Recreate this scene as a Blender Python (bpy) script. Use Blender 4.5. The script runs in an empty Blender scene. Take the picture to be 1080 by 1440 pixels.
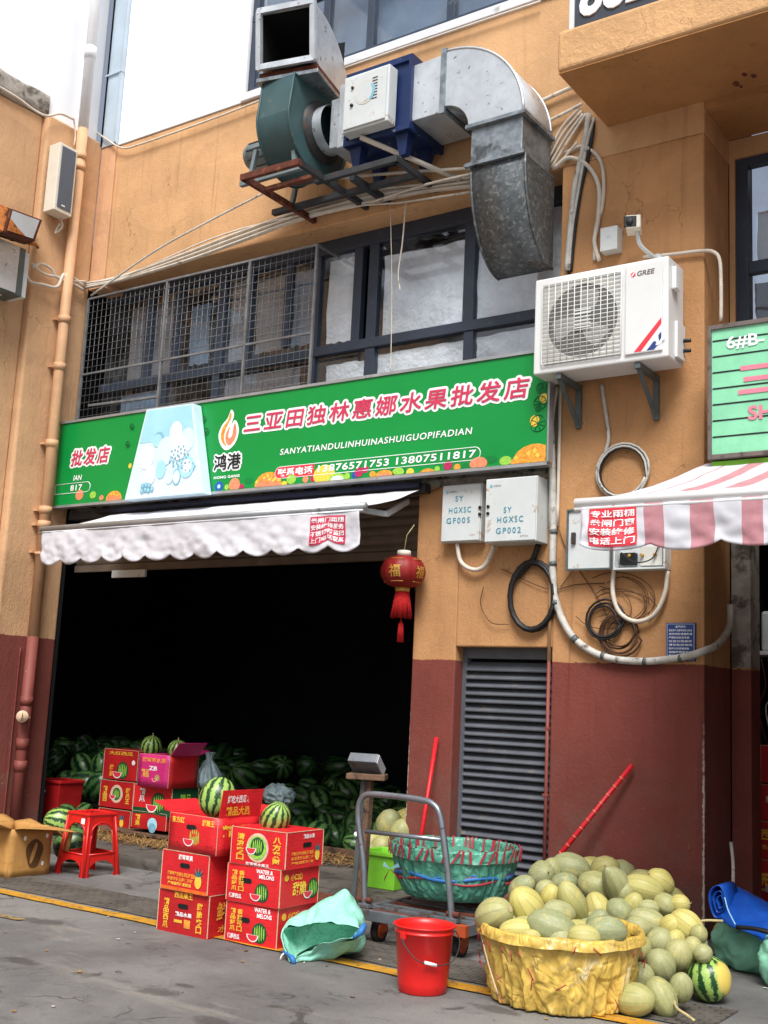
import bpy, math, random
from mathutils import Vector, Matrix, noise
random.seed(7)
SC = bpy.context.scene
COL = SC.collection
PI = math.pi
rad = math.radians

# ------------------------------------------------------------------ camera frame (world: X along the shopfront, Y into it, Z up)
F, CH = 1603.0, 1.35
def _n(v): return Vector(v).normalized()
_z = _n((450, -9420, F)); _mx = _n((-2340, 161, F)); _mx = (_mx - _z*_mx.dot(_z)).normalized()
CX = -_mx; CZ = _z; CY = CZ.cross(CX)
def ray(px, py):
    c = Vector((px-540, py-720, F)); return Vector((CX.dot(c), CY.dot(c), CZ.dot(c)))
def WY(px, py, Y): r = ray(px, py); t = Y/r.y; return Vector((r.x*t, Y, CH+r.z*t))
def WX(px, py, X): r = ray(px, py); t = X/r.x; return Vector((X, r.y*t, CH+r.z*t))
def GZ(px, py, Z=0.0): r = ray(px, py); t = (Z-CH)/r.z; return Vector((r.x*t, r.y*t, Z))

cam = bpy.data.cameras.new('camera'); co = bpy.data.objects.new('camera', cam); COL.objects.link(co)
cam.sensor_fit = 'VERTICAL'; cam.sensor_height = 36; cam.lens = 36*F/1440; cam.clip_end = 500; cam.clip_start = .05
right = Vector((CX.x, CY.x, CZ.x)); up = -Vector((CX.y, CY.y, CZ.y)); back = -Vector((CX.z, CY.z, CZ.z))
m = Matrix((right, up, back)).transposed().to_4x4(); m.translation = (0, 0, CH); co.matrix_world = m
SC.camera = co

# ------------------------------------------------------------------ materials
def lin(c):
    return tuple((x/12.92 if x <= .04045 else ((x+.055)/1.055)**2.4) for x in c)
def hexc(h): return lin(tuple(int(h[i:i+2], 16)/255 for i in (0, 2, 4)))
MATS = {}
class NT:
    def __init__(s, name):
        s.m = bpy.data.materials.new(name); s.m.use_nodes = True; s.t = s.m.node_tree; s.t.nodes.clear()
        s.out = s.n('ShaderNodeOutputMaterial')
    def n(s, typ, **k):
        nd = s.t.nodes.new(typ)
        for a, b in k.items(): setattr(nd, a, b)
        return nd
    def l(s, a, b): s.t.links.new(a, b)
    def setin(s, sock, v):
        if hasattr(v, 'is_output') or isinstance(v, bpy.types.NodeSocket): s.l(v, sock)
        elif isinstance(v, tuple) and len(v) == 3 and sock.type == 'RGBA': sock.default_value = (*v, 1)
        else: sock.default_value = v
    def coord(s, kind='Object', scale=(1, 1, 1)):
        if kind == 'World': o = s.n('ShaderNodeNewGeometry').outputs['Position']
        else: o = s.n('ShaderNodeTexCoord').outputs[kind]
        if scale != (1, 1, 1):
            mp = s.n('ShaderNodeMapping'); mp.inputs['Scale'].default_value = scale; s.l(o, mp.inputs['Vector']); o = mp.outputs[0]
        return o
    def noise(s, co, scale, detail=4, rough=.55, dist=0):
        k = s.n('ShaderNodeTexNoise'); s.l(co, k.inputs['Vector']); k.inputs['Scale'].default_value = scale
        k.inputs['Detail'].default_value = detail; k.inputs['Roughness'].default_value = rough; k.inputs['Distortion'].default_value = dist
        return k.outputs['Fac']
    def math(s, op, a, b=0.0, c=0.0, clamp=False):
        k = s.n('ShaderNodeMath', operation=op, use_clamp=clamp)
        s.setin(k.inputs[0], a); s.setin(k.inputs[1], b)
        if op in ('SMOOTH_MIN', 'MULTIPLY_ADD', 'COMPARE'): s.setin(k.inputs[2], c)
        return k.outputs[0]
    def ramp(s, f, lo, hi):
        k = s.n('ShaderNodeMapRange'); k.clamp = True; k.interpolation_type = 'SMOOTHSTEP'
        s.setin(k.inputs[0], f); k.inputs[1].default_value = lo; k.inputs[2].default_value = hi
        return k.outputs[0]
    def mix(s, f, a, b):
        k = s.n('ShaderNodeMix', data_type='RGBA'); s.setin(k.inputs[0], f); s.setin(k.inputs[6], a); s.setin(k.inputs[7], b)
        return k.outputs[2]
    def sep(s, co): k = s.n('ShaderNodeSeparateXYZ'); s.l(co, k.inputs[0]); return k.outputs
    def bsdf(s, col, rough=.7, metal=0.0, spec=.5, bump=None, bs=.3, bd=.01, **kw):
        b = s.n('ShaderNodeBsdfPrincipled'); s.setin(b.inputs['Base Color'], col); s.setin(b.inputs['Roughness'], rough)
        s.setin(b.inputs['Metallic'], metal); b.inputs['Specular IOR Level'].default_value = spec
        for a, v in kw.items(): s.setin(b.inputs[a], v)
        if bump is not None:
            k = s.n('ShaderNodeBump'); k.inputs['Strength'].default_value = bs; k.inputs['Distance'].default_value = bd
            s.l(bump, k.inputs['Height']); s.l(k.outputs[0], b.inputs['Normal'])
        s.l(b.outputs[0], s.out.inputs[0]); return s.m
def sc(c, f): return tuple(min(1, x*f) for x in c)
def mat(name, col, rough=.65, metal=0.0, var=.12, vs=6, bs=0.0, bscale=80, bd=.004, dirt=None, spec=.4, kind='Object', **kw):
    """plain procedural surface: colour mottling, optional dirt (colour, scale, lo, hi), bump"""
    if name in MATS: return MATS[name]
    c = hexc(col) if isinstance(col, str) else col
    t = NT(name); co = t.coord(kind)
    n1 = t.noise(co, vs, 5, .6)
    out = t.mix(t.ramp(n1, .3, .7), sc(c, 1-var), sc(c, 1+var))
    r = rough
    if dirt:
        dc, ds, lo, hi = dirt
        out = t.mix(t.ramp(t.noise(co, ds, 7, .65, .3), lo, hi), out, hexc(dc))
    r = t.math('MULTIPLY_ADD', n1, .25, rough-.12, True)
    b = t.noise(co, bscale, 3, .6) if bs else None
    MATS[name] = t.bsdf(out, r, metal, spec, b, bs, bd, **kw); return MATS[name]

def mat_stucco(name, top, bot, zsplit, coarse=1.0, edges=()):
    t = NT(name); co = t.coord('World'); x, y, z = t.sep(co)[:3]
    stretch = t.coord('World', (2.2, 2.2, .35))
    n = t.noise(co, 1.3, 6, .6); st = t.noise(stretch, 2.5, 6, .65, .4); fine = t.noise(co, 42, 3, .6)
    def tone(c, k=.14):
        a = t.mix(t.ramp(n, .3, .72), sc(c, 1-k), sc(c, 1+k*.7))
        a = t.mix(t.math('MULTIPLY', t.ramp(st, .5, .8), .45), a, sc((c[0]*.62, c[1]*.58, c[2]*.52), 1))
        a = t.mix(t.math('MULTIPLY', t.ramp(fine, .52, .75), .28), a, sc(c, 1.25))
        drip = t.noise(t.coord('World', (7, 7, .3)), 1.6, 6, .75, .2)
        a = t.mix(t.math('MULTIPLY', t.ramp(drip, .56, .72), .5), a, (c[0]*.45, c[1]*.42, c[2]*.4))
        a = t.mix(t.math('MULTIPLY', t.ramp(t.noise(t.coord('World', (1, 1, 1.7)), .8, 3, .5, 1.5), .55, .58), .16), a, sc(c, 1.4))
        a = t.mix(t.math('MULTIPLY', t.ramp(t.noise(co, 13, 6, .8), .74, .755), .75), a, (c[0]*.3, c[1]*.25, c[2]*.22))
        a = t.mix(t.math('MULTIPLY', t.ramp(t.noise(co, 17, 6, .8), .75, .765), .6), a, hexc('d9cdbd'))
        return a
    a = tone(hexc(top))
    if bot:
        ze = t.math('ADD', z, t.math('MULTIPLY', t.noise(co, 9, 3), .022))
        b = tone(hexc(bot), .12)
        scf = t.noise(t.coord('World', (1, 1, 1.4)), 11, 8, .75, 1.2)
        low = t.ramp(z, 1.3, .2)
        thr = t.math('SUBTRACT', scf, t.math('MULTIPLY', low, -.05))
        b = t.mix(t.math('MULTIPLY', t.ramp(thr, .69, .705), .8), b, hexc('b59b88'))
        dusty = t.math('MULTIPLY', t.ramp(t.noise(co, 3.2, 6, .7), .42, .7), t.ramp(z, 1.5, 0))
        b = t.mix(t.math('MULTIPLY', dusty, .65), b, hexc('6f5a50'))
        ze = t.math('ADD', ze, t.math('MULTIPLY', t.ramp(t.noise(co, 30, 5, .7), .5, .8), -.02))
        a = t.mix(t.ramp(ze, zsplit+.006, zsplit+.014), b, a)
    for ex, w, ey in edges:   # chipped corners: pale plaster along an arris
        d = t.math('ADD', t.math('ABSOLUTE', t.math('SUBTRACT', x, ex)), t.math('ABSOLUTE', t.math('SUBTRACT', y, ey)))
        near = t.ramp(t.math('ADD', d, t.math('MULTIPLY', t.noise(co, 24, 5, .7), w*2.2)), w*1.9, w*1.6)
        near = t.math('MULTIPLY', near, t.ramp(z, 1.5, .9))
        a = t.mix(near, a, hexc('c9bdb0'))
    vo = t.n('ShaderNodeTexVoronoi', feature='DISTANCE_TO_EDGE'); vd = t.n('ShaderNodeVectorMath', operation='ADD'); vn = t.n('ShaderNodeTexNoise'); vn.inputs['Scale'].default_value = 2.5; vn.inputs['Detail'].default_value = 7
    t.l(co, vn.inputs['Vector']); t.l(co, vd.inputs[0]); t.l(vn.outputs['Color'], vd.inputs[1]); t.l(vd.outputs[0], vo.inputs['Vector']); vo.inputs['Scale'].default_value = 1.3
    crk = t.math('MULTIPLY', t.ramp(vo.outputs['Distance'], .007, .002), t.ramp(t.noise(co, 1.1, 3), .54, .6))
    a = t.mix(t.math('MULTIPLY', crk, .42), a, hexc('4a3020'))
    h = t.math('ADD', t.math('MULTIPLY', t.noise(co, 60*coarse, 4, .65), .6), t.math('MULTIPLY', t.noise(t.coord('World', (1, 1, .5)), 22*coarse, 3, .6), .8))
    MATS[name] = t.bsdf(a, .85, 0, .25, h, .55, .012/coarse); return MATS[name]

mat_stucco('orange_stucco', 'bb8c60', '7a4038', 1.71, edges=((-2.51, .016, 7.294), (-4.77, .012, 7.3)))
mat_stucco('orange_stucco_wing', 'cca37c', '7e443c', 1.835)
mat_stucco('orange_plaster', 'cba074', None, 0)
mat_stucco('orange_rough', 'cda274', None, 0, coarse=.45)
mat_stucco('pale_orange', 'cfa27c', '7a3a33', 1.75)
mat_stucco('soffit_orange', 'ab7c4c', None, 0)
mat('white_render', 'f2f3f6', .8, var=.04, vs=.8, bs=.15, bscale=30)
mat('grey_cement', '9c958c', .9, var=.2, vs=9, bs=.6, bscale=35, bd=.01, dirt=('5b554e', 5, .5, .62))
mat('flash_metal', 'bccbd6', .45, metal=.3, var=.08, vs=2)
mat('window_frame', '384251', .4, metal=.1, var=.1, vs=4, dirt=('6b7078', 7, .6, .75))
mat('cage_metal', '7c7e80', .5, metal=.3, var=.2, vs=10, dirt=('5e4a3a', 16, .66, .76))
mat('white_sill', 'd9dbde', .7, var=.05, dirt=('9b9c99', 6, .58, .75))
mat('sheet_white', 'e6ebee', .8, var=.06, vs=2.5, bs=.9, bscale=7, bd=.05)
mat('sheet_warm', '74767a', .8, var=.25, vs=2, bs=.5, bscale=6, bd=.03)
mat('sheet_blue', '6e8296', .7, var=.2, vs=2)
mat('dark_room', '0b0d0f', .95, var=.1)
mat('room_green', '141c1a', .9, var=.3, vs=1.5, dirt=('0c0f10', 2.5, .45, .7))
mat('louvre_grey', '5b5f66', .55, metal=.1, var=.12, vs=5, dirt=('7b736a', 9, .56, .75))
mat('shutter_brown', '6e6153', .6, metal=.2, var=.15, vs=6, dirt=('8c8071', 4, .6, .7))
mat('galv', '8f979c', .42, metal=.75, var=.3, vs=14, bs=.15, bscale=20, dirt=('56595a', 5, .52, .68), spec=.5)
mat('galv_light', 'c4cacf', .4, metal=.45, var=.12, vs=5, bs=.15, bscale=7, bd=.01, dirt=('6e6a62', 14, .6, .66))
mat('galv_dark', '62686b', .5, metal=.55, var=.25, vs=22, bs=.15, bscale=30, dirt=('8c8f8e', 30, .52, .62))
mat('fan_green', '3a5558', .5, metal=.1, var=.14, vs=4, dirt=('7d7765', 7, .6, .75))
mat('fan_grey', '768386', .5, metal=.2, var=.14, vs=6)
mat('rust', '5d3022', .85, var=.35, vs=18, bs=.4, bscale=40, dirt=('8e5a34', 12, .55, .7))
mat('rust_bright', 'b26a30', .85, var=.4, vs=14, bs=.4, bscale=30, dirt=('5c2f1a', 12, .5, .6))
mat('dark_steel', '37393c', .6, metal=.2, var=.2, vs=8, dirt=('4e3a2c', 9, .55, .65))
mat('blue_paint', '172c58', .45, metal=.1, var=.12, vs=6, dirt=('79828d', 12, .62, .7))
mat('panel_white', 'c9cfcf', .5, var=.05, vs=4, dirt=('a98868', 9, .6, .72))
mat('ac_white', 'd9dbda', .42, var=.03, vs=3, dirt=('b2ab9c', 6, .62, .85))
mat('ac_grille', 'c9c9c2', .5, var=.05)
mat('ac_dark', '6b6a66', .7, var=.2, vs=20)
mat('ac_fan', 'a3a29d', .6, var=.1)
mat('bracket_grey', '5a6363', .5, metal=.2, var=.15)
mat('black_plastic', '17181a', .45, var=.2)
mat('black_cable', '1c1c1e', .5, var=.2)
mat('white_cable', 'cfc6b8', .6, var=.1, vs=10, dirt=('8a7c68', 12, .58, .75))
mat('grey_cable', 'bdbbb4', .6, var=.15, vs=12, dirt=('5e574d', 14, .55, .7))
mat('wire_brown', '4a3020', .7, var=.2)
mat('sign_green', '058c3e', .38, var=.05, vs=1.2, bs=.05, bscale=5)
mat('sign_dkgreen', '067a38', .4, var=.05)
mat('alu', 'a9adb0', .4, metal=.5, var=.1, dirt=('6f6c68', 9, .6, .75))
mat('white_print', 'f1f4f4', .45, var=.02)
mat('crimson_print', 'c93a5a', .45, var=.12, vs=30)
mat('red_print', 'e03a48', .45, var=.06)
mat('orange_print', 'ee9a3c', .45, var=.3, vs=40)
mat('yellow_print', 'f2c84a', .45, var=.15, vs=40)
mat('peach_print', 'e88a66', .45, var=.2, vs=40)
mat('berry_print', 'b22a5a', .45, var=.3, vs=90)
mat('blue_print', '2456a0', .45, var=.3, vs=60)
mat('lime_print', '93c84c', .45, var=.2, vs=60)
mat('black_print', '161a1c', .5, var=.1)
mat('gold_print', 'e8b83e', .5, var=.1)
mat('sky_print', 'a5dbee', .4, var=.08, vs=3)
mat('paleblue_print', 'cfe9f4', .4, var=.05)
mat('midblue_print', '7fb6cc', .4, var=.15, vs=30)
mat('teal_stencil', '2b8aa0', .5, var=.15, vs=50)
mat('navy_plate', '23407f', .45, var=.1)
mat('pipe_paint', 'cba079', .6, var=.08, vs=5, bs=.2, bscale=20, dirt=('e6cfae', 10, .66, .72))
mat('pipe_white', 'dcdcde', .5, var=.04, dirt=('9d9c98', 9, .66, .75))
mat('pipe_red', '80423a', .6, var=.1, vs=6, bs=.2, dirt=('c3aa98', 8, .67, .7))
mat('speaker_grille', '545c66', .6, var=.08, vs=60)
mat('speaker_case', 'd8d3c4', .5, var=.04)
mat('red_plastic', 'd61f1c', .35, var=.06, vs=9, spec=.5, dirt=('8c2a20', 14, .62, .8))
mat('stool_red', 'c8201c', .35, var=.06, vs=9, spec=.5)
mat('red_pole', 'd0202a', .4, var=.1, vs=30)
mat('lime_plastic', '7ecb38', .4, var=.08, vs=9)
mat('lantern_red', '861818', .55, var=.12, vs=20)
mat('tassel_red', 'b01418', .8, var=.25, vs=60)
mat('gold', 'c69a48', .4, metal=.4, var=.12)
mat('carton_red', 'd02328', .55, var=.08, vs=6, bs=.08, bscale=12, dirt=('a81a20', 5, .55, .8))
mat('carton_red2', 'b81c24', .55, var=.1, vs=6, dirt=('8c1018', 5, .55, .8))
mat('carton_pink', 'cf2e78', .5, var=.08, vs=6)
mat('carton_green', '164a2c', .55, var=.1, vs=6)
mat('carton_orange', 'e06a28', .5, var=.2, vs=12)
mat('carton_edge', 'd4b79a', .8, var=.15, vs=30)
mat('cardboard', 'b98a4c', .85, var=.12, vs=5, bs=.1, bscale=25, dirt=('7e5628', 5, .55, .75))
mat('cardboard_dark', '5d3f22', .85, var=.15, vs=6)
mat('wood_old', '6b5240', .85, var=.25, vs=14, bs=.4, bscale=30, dirt=('392c24', 10, .5, .65))
mat('steel_tube', '8b9098', .3, metal=.7, var=.12, vs=9, dirt=('6a4a38', 16, .6, .7))
mat('steel_plate', '74797f', .45, metal=.4, var=.15, vs=9, dirt=('5b4436', 8, .52, .65))
mat('orange_caster', 'a5461e', .6, var=.15)
mat('rubber', '1d1c1b', .8, var=.2)
mat('teal_tarp', '4d8d78', .5, var=.14, vs=6, bs=.4, bscale=16, bd=.012)
mat('mint_cloth', '93d6c0', .55, var=.08, vs=6, bs=.8, bscale=11, bd=.03)
mat('sack_green', '92d6b6', .6, var=.12, vs=8, bs=.4, bscale=16, bd=.01)
mat('tarp_red', 'a23040', .55, var=.1)
mat('tarp_blue', '2f6fae', .5, var=.15)
mat('blue_tarp', '1350b0', .45, var=.12, vs=8, bs=.5, bscale=14, bd=.012)
mat('straw', '9a7848', .95, var=.3, vs=20)
mat('awning_white', 'cfcfd6', .75, var=.06, vs=4, bs=.25, bscale=4, bd=.03, dirt=('a5a2a5', 5, .55, .8))
mat('awning_pink', 'b9838a', .75, var=.1, vs=12, bs=.3, bscale=7, bd=.02)
mat('navy_cloth', '14182c', .8, var=.2)
mat('bag_clear', '8ea3a8', .35, var=.2, vs=12, bs=.8, bscale=18, bd=.02)
mat('sign_mint', '86cfa6', .4, var=.1, vs=5, dirt=('5f9c68', 11, .68, .74))
mat('sign_lime', '6fae2c', .4, var=.2, vs=5)
mat('frame_brown', '6c625e', .5, metal=.2, var=.15, dirt=('3f3835', 10, .55, .7))
mat('pink_print', 'de7f92', .5, var=.06)
mat('dark_board', '3a3f4a', .6, var=.12)
mat('stem_dry', 'b0a276', .85, var=.2, vs=40)
mat('concrete_floor', '56514b', .9, var=.25, vs=3, bs=.4, bscale=40, dirt=('3a3632', 4, .5, .62))

def mat_carton(name, col):
    t = NT(name); co = t.coord('World'); c = hexc(col)
    a = t.mix(t.ramp(t.noise(co, 5, 5, .6), .3, .7), sc(c, .86), sc(c, 1.08))
    a = t.mix(t.math('MULTIPLY', t.ramp(t.noise(co, 9, 6, .7), .56, .72), .35), a, sc(c, .5))
    a = t.mix(t.math('MULTIPLY', t.ramp(t.noise(t.coord('World', (1, 1, 3)), 30, 7, .8, 1), .66, .72), .55), a, hexc('c98a7c'))
    h = t.math('ADD', t.noise(co, 7, 3), t.math('MULTIPLY', t.noise(t.coord('World', (1, 1, 4)), 18, 3), .4))
    MATS[name] = t.bsdf(a, t.math('MULTIPLY_ADD', t.noise(co, 12), .3, .32, True), 0, .45, h, .5, .012)
del MATS['carton_red'], MATS['carton_red2'], MATS['carton_pink']
mat_carton('carton_red', 'd4222a'); mat_carton('carton_red2', 'b81e22'); mat_carton('carton_pink', 'cf2e78')
def mat_sheet(name, col, c2):      # creased woven plastic for the two tarpaulin-lined baskets
    t = NT(name); co = t.coord('Object', (1, 1, .45)); c = hexc(col)
    n = t.noise(co, 7, 6, .6, 1.2); w = t.noise(t.coord('Object'), 70, 2)
    a = t.mix(t.ramp(n, .35, .68), sc(c, .8), sc(c, 1.15))
    a = t.mix(t.math('MULTIPLY', t.ramp(t.noise(co, 4.5, 5, .7, 2), .56, .7), .8), a, hexc(c2))
    rot = t.n('ShaderNodeMapping'); rot.inputs['Rotation'].default_value = (.5, .7, .3); rot.inputs['Scale'].default_value = (1, .3, 1); t.l(t.coord('Object'), rot.inputs['Vector'])
    r1 = t.math('ABSOLUTE', t.math('SUBTRACT', t.noise(rot.outputs[0], 9, 2, .5, .6), .5)); r2 = t.math('ABSOLUTE', t.math('SUBTRACT', t.noise(t.coord('Object', (1, 1, .35)), 13, 2, .5, .5), .5))
    h = t.math('MULTIPLY', t.math('ADD', t.math('MINIMUM', r1, .12), t.math('MINIMUM', r2, .1)), 4.0)
    MATS[name] = t.bsdf(a, .38, 0, .5, h, .7, .014)
mat_sheet('yellow_sheet', 'd2b055', 'e6dab2')
mat_sheet('teal_sheet', '569c86', '7cbca6')

def mat_glass(name, tint, refl=.06):
    t = NT(name); g = t.n('ShaderNodeBsdfGlossy'); g.inputs['Roughness'].default_value = .04
    g.inputs['Color'].default_value = (*tint, 1)
    tr = t.n('ShaderNodeBsdfTransparent'); tr.inputs['Color'].default_value = (.97, .985, 1, 1)
    fr = t.n('ShaderNodeLayerWeight'); fr.inputs['Blend'].default_value = .5
    dust = t.n('ShaderNodeBsdfDiffuse'); dust.inputs['Color'].default_value = (.35, .37, .4, 1)
    f = t.math('ADD', t.math('MULTIPLY', t.math('POWER', fr.outputs['Facing'], 4.0), .75), refl, clamp=True)
    mx = t.n('ShaderNodeMixShader'); t.l(f, mx.inputs[0]); t.l(tr.outputs[0], mx.inputs[1]); t.l(g.outputs[0], mx.inputs[2])
    m2 = t.n('ShaderNodeMixShader'); co = t.coord('World')
    t.l(t.math('MULTIPLY', t.ramp(t.noise(co, 3, 6, .7), .35, .8), .14), m2.inputs[0]); t.l(mx.outputs[0], m2.inputs[1]); t.l(dust.outputs[0], m2.inputs[2])
    t.l(m2.outputs[0], t.out.inputs[0]); MATS[name] = t.m
mat_glass('glass', (.8, .85, .92)); mat_glass('glass_upper', (.62, .68, .78), .12)

def mat_melon(name, kind):
    t = NT(name); co = t.coord('Object'); x, y, z = t.sep(co)[:3]
    rnd = t.n('ShaderNodeObjectInfo').outputs['Random']
    ang = t.math('ARCTAN2', y, x)
    off = t.n('ShaderNodeVectorMath', operation='ADD'); t.l(co, off.inputs[0])
    cmb = t.n('ShaderNodeCombineXYZ'); t.l(t.math('MULTIPLY', rnd, 37.0), cmb.inputs[0]); t.l(cmb.outputs[0], off.inputs[1]); co2 = off.outputs[0]
    if kind == 'pale':
        nb = 10
        a = t.mix(t.ramp(rnd, .25, .8), hexc('9c9d70'), hexc('c0b568'))
        r2 = t.math('FRACT', t.math('MULTIPLY', rnd, 7.31))
        a = t.mix(t.math('MULTIPLY', t.ramp(r2, .55, .95), .65), a, hexc('7f8a68'))
        st = t.math('COSINE', t.math('ADD', t.math('MULTIPLY', ang, nb), t.math('MULTIPLY', t.noise(co2, 14, 3), 1.2)))
        a = t.mix(t.math('MULTIPLY', t.ramp(st, .72, 1.0), .45), a, hexc('7c8250'))
        a = t.mix(t.math('MULTIPLY', t.ramp(t.noise(co2, 9, 5, .6), .5, .8), .5), a, hexc('c6bf82'))
        a = t.mix(t.math('MULTIPLY', t.ramp(t.noise(co2, 90, 3, .7), .62, .75), .3), a, hexc('8a8458'))
        a = t.mix(t.math('MULTIPLY', t.ramp(t.noise(co2, 16, 6, .75), .66, .72), .7), a, hexc('75624a'))
        vo = t.n('ShaderNodeTexVoronoi', feature='DISTANCE_TO_EDGE'); t.l(co2, vo.inputs['Vector']); vo.inputs['Scale'].default_value = 26
        a = t.mix(t.math('MULTIPLY', t.math('MULTIPLY', t.ramp(vo.outputs['Distance'], .06, .0), t.ramp(t.noise(co2, 3, 3), .5, .6)), .35), a, hexc('d8d2aa'))
        a = t.mix(t.math('MULTIPLY', t.ramp(t.noise(co2, 2.2, 5, .65, .6), .56, .7), .5), a, hexc('ccb868'))
        a = t.mix(t.math('MULTIPLY', t.ramp(t.noise(co2, 3.1, 6, .7, .8), .64, .7), .6), a, hexc('6f7a4e'))
        h = t.noise(co2, 60, 3)
        MATS[name] = t.bsdf(a, .5, 0, .4, h, .15, .004)
    else:
        d = kind == 'dark'
        st = t.math('SINE', t.math('ADD', t.math('MULTIPLY', ang, 11 if not d else 8), t.math('MULTIPLY', t.noise(co2, 9, 5, .75), 7.5)))
        base = hexc('8fb455') if not d else t.mix(t.ramp(rnd, .2, .9), hexc('2f5428'), hexc('648c4c')); dk = hexc('1d4424') if not d else hexc('12301a')
        base = t.mix(t.ramp(t.noise(co2, 40, 4), .4, .7), base, hexc('a9bf6c') if not d else hexc('4f7340'))
        a = t.mix(t.ramp(st, -.15, .3), base, dk)
        yb = t.ramp(t.math('ADD', x, t.math('MULTIPLY', t.noise(co2, 5), .14)), .38, .46)
        a = t.mix(yb if kind == 'belly' else 0.0, a, hexc('d8c060'))
        MATS[name] = t.bsdf(a, .32, 0, .5, t.noise(co2, 30), .05, .004)
for n_, k_ in (('melon_pale', 'pale'), ('melon_stripe', 'light'), ('melon_dark', 'dark'), ('melon_belly', 'belly')): mat_melon(n_, k_)

def mat_ground():
    t = NT('asphalt'); co = t.coord('World')
    n = t.noise(co, .7, 7, .62, .4); f = t.noise(co, 160, 3, .7); m2 = t.noise(co, 4.5, 6, .7, .6)
    a = t.mix(t.ramp(n, .32, .68), hexc('5a5a5b'), hexc('83827f'))
    a = t.mix(t.math('MULTIPLY', t.ramp(m2, .52, .72), .5), a, hexc('403e3c'))
    a = t.mix(t.math('MULTIPLY', t.ramp(t.noise(co, 1.9, 5, .7, 1), .60, .66), .75), a, hexc('36332f'))
    a = t.mix(t.math('MULTIPLY', t.ramp(t.noise(t.coord('World', (1, 2.4, 1)), 6, 6, .75, 1.5), .66, .7), .6), a, hexc('2e2b29'))
    a = t.mix(t.math('MULTIPLY', t.ramp(f, .52, .7), .6), a, hexc('979189'))
    a = t.mix(t.math('MULTIPLY', t.ramp(t.noise(co, 95, 4, .8), .56, .68), .7), a, hexc('3a3734'))
    a = t.mix(t.math('MULTIPLY', t.ramp(t.noise(t.coord('World', (.5, 2.2, 1)), 1.3, 6, .7, .5), .54, .66), .5), a, hexc('8f8a81'))
    a = t.mix(t.math('MULTIPLY', t.ramp(t.noise(co, 24, 6, .8), .73, .745), .8), a, hexc('a59c90'))
    for px_, py_, rr_ in ((215, 1393, .13), (262, 1386, .06), (30, 1352, .12), (300, 1438, .12), (900, 1392, .07), (60, 1296, .16), (955, 1430, .09), (450, 1300, .2), (700, 1420, .12)):
        q_ = GZ(px_, py_); dv = t.n('ShaderNodeVectorMath', operation='DISTANCE'); t.l(t.coord('World', (1, 1.9, 1)), dv.inputs[0]); dv.inputs[1].default_value = (q_.x, q_.y*1.9, 0)
        dd_ = t.math('ADD', dv.outputs['Value'], t.math('MULTIPLY', t.math('SUBTRACT', t.noise(co, 7, 7, .75), .5), rr_*3.2))
        a = t.mix(t.math('MULTIPLY', t.ramp(dd_, rr_*1.25, rr_*.55), .6), a, hexc('37332f'))
    v = t.n('ShaderNodeTexVoronoi', feature='DISTANCE_TO_EDGE'); w = t.n('ShaderNodeVectorMath', operation='ADD')
    nn = t.n('ShaderNodeTexNoise'); nn.inputs['Scale'].default_value = 2.2; nn.inputs['Detail'].default_value = 6; t.l(co, nn.inputs['Vector'])
    s2 = t.n('ShaderNodeVectorMath', operation='SCALE'); s2.inputs['Scale'].default_value = .9; t.l(nn.outputs['Color'], s2.inputs[0])
    t.l(co, w.inputs[0]); t.l(s2.outputs[0], w.inputs[1]); t.l(w.outputs[0], v.inputs['Vector']); v.inputs['Scale'].default_value = .8
    crack = t.math('MULTIPLY', t.ramp(v.outputs['Distance'], .012, .003), t.ramp(t.noise(co, .9, 2), .5, .56))
    a = t.mix(t.math('MULTIPLY', crack, .8), a, hexc('2a2725'))
    h = t.math('SUBTRACT', t.math('ADD', t.math('MULTIPLY', f, .5), t.math('MULTIPLY', m2, 1.2)), t.math('MULTIPLY', crack, 1.5))
    r = t.math('MULTIPLY_ADD', m2, .5, .5, True)
    MATS['asphalt'] = t.bsdf(a, r, 0, .35, h, .7, .012)
    for nm, wide, thr in (('yellow_line', hexc('c08c26'), .535), ('worn_line', hexc('a88742'), .47)):
        t = NT(nm); co = t.coord('World')
        g = t.mix(t.ramp(t.noise(co, 5, 6), .35, .65), hexc('6c6862'), hexc('4c4946'))
        c = t.mix(t.ramp(t.noise(co, 8, 4), .3, .7), sc(wide, .85), sc(wide, 1.1))
        a = t.mix(t.ramp(t.noise(co, 26, 8, .75), thr, thr+.07), c, g)
        MATS[nm] = t.bsdf(a, .8, 0, .3, t.noise(co, 160), .3, .004)
    t = NT('stamped_paving'); co = t.coord('World')
    br = t.n('ShaderNodeTexBrick'); t.l(co, br.inputs['Vector']); br.inputs['Scale'].default_value = 6.5; br.inputs['Mortar Size'].default_value = .035
    br.inputs['Color1'].default_value = (*hexc('504c47'), 1); br.inputs['Color2'].default_value = (*hexc('605b55'), 1); br.inputs['Mortar'].default_value = (*hexc('38342f'), 1)
    a = t.mix(t.ramp(t.noise(co, 3, 6, .7, .8), .4, .62), br.outputs['Color'], hexc('625d56'))
    h = t.math('ADD', br.outputs['Fac'], t.noise(co, 60, 4))
    MATS['stamped_paving'] = t.bsdf(a, .85, 0, .3, h, .4, .01)
mat_ground()

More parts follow.
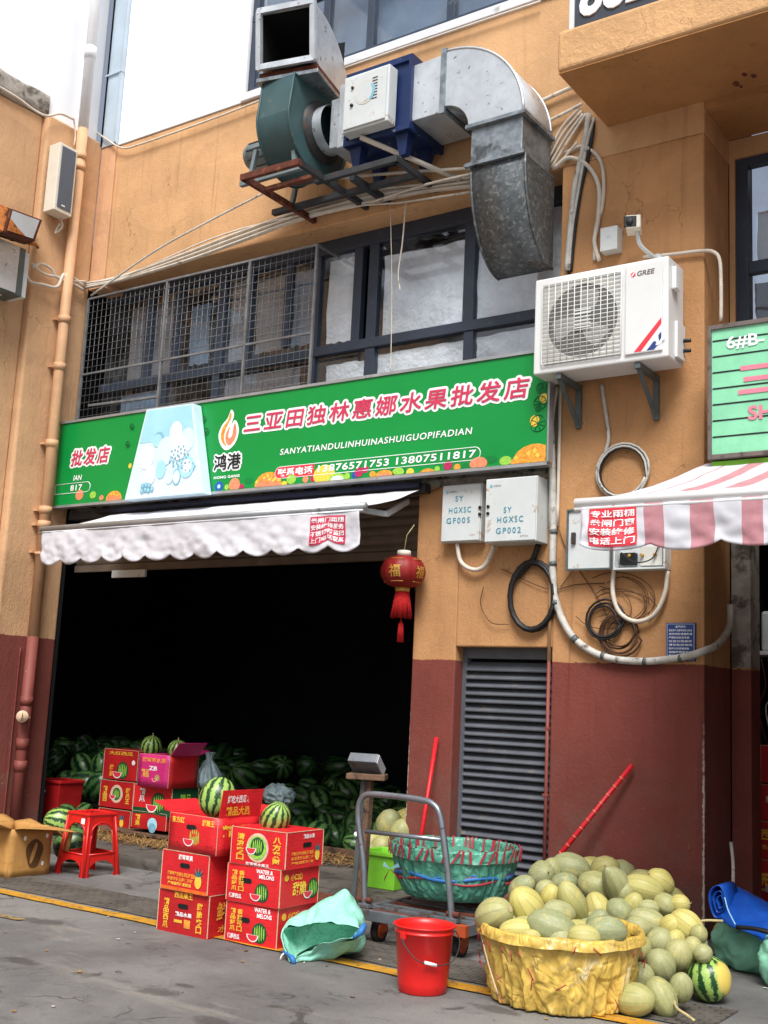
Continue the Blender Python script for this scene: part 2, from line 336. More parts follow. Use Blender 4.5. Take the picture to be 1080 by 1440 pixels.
# ------------------------------------------------------------------ geometry helper
def catmull(pts, k=6, closed=False):
    P = [Vector(p) for p in pts]; n = len(P)
    if n < 3: return P
    out = []
    rng = range(n if closed else n-1)
    for i in rng:
        p0 = P[(i-1) % n] if closed or i > 0 else P[0]*2-P[1]
        p1 = P[i]; p2 = P[(i+1) % n]
        p3 = P[(i+2) % n] if closed or i+2 < n else P[-1]*2-P[-2]
        for j in range(k):
            t = j/k
            out.append(.5*((2*p1)+(p2-p0)*t+(2*p0-5*p1+4*p2-p3)*t*t+(3*p1-p0-3*p2+p3)*t**3))
    if not closed: out.append(P[-1])
    return out
_TXT = {}
def text_geo(body, offset=0.0, font_spacing=1.0):
    key = (body, offset, font_spacing)
    if key not in _TXT:
        cu = bpy.data.curves.new('txt', 'FONT'); cu.body = body; cu.size = 1; cu.offset = offset; cu.space_character = font_spacing
        cu.resolution_u = 3; cu.fill_mode = 'FRONT'
        ob = bpy.data.objects.new('txt', cu); COL.objects.link(ob)
        dg = bpy.context.evaluated_depsgraph_get(); me = bpy.data.meshes.new_from_object(ob.evaluated_get(dg))
        v = [tuple(q.co) for q in me.vertices]; f = [tuple(p.vertices) for p in me.polygons]
        bpy.data.objects.remove(ob); bpy.data.curves.remove(cu); bpy.data.meshes.remove(me)
        _TXT[key] = (v, f)
    return _TXT[key]

class G:
    def __init__(s): s.v = []; s.f = []; s.m = []; s.s = []; s.mats = []
    def mi(s, mn):
        if mn not in s.mats: s.mats.append(mn)
        return s.mats.index(mn)
    def add(s, vs, fs, mn, smooth=False):
        b = len(s.v); s.v += [Vector(v) for v in vs]; k = s.mi(mn)
        for f in fs: s.f.append([b+i for i in f]); s.m.append(k); s.s.append(smooth)
        return s
    def box(s, x0, x1, y0, y1, z0, z1, mn):
        v = [(x, y, z) for z in (z0, z1) for y in (y0, y1) for x in (x0, x1)]
        return s.add(v, [(0, 2, 3, 1), (4, 5, 7, 6), (0, 1, 5, 4), (2, 6, 7, 3), (0, 4, 6, 2), (1, 3, 7, 5)], mn)
    def obox(s, c, sx, sy, sz, mn, R=None):
        R = R or Matrix.Identity(3); c = Vector(c)
        v = [c+R@Vector((x*sx/2, y*sy/2, z*sz/2)) for z in (-1, 1) for y in (-1, 1) for x in (-1, 1)]
        return s.add(v, [(0, 2, 3, 1), (4, 5, 7, 6), (0, 1, 5, 4), (2, 6, 7, 3), (0, 4, 6, 2), (1, 3, 7, 5)], mn)
    def bar(s, a, b, w, h, mn, up=(0, 0, 1)):
        a, b = Vector(a), Vector(b); d = (b-a).normalized(); u = Vector(up)
        if abs(d.dot(u)) > .95: u = Vector((0, 1, 0))
        x = d.cross(u).normalized(); z = x.cross(d)
        v = [p+x*(i*w/2)+z*(j*h/2) for p in (a, b) for i, j in ((-1, -1), (1, -1), (1, 1), (-1, 1))]
        return s.add(v, [(3, 2, 1, 0), (4, 5, 6, 7), (0, 1, 5, 4), (1, 2, 6, 5), (2, 3, 7, 6), (3, 0, 4, 7)], mn)
    def tube(s, pts, r, mn, seg=8, closed=False, k=0, caps=True):
        P = catmull(pts, k, closed) if k else [Vector(p) for p in pts]
        n = len(P); vs = []; prev = None
        for i, p in enumerate(P):
            d = (P[(i+1) % n]-P[i-1]) if closed or 0 < i < n-1 else (P[1]-P[0] if i == 0 else P[-1]-P[-2])
            d = d.normalized() if d.length > 1e-9 else Vector((0, 0, 1))
            if prev is None:
                u = Vector((0, 0, 1)) if abs(d.z) < .9 else Vector((1, 0, 0)); prev = d.cross(u).normalized()
            prev = (prev-d*prev.dot(d)).normalized(); b = d.cross(prev)
            rr = r[i*(len(r)-1)//max(1, n-1)] if isinstance(r, (list, tuple)) else r
            vs += [p+(prev*math.cos(2*PI*j/seg)+b*math.sin(2*PI*j/seg))*rr for j in range(seg)]
        fs = []
        for i in range(n if closed else n-1):
            for j in range(seg):
                a = i*seg; c = ((i+1) % n)*seg
                fs.append((a+j, a+(j+1) % seg, c+(j+1) % seg, c+j))
        if caps and not closed: fs += [tuple(range(seg-1, -1, -1)), tuple((n-1)*seg+j for j in range(seg))]
        return s.add(vs, fs, mn, True)
    def lathe(s, prof, c, mn, seg=32, R=None, fn=None, caps=(False, False), sx=1, sy=1):
        R = R or Matrix.Identity(3); c = Vector(c); vs = []; fs = []
        for i, (r, z) in enumerate(prof):
            for j in range(seg):
                a = 2*PI*j/seg; q = Vector((r*math.cos(a)*sx, r*math.sin(a)*sy, z))
                if fn: q = fn(q, a, i)
                vs.append(c+R@q)
        for i in range(len(prof)-1):
            for j in range(seg):
                k = (j+1) % seg; fs.append((i*seg+j, i*seg+k, (i+1)*seg+k, (i+1)*seg+j))
        if caps[0]: fs.append(tuple(range(seg-1, -1, -1)))
        if caps[1]: fs.append(tuple((len(prof)-1)*seg+j for j in range(seg)))
        return s.add(vs, fs, mn, True)
    def poly(s, pts, mn, ext=None):
        P = [Vector(p) for p in pts]; n = len(P)
        if ext is None: return s.add(P, [tuple(range(n))], mn)
        e = Vector(ext); v = P+[p+e for p in P]
        return s.add(v, [tuple(range(n-1, -1, -1)), tuple(range(n, 2*n))]+[(i, (i+1) % n, n+(i+1) % n, n+i) for i in range(n)], mn)
    def disc(s, c, r, u, v, mn, n=20, ry=None, lift=None):
        c = Vector(c); u = Vector(u); v = Vector(v); ry = ry or r
        return s.add([c+u*(r*math.cos(2*PI*i/n))+v*(ry*math.sin(2*PI*i/n)) for i in range(n)], [tuple(range(n))], mn)
    def grid(s, fn, nu, nv, mn, smooth=True, flip=False):
        vs = [fn(i/nu, j/nv) for j in range(nv+1) for i in range(nu+1)]; w = nu+1
        fs = [(j*w+i, j*w+i+1, (j+1)*w+i+1, (j+1)*w+i) for j in range(nv) for i in range(nu)]
        return s.add(vs, [f[::-1] for f in fs] if flip else fs, mn, smooth)
    def text(s, body, o, u, v, w, h, mn, offset=0.0, spacing=1.0, warp=None, shear=0.0, box=None, dil=0.0):
        """lettering fitted in the w x h box whose lower left corner is o"""
        vs, fs = text_geo(body, offset, spacing)
        if not vs: return s
        b = box or text_geo(body, 0.0, spacing)[0]
        x0 = min(q[0] for q in b); x1 = max(q[0] for q in b); y0 = min(q[1] for q in b); y1 = max(q[1] for q in b)
        o = Vector(o); u = Vector(u); v = Vector(v); out = []
        if dil:
            ring_ = [(dil*math.cos(i*PI/8), dil*math.sin(i*PI/8)) for i in range(16)]; nrm_ = u.cross(v)
            for i, (dx, dz) in enumerate(ring_): s.text(body, o+u*dx+v*dz+nrm_*(-.00006*i), u, v, w, h, mn, offset, spacing, warp, shear, box)
            return s
        for q in vs:
            yy = (q[1]-y0)/(y1-y0)*h
            p = o+u*((q[0]-x0)/(x1-x0)*w+shear*yy)+v*yy
            out.append(warp(p) if warp else p)
        return s.add(out, fs, mn)
    def build(s, name, parent=None, bevel=0.0, solid=0.0, loc=None, bseg=2):
        base = Vector((0, 0, 0))
        if parent is not None:
            p = parent
            while p is not None: base += p.location; p = p.parent
        elif loc is not None: base = Vector(loc)
        me = bpy.data.meshes.new(name); me.from_pydata([tuple(v-base) for v in s.v], [], s.f)
        for mn in s.mats: me.materials.append(MATS[mn])
        me.polygons.foreach_set('material_index', s.m); me.polygons.foreach_set('use_smooth', s.s); me.update()
        o = bpy.data.objects.new(name, me); COL.objects.link(o)
        if parent is not None: o.parent = parent
        elif loc is not None: o.location = base
        if solid:
            md = o.modifiers.new('solid', 'SOLIDIFY'); md.thickness = solid; md.offset = 0
        if bevel:
            md = o.modifiers.new('bevel', 'BEVEL'); md.width = bevel; md.segments = bseg; md.limit_method = 'ANGLE'; md.angle_limit = rad(40)
        return o
def tag(o, label=None, cat=None, group=None, kind=None):
    if label: o['label'] = label
    if cat: o['category'] = cat
    if group: o['group'] = group
    if kind: o['kind'] = kind
    return o
def thing(name, label, cat, loc=(0, 0, 0), group=None):
    o = bpy.data.objects.new(name, None); COL.objects.link(o); o.location = loc; o.empty_display_size = .1
    return tag(o, label, cat, group)
def copy_tree(o, parent=None):
    c = o.copy(); COL.objects.link(c)
    if parent is not None: c.parent = parent
    for ch in list(o.children): copy_tree(ch, c)
    return c
def Rz(a): return Matrix.Rotation(a, 3, 'Z')
X_, Y_, Z_ = Vector((1, 0, 0)), Vector((0, 1, 0)), Vector((0, 0, 1))
def nz(p, s=1.0, k=0): return noise.noise(Vector(p)*s+Vector((k*7.3, k*3.1, k)))
# =================================================================== ground
D = 7.3
g = G(); g.add([(-60, -40, 0), (60, -40, 0), (60, 60, 0), (-60, 60, 0)], [(0, 1, 2, 3)], 'asphalt'); tag(g.build('ground'), kind='structure')
g = G()
def slabedge(u, v):
    x = -8.87+u*4.6; return Vector((x, 6.55+.02*nz((x, 0, 0), 5), .085*v))
g.grid(lambda u, v: Vector((-8.87+u*4.57, 6.6+.014*nz((u*30, 0, v), 1)+(.012 if v > .9 else 0), .085*v)), 80, 4, 'concrete_floor')
g.add([(-8.87, 6.61, .085), (-4.3, 6.61, .085), (-4.3, 12, .085), (-12, 12, .085), (-12, 7.3, .085), (-8.87, 7.3, .085)], [(0, 1, 2, 3, 4, 5)], 'concrete_floor')
g.add([(-4.3, 6.6, 0), (-4.3, 7.3, 0), (-4.3, 7.3, .085), (-4.3, 6.6, .085)], [(0, 1, 2, 3)], 'concrete_floor')
tag(g.build('shop_platform'), kind='structure')
g = G()
def strip(x0, x1, y0, y1, z, mn, n=60):
    vs = []
    for i in range(n+1):
        x = x0+(x1-x0)*i/n; w = .012*nz((x, 0, y0), 6)
        vs += [(x, y0+w+.01*nz((x, 3, 0), 2), z), (x, y1+.012*nz((x, 9, y1), 6), z)]
    g.add(vs, [(2*i, 2*i+2, 2*i+3, 2*i+1) for i in range(n)], mn)
strip(-12, -1.2, 5.095, 5.205, .008, 'yellow_line', 160); tag(g.build('painted_line'), kind='structure')
g = G(); strip(-12, -5.7, 4.60, 4.66, .006, 'worn_line', 60); tag(g.build('painted_line'), kind='structure')
g = G(); strip(-7.2, -1.8, 5.26, 5.72, .005, 'stamped_paving', 60); tag(g.build('paving_strip'), kind='structure')

def stain(name, px, py, rx, ry, mn, k, n=50):
    c = GZ(px, py, .003+.0007*k); g = G()
    g.add([c]+[c+Vector((rx*(1+.9*nz((math.cos(a), math.sin(a), k), 1.6, k)+.4*nz((math.cos(a), math.sin(a), k), 5, k))*math.cos(a), ry*(1+.9*nz((math.cos(a), math.sin(a), k), 1.6, k)+.4*nz((math.cos(a), math.sin(a), k), 5, k))*math.sin(a), 0)) for a in [i*2*PI/n for i in range(n)]], [(0, i+1, (i+1) % n+1) for i in range(n)], mn)
    tag(g.build(name), kind='structure')
mat('wet_asphalt', '3a3734', .55, var=.3, vs=9, bs=.4, bscale=90, dirt=('5a5651', 14, .5, .6))
mat('pale_asphalt', '8b867e', .85, var=.2, vs=9, bs=.4, bscale=90, dirt=('6a655f', 14, .5, .6))
g = G(); P = catmull([GZ(225, 1366, .0035), GZ(262, 1357, .0035), GZ(300, 1349, .0035), GZ(340, 1343, .0035), GZ(372, 1338, .0035), GZ(405, 1334, .0035)], 8)
P = [p+Vector((.006*nz(p, 20, 1), .006*nz(p, 20, 2), 0)) for p in P]; vs = []
for i, p in enumerate(P): w_ = .004+.004*abs(nz(p, 9, 3)); vs += [p+Vector((0, w_, 0)), p-Vector((0, w_, 0))]
g.add(vs, [(2*i, 2*i+1, 2*i+3, 2*i+2) for i in range(len(P)-1)], 'wet_asphalt'); tag(g.build('pavement_joint'), kind='structure')

# =================================================================== building
B = thing('shop_building', 'orange rendered market building with dark red base, dark shop opening and banded windows', 'building', (-6, D, 0))
g = G(); g.box(-8.65, -2.51, D, 7.86, 5.42, 6.88, 'orange_plaster'); g.build('beam', B, .012)
g = G(); g.box(-8.87, -8.652, 7.285, 7.6, 5.36, 6.9, 'pale_orange'); g.build('expansion_joint_cover', B, .006)
g = G(); g.box(-8.64, -6.93, D+.004, 7.6, 6.90, 10.5, 'white_render'); g.box(-6.93, -2.6, D+.004, 7.6, 9.3, 10.5, 'white_render')
g.box(-2.7, 2, D+.004, 7.6, 6.9, 10.5, 'white_render'); g.build('upper_wall', B)
g = G(); g.box(-6.95, -2.7, D-.03, 7.58, 6.885, 6.965, 'white_sill'); g.box(-8.64, -6.952, D-.012, 7.58, 6.882, 6.9, 'white_sill'); g.build('window_sill', B, .006)
g = G()
for i in range(6):
    x = -8.87+.19*(i//3)+.012*(i%3)*(i>2); g.box(x, x+.01, 7.262, 7.3, 6.92, 10.5, 'flash_metal')
g.box(-8.88, -8.645, 7.275, 7.4, 6.905, 10.5, 'flash_metal'); g.box(-8.885, -8.64, 7.255, 7.3, 7.7, 7.72, 'flash_metal'); g.build('flashing', B)
# upper windows
g = G()
xs = [-6.92, -6.05, -5.55, -4.72, -3.95, -3.2]
for i, x in enumerate(xs): g.box(x, x+.075, D+.03, D+.1, 6.97, 9.3, 'window_frame')
g.box(-6.92, -2.7, D+.028, D+.102, 6.966, 7.03, 'window_frame'); g.box(-6.92, -2.7, D+.025, D+.105, 7.72, 7.79, 'window_frame')
W1 = g.build('window', B, .004)
for i in range(5):
    for z0, z1 in ((7.03, 7.72), (7.79, 9.3)):
        g = G(); g.box(xs[i]+.075, xs[i+1], D+.06, D+.066, z0, z1, 'glass_upper'); g.build('pane', W1)
g = G(); g.box(-6.9, -2.7, D+.2, D+.21, 6.9, 9.3, 'sheet_blue'); g.build('blind', W1)
# lower window band
g = G(); Yw = 7.56
def fr(x0, x1, z0, z1, d=0.0): g.box(x0, x1, Yw-d, Yw+.07+d*.3, z0, z1, 'window_frame')
fr(-8.87, -3.6, 4.355, 4.44, .012); fr(-8.87, -3.6, 5.29, 5.42, .006); fr(-8.87, -3.6, 3.95, 4.02, .006)
for x0, x1 in ((-6.16, -6.09), (-5.72, -5.63), (-5.56, -5.46), (-4.60, -4.50), (-3.72, -3.60), (-7.33, -7.22), (-8.3, -8.2)): fr(x0, x1, 4.44, 5.29)
for x0, x1 in ((-6.16, -6.1), (-5.56, -5.46), (-4.58, -4.49), (-3.66, -3.60), (-7.33, -7.25), (-8.0, -7.93)): fr(x0, x1, 4.02, 4.355)
fr(-6.95, -6.89, 4.44, 5.29); fr(-6.5, -6.43, 4.5, 5.29); fr(-7.9, -7.82, 4.44, 5.29)
W2 = g.build('window', B, .004)
for i, (x0, x1) in enumerate(((-8.87, -7.33), (-7.22, -6.16), (-6.09, -5.72), (-5.44, -4.60), (-4.50, -3.72))):
    g = G(); g.box(x0, x1, Yw+.03, Yw+.036, 4.44, 5.29, 'glass'); g.build('pane', W2)
for i, (x0, x1) in enumerate(((-8.87, -7.33), (-7.25, -6.16), (-6.10, -5.56), (-5.46, -4.58), (-4.49, -3.66))):
    g = G(); g.box(x0, x1, Yw+.03, Yw+.036, 4.02, 4.355, 'glass'); g.build('pane', W2)
def sheet(x0, x1, z0, z1, mn, y=Yw+.05, k=0):
    g = G()
    def fn(u, v):
        x = x0+u*(x1-x0)+.012*nz((v*3, k, 0), 1.3)*(1 if u in (0, 1) else 0); z = z0+v*(z1-z0)+.02*nz((u*4, k, 5), 1.2)*(1 if v in (0, 1) else 0)
        return Vector((x, y+.012*nz((x, z, k), 3)+.006*abs(nz((x*3+z, z*1.2, k), 3)), z))
    g.grid(fn, 24, 24, mn); g.build('covering_sheet', W2)
sheet(-6.03, -5.74, 4.47, 5.24, 'sheet_white', k=1); sheet(-5.425, -4.615, 4.455, 5.17, 'sheet_white', k=2)
sheet(-4.49, -3.74, 4.45, 5.27, 'sheet_white', k=3); sheet(-6.0, -5.58, 4.03, 4.27, 'sheet_white', k=4)
sheet(-5.45, -4.59, 4.03, 4.3, 'sheet_white', k=5); sheet(-4.48, -3.67, 4.03, 4.31, 'sheet_white', k=6)
sheet(-8.55, -7.95, 4.42, 5.2, 'sheet_warm', k=7); sheet(-7.18, -6.96, 4.46, 5.25, 'sheet_warm', k=8); sheet(-6.86, -6.5, 4.5, 5.2, 'sheet_warm', k=9)
sheet(-7.7, -7.45, 4.5, 5.1, 'sheet_blue', k=10); sheet(-7.2, -6.3, 4.04, 4.3, 'sheet_warm', k=11); sheet(-8.6, -8.05, 4.05, 4.3, 'sheet_blue', k=12)
sheet(-6.42, -6.2, 4.5, 5.2, 'sheet_blue', k=13)
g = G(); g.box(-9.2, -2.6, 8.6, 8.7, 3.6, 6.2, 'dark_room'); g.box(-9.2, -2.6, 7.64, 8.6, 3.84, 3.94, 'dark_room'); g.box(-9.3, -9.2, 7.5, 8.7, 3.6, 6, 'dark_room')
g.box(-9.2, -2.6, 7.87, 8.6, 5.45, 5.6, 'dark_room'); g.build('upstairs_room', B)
# lintel behind the fascia, wall between opening and pillar, pillar
g = G(); g.box(-8.87, -3.6, D+.02, 7.9, 3.06, 3.95, 'grey_cement'); g.build('lintel', B)
g = G(); g.box(-4.78, -3.6, D-.012, D+.02, 3.03, 3.085, 'grey_cement'); g.build('cement_band', B, .004)
g = G(); g.box(-4.77, -4.39, D, 7.75, 0, 3.06, 'orange_stucco'); g.box(-4.39, -3.6, D, 7.75, 1.81, 3.06, 'orange_stucco'); g.box(-4.39, -3.6, D, 7.75, 0, .1, 'orange_stucco'); g.build('wall', B, .01)
g = G(); g.box(-3.6, -2.51, D-.006, 7.83, 0, 5.42, 'orange_stucco'); g.build('pillar', B, .012)
g = G()
g.box(-4.39, -4.35, D+.11, D+.17, .1, 1.81, 'louvre_grey'); g.box(-3.64, -3.60, D+.11, D+.17, .1, 1.81, 'louvre_grey'); g.box(-4.35, -3.64, D+.11, D+.17, 1.73, 1.81, 'louvre_grey')
LV = g.build('louvre_door', B, .003)
g = G()
n = 27
for i in range(n):
    z = .115+i*(1.71-.115)/n+.004*random.uniform(-1, 1)
    g.add([(-4.35, D+0.105, z), (-3.64, D+0.105, z), (-3.64, D+0.165, z+.05), (-4.35, D+0.165, z+.05), (-4.35, D+0.108, z+.008), (-3.64, D+0.108, z+.008), (-3.64, D+0.168, z+.058), (-4.35, D+0.168, z+.058),
           (-4.35, D+0.096, z-.012), (-3.64, D+0.096, z-.012), (-4.35, D+0.093, z-.004), (-3.64, D+0.093, z-.004)],
          [(0, 1, 2, 3), (4, 7, 6, 5), (8, 9, 1, 0), (10, 4, 5, 11), (8, 10, 11, 9)], 'louvre_grey')
tag(g.build('slats', LV), kind='stuff') if False else g.build('slats', LV)
g = G(); g.box(-4.39, -3.6, D+.2, D+.23, .05, 1.9, 'dark_room'); g.build('backing', LV)
g = G(); g.tube([(-3.613, D-.02, .02), (-3.613, D-.02, 1.71)], .013, 'pipe_red'); 
for z in (.35, .8, 1.25): g.obox((-3.613, D-.018, z), .045, .03, .016, 'pipe_red')
g.build('conduit', B)
g = G(); g.tube([(-3.613, D-.02, 1.71), (-3.615, D-.02, 3.0)], .013, 'pipe_paint'); g.build('conduit', B)
# roller shutter rolled part-way
g = G(); zb = 2.53; nsl = 7
prof = []
for i in range(nsl*4+1):
    z = zb+.03+(3.05-zb)*i/(nsl*4); prof.append((7.47-.018*abs(math.sin(PI*i/4)), z))
vs = [(x, y, z) for y, z in prof for x in (-8.87, -4.77)]
g.add(vs, [(2*i, 2*i+1, 2*i+3, 2*i+2) for i in range(len(prof)-1)], 'shutter_brown', False)
g.box(-8.87, -4.77, 7.44, 7.49, zb-.03, zb+.035, 'shutter_brown'); SH = g.build('roller_shutter', B)
g = G(); g.box(-8.3, -7.85, 7.41, 7.438, 2.43, 2.5, 'panel_white'); g.build('handle_bar', SH, .004)
# shop interior
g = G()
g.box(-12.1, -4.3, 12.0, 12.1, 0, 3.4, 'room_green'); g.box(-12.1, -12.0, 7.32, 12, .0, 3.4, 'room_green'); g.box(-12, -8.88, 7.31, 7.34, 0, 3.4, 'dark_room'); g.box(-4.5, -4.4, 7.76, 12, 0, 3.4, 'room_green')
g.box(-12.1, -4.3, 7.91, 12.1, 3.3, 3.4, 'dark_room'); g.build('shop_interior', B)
# slab / balcony over the right bay
g = G(); g.box(-3.25, 1.2, 6.46, D, 5.665, 5.97, 'orange_rough')
S = g.build('balcony_slab', B, .03, bseg=3)
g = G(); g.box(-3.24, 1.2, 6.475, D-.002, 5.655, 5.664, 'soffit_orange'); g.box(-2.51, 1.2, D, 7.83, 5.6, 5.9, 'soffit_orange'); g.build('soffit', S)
g = G()
for px, py, r in ((1035, 118, .022), (1047, 105, .016), (1060, 107, .018), (1042, 122, .012)):
    p = GZ(px, py, 5.652)
    g.add([p+Vector((r*(1+.5*nz((a, px, 0), 2))*math.cos(a), 1.6*r*(1+.5*nz((a, py, 4), 2))*math.sin(a), 0)) for a in [i*PI/6 for i in range(12)]], [tuple(range(11, -1, -1))], 'rust')
g.build('rusty_anchor', S)
g = G(); y0 = 6.6
g.box(-3.19, -1.5, y0, y0+.03, 5.97, 6.9, 'dark_board'); g.box(-3.225, -3.19, y0-.012, y0+.03, 5.97, 6.9, 'white_sill'); g.box(-2.75, -1.5, y0-.02, y0-.003, 5.99, 6.03, 'white_sill')
BD = g.build('number_board', None, 0); BD.location = (0, 0, 0); tag(BD, 'dark board with raised white numerals on top of the orange balcony slab', 'sign')
g = G(); g.text('8821', (-3.15, y0-.012, 6.12), X_, Z_, .62, .3, 'white_print', offset=.03, shear=.12)
g2 = G(); 
t_ = g.build('numerals', BD); t_.modifiers.new('s', 'SOLIDIFY').thickness = .02
# right bay
g = G(); g.box(-2.51, -2.375, 7.84, 8.05, 1.72, 4.12, 'grey_cement'); g.box(-2.51, -2.375, 7.84, 8.05, 0, 1.72, 'orange_stucco'); g.build('jamb', B, .006)
g = G(); g.box(-2.51, 1.2, 7.835, 8.05, 3.1 + .0, 4.13, 'orange_plaster') if False else g.box(-2.374, 1.2, 7.84, 8.05, 3.1, 4.12, 'orange_plaster')
g.box(-2.51, -2.47, 7.84, 8.05, 4.121, 5.6, 'orange_plaster'); g.box(-2.47, 1.2, 7.84, 8.05, 5.45, 5.6, 'orange_plaster'); g.box(-.5, 1.2, 7.84, 8.05, 0, 3.1, 'orange_stucco'); g.build('bay_wall', B)
g = G(); g.box(-1.0, .2, 6.5, 7.83, 0, 5.65, 'orange_stucco'); g.build('pillar', B, .012)  # unseen pillar, added to shade the right side of the front pillar
g = G()
for a in ((-2.47, -2.38, 4.13, 5.45), (-1.6, -1.52, 4.6, 5.45), (-2.38, 1.2, 5.38, 5.45), (-2.38, 1.2, 4.55, 4.64), (-2.38, 1.2, 4.13, 4.19)): g.box(a[0], a[1], 7.86, 7.93, a[2], a[3], 'window_frame')
W3 = g.build('window', B, .004)
g = G(); g.box(-2.38, 1.2, 7.895, 7.9, 4.64, 5.38, 'glass'); g.build('pane', W3)
g = G(); g.box(-2.38, 1.2, 7.895, 7.9, 4.19, 4.55, 'glass'); g.build('pane', W3)
W2 = W3; sheet(-2.36, -1.6, 4.2, 4.5, 'sheet_warm', 7.95, 20); sheet(-2.34, -1.9, 4.66, 5.05, 'panel_white', 7.95, 21)
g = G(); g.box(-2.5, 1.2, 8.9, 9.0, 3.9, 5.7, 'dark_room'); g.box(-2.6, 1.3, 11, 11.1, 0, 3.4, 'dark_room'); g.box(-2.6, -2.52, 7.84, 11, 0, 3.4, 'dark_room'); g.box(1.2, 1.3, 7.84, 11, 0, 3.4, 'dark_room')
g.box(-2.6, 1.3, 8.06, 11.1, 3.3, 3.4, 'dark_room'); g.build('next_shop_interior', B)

# neighbouring wing on the left
Wg = thing('side_building', 'wing with orange rendered wall over a dark red base, white upper storey, left edge', 'building', (-9, 5, 0))
g = G(); g.box(-9.3, -8.95, -3, 6.6, 0, 6.95, 'orange_stucco_wing'); g.build('wall', Wg, .02)
g = G(); g.box(-9.3, -8.87, 6.6, 7.3, 0, 6.97, 'orange_stucco_wing'); g.build('corner_pier', Wg, .03, bseg=4)
g = G(); g.box(-9.3, -8.93, -3, 7.26, 6.98, 11, 'white_render'); g.build('upper_wall', Wg, .01)
g = G()
def ledge(u, v):
    y = -1+u*7.62; pr = [(-8.94, 7.17), (-8.91, 7.165), (-8.9, 7.1), (-8.905, 6.96), (-8.94, 6.945)]
    a = v*4; i = min(3, int(a)); t = a-i; x = pr[i][0]*(1-t)+pr[i+1][0]*t; z = pr[i][1]*(1-t)+pr[i+1][1]*t
    return Vector((x+.01*nz((y, z, 0), 9), y, z+.015*nz((y, x, 3), 6)))
g.grid(ledge, 160, 8, 'grey_cement'); g.build('ledge', Wg)

# =================================================================== drainpipe
P = thing('drainpipe', 'tall drainpipe painted white, orange and dark red on the left corner pier', 'pipe', (-8.79, 6.96, 0))
def pipeseg(z0, z1, mn, r=.052): g.tube([(-8.79, 6.96, z0), (-8.79, 6.96, z1)], r, mn, 20)
g = G(); pipeseg(6.6+.35, 10.5, 'pipe_white'); pipeseg(7.72, 7.85, 'pipe_white', .06); g.build('pipe_section', P)
g = G(); pipeseg(1.835, 6.95, 'pipe_paint'); g.build('pipe_section', P)
g = G(); pipeseg(.0, 1.835, 'pipe_red'); pipeseg(.6, .7, 'pipe_red', .058); pipeseg(.8, .9, 'pipe_red', .058); pipeseg(1.2, 1.28, 'pipe_red', .058); g.build('pipe_section', P)
for z in (6.62, 6.5, 4.9, 4.42, 3.65, 3.0, 2.86, 2.6):
    g = G(); pipeseg(z, z+(.07 if z > 2.7 else .03), 'pipe_paint', .06); g.obox((-8.85, 6.96, z+.03), .06, .16, .02, 'pipe_paint'); g.build('bracket', P)
g = G(); g.tube([(-8.79, 6.95, 1.08), (-8.70, 6.86, 1.1)], .045, 'pipe_red', 16, caps=False); g.tube([(-8.70, 6.86, 1.1), (-8.68, 6.84, 1.1)], .055, 'carton_edge', 16); g.disc((-8.678, 6.838, 1.1), .038, (.7, -.7, 0), Z_, 'black_print'); g.build('branch_outlet', P)
g = G(); g.tube([WX(72-(y-0)*.055+14*math.sin(y*1.3)*.06, 590+y*56, -8.9+.03) for y in range(0, 11)], .01, 'pipe_paint') if False else None
g = G(); pts = [Vector((-8.86, 6.885+.012*nz((0, 0, z), 2), z)) for z in [.05+.08*i for i in range(22)]]
g.tube(pts, .009, 'pale_orange', 6); tag(g.build('sealant_bead', P))
# =================================================================== fascia sign
YS = 7.10
SG = thing('fascia_sign', 'long green shop sign with crimson Chinese lettering and fruit pictures over the opening', 'sign', (-6, 7.2, 3.1))
g = G(); g.box(-8.86, -3.575, YS, YS+.05, 3.105, 3.915, 'sign_green'); g.build('sign_face', SG)
g = G(); g.box(-8.86, -3.57, YS-.012, YS+.07, 3.917, 3.94, 'alu'); g.box(-8.86, -3.57, YS-.015, YS+.07, 3.078, 3.102, 'alu'); g.box(-3.574, -3.56, YS-.01, YS+.06, 3.102, 3.917, 'alu')
for x_ in (-8.5, -7.2, -5.9, -4.6, -3.8): g.box(x_, x_+.03, YS+.071, 7.295, 3.09, 3.12, 'dark_steel'); g.box(x_, x_+.03, YS+.071, 7.295, 3.9, 3.93, 'dark_steel')
g.build('frame', SG)
def sgtext(gg, body, a, b, h, mn, off=0.0, y=YS-.004, shear=0.0, spacing=1.0, dil=0.0):
    A = WY(*a, YS); Bp = WY(*b, YS); A.y = y
    gg.text(body, A, X_, Z_, Bp.x-A.x, h, mn, offset=off, shear=shear, spacing=spacing, dil=dil)
def shop_letters(dx=0.0):
    pass
g = G(); h_ = .172
TITLE = '三亚田独林惠娜水果批发店'
sgtext(g, TITLE, (343, 609), (741, 563), .152, 'white_print', 0, YS-.003, .14, 1.24, .024); sgtext(g, TITLE, (343, 609), (741, 563), .152, 'crimson_print', 0, YS-.008, .14, 1.24, .0035)
A = WY(99, 641, YS); 
for dl, mn, y in ((.024, 'white_print', YS-.003), (.0035, 'crimson_print', YS-.008)): g.text('批发店', (WY(101, 641, YS).x, y, 3.48), X_, Z_, .52, .152, mn, offset=0, shear=.14, spacing=1.24, dil=dl)
g.build('shop_name', SG)
g = G(); sgtext(g, 'SANYATIANDULINHUINASHUIGUOPIFADIAN', (394, 640), (663, 610), .05, 'white_print', .012, YS-.004, .15, 1.15)
g.text('IAN', (WY(104, 670, YS).x, YS-.004, 3.335), X_, Z_, .11, .05, 'white_print', offset=.012, shear=.15); g.build('lettering', SG)
g = G()
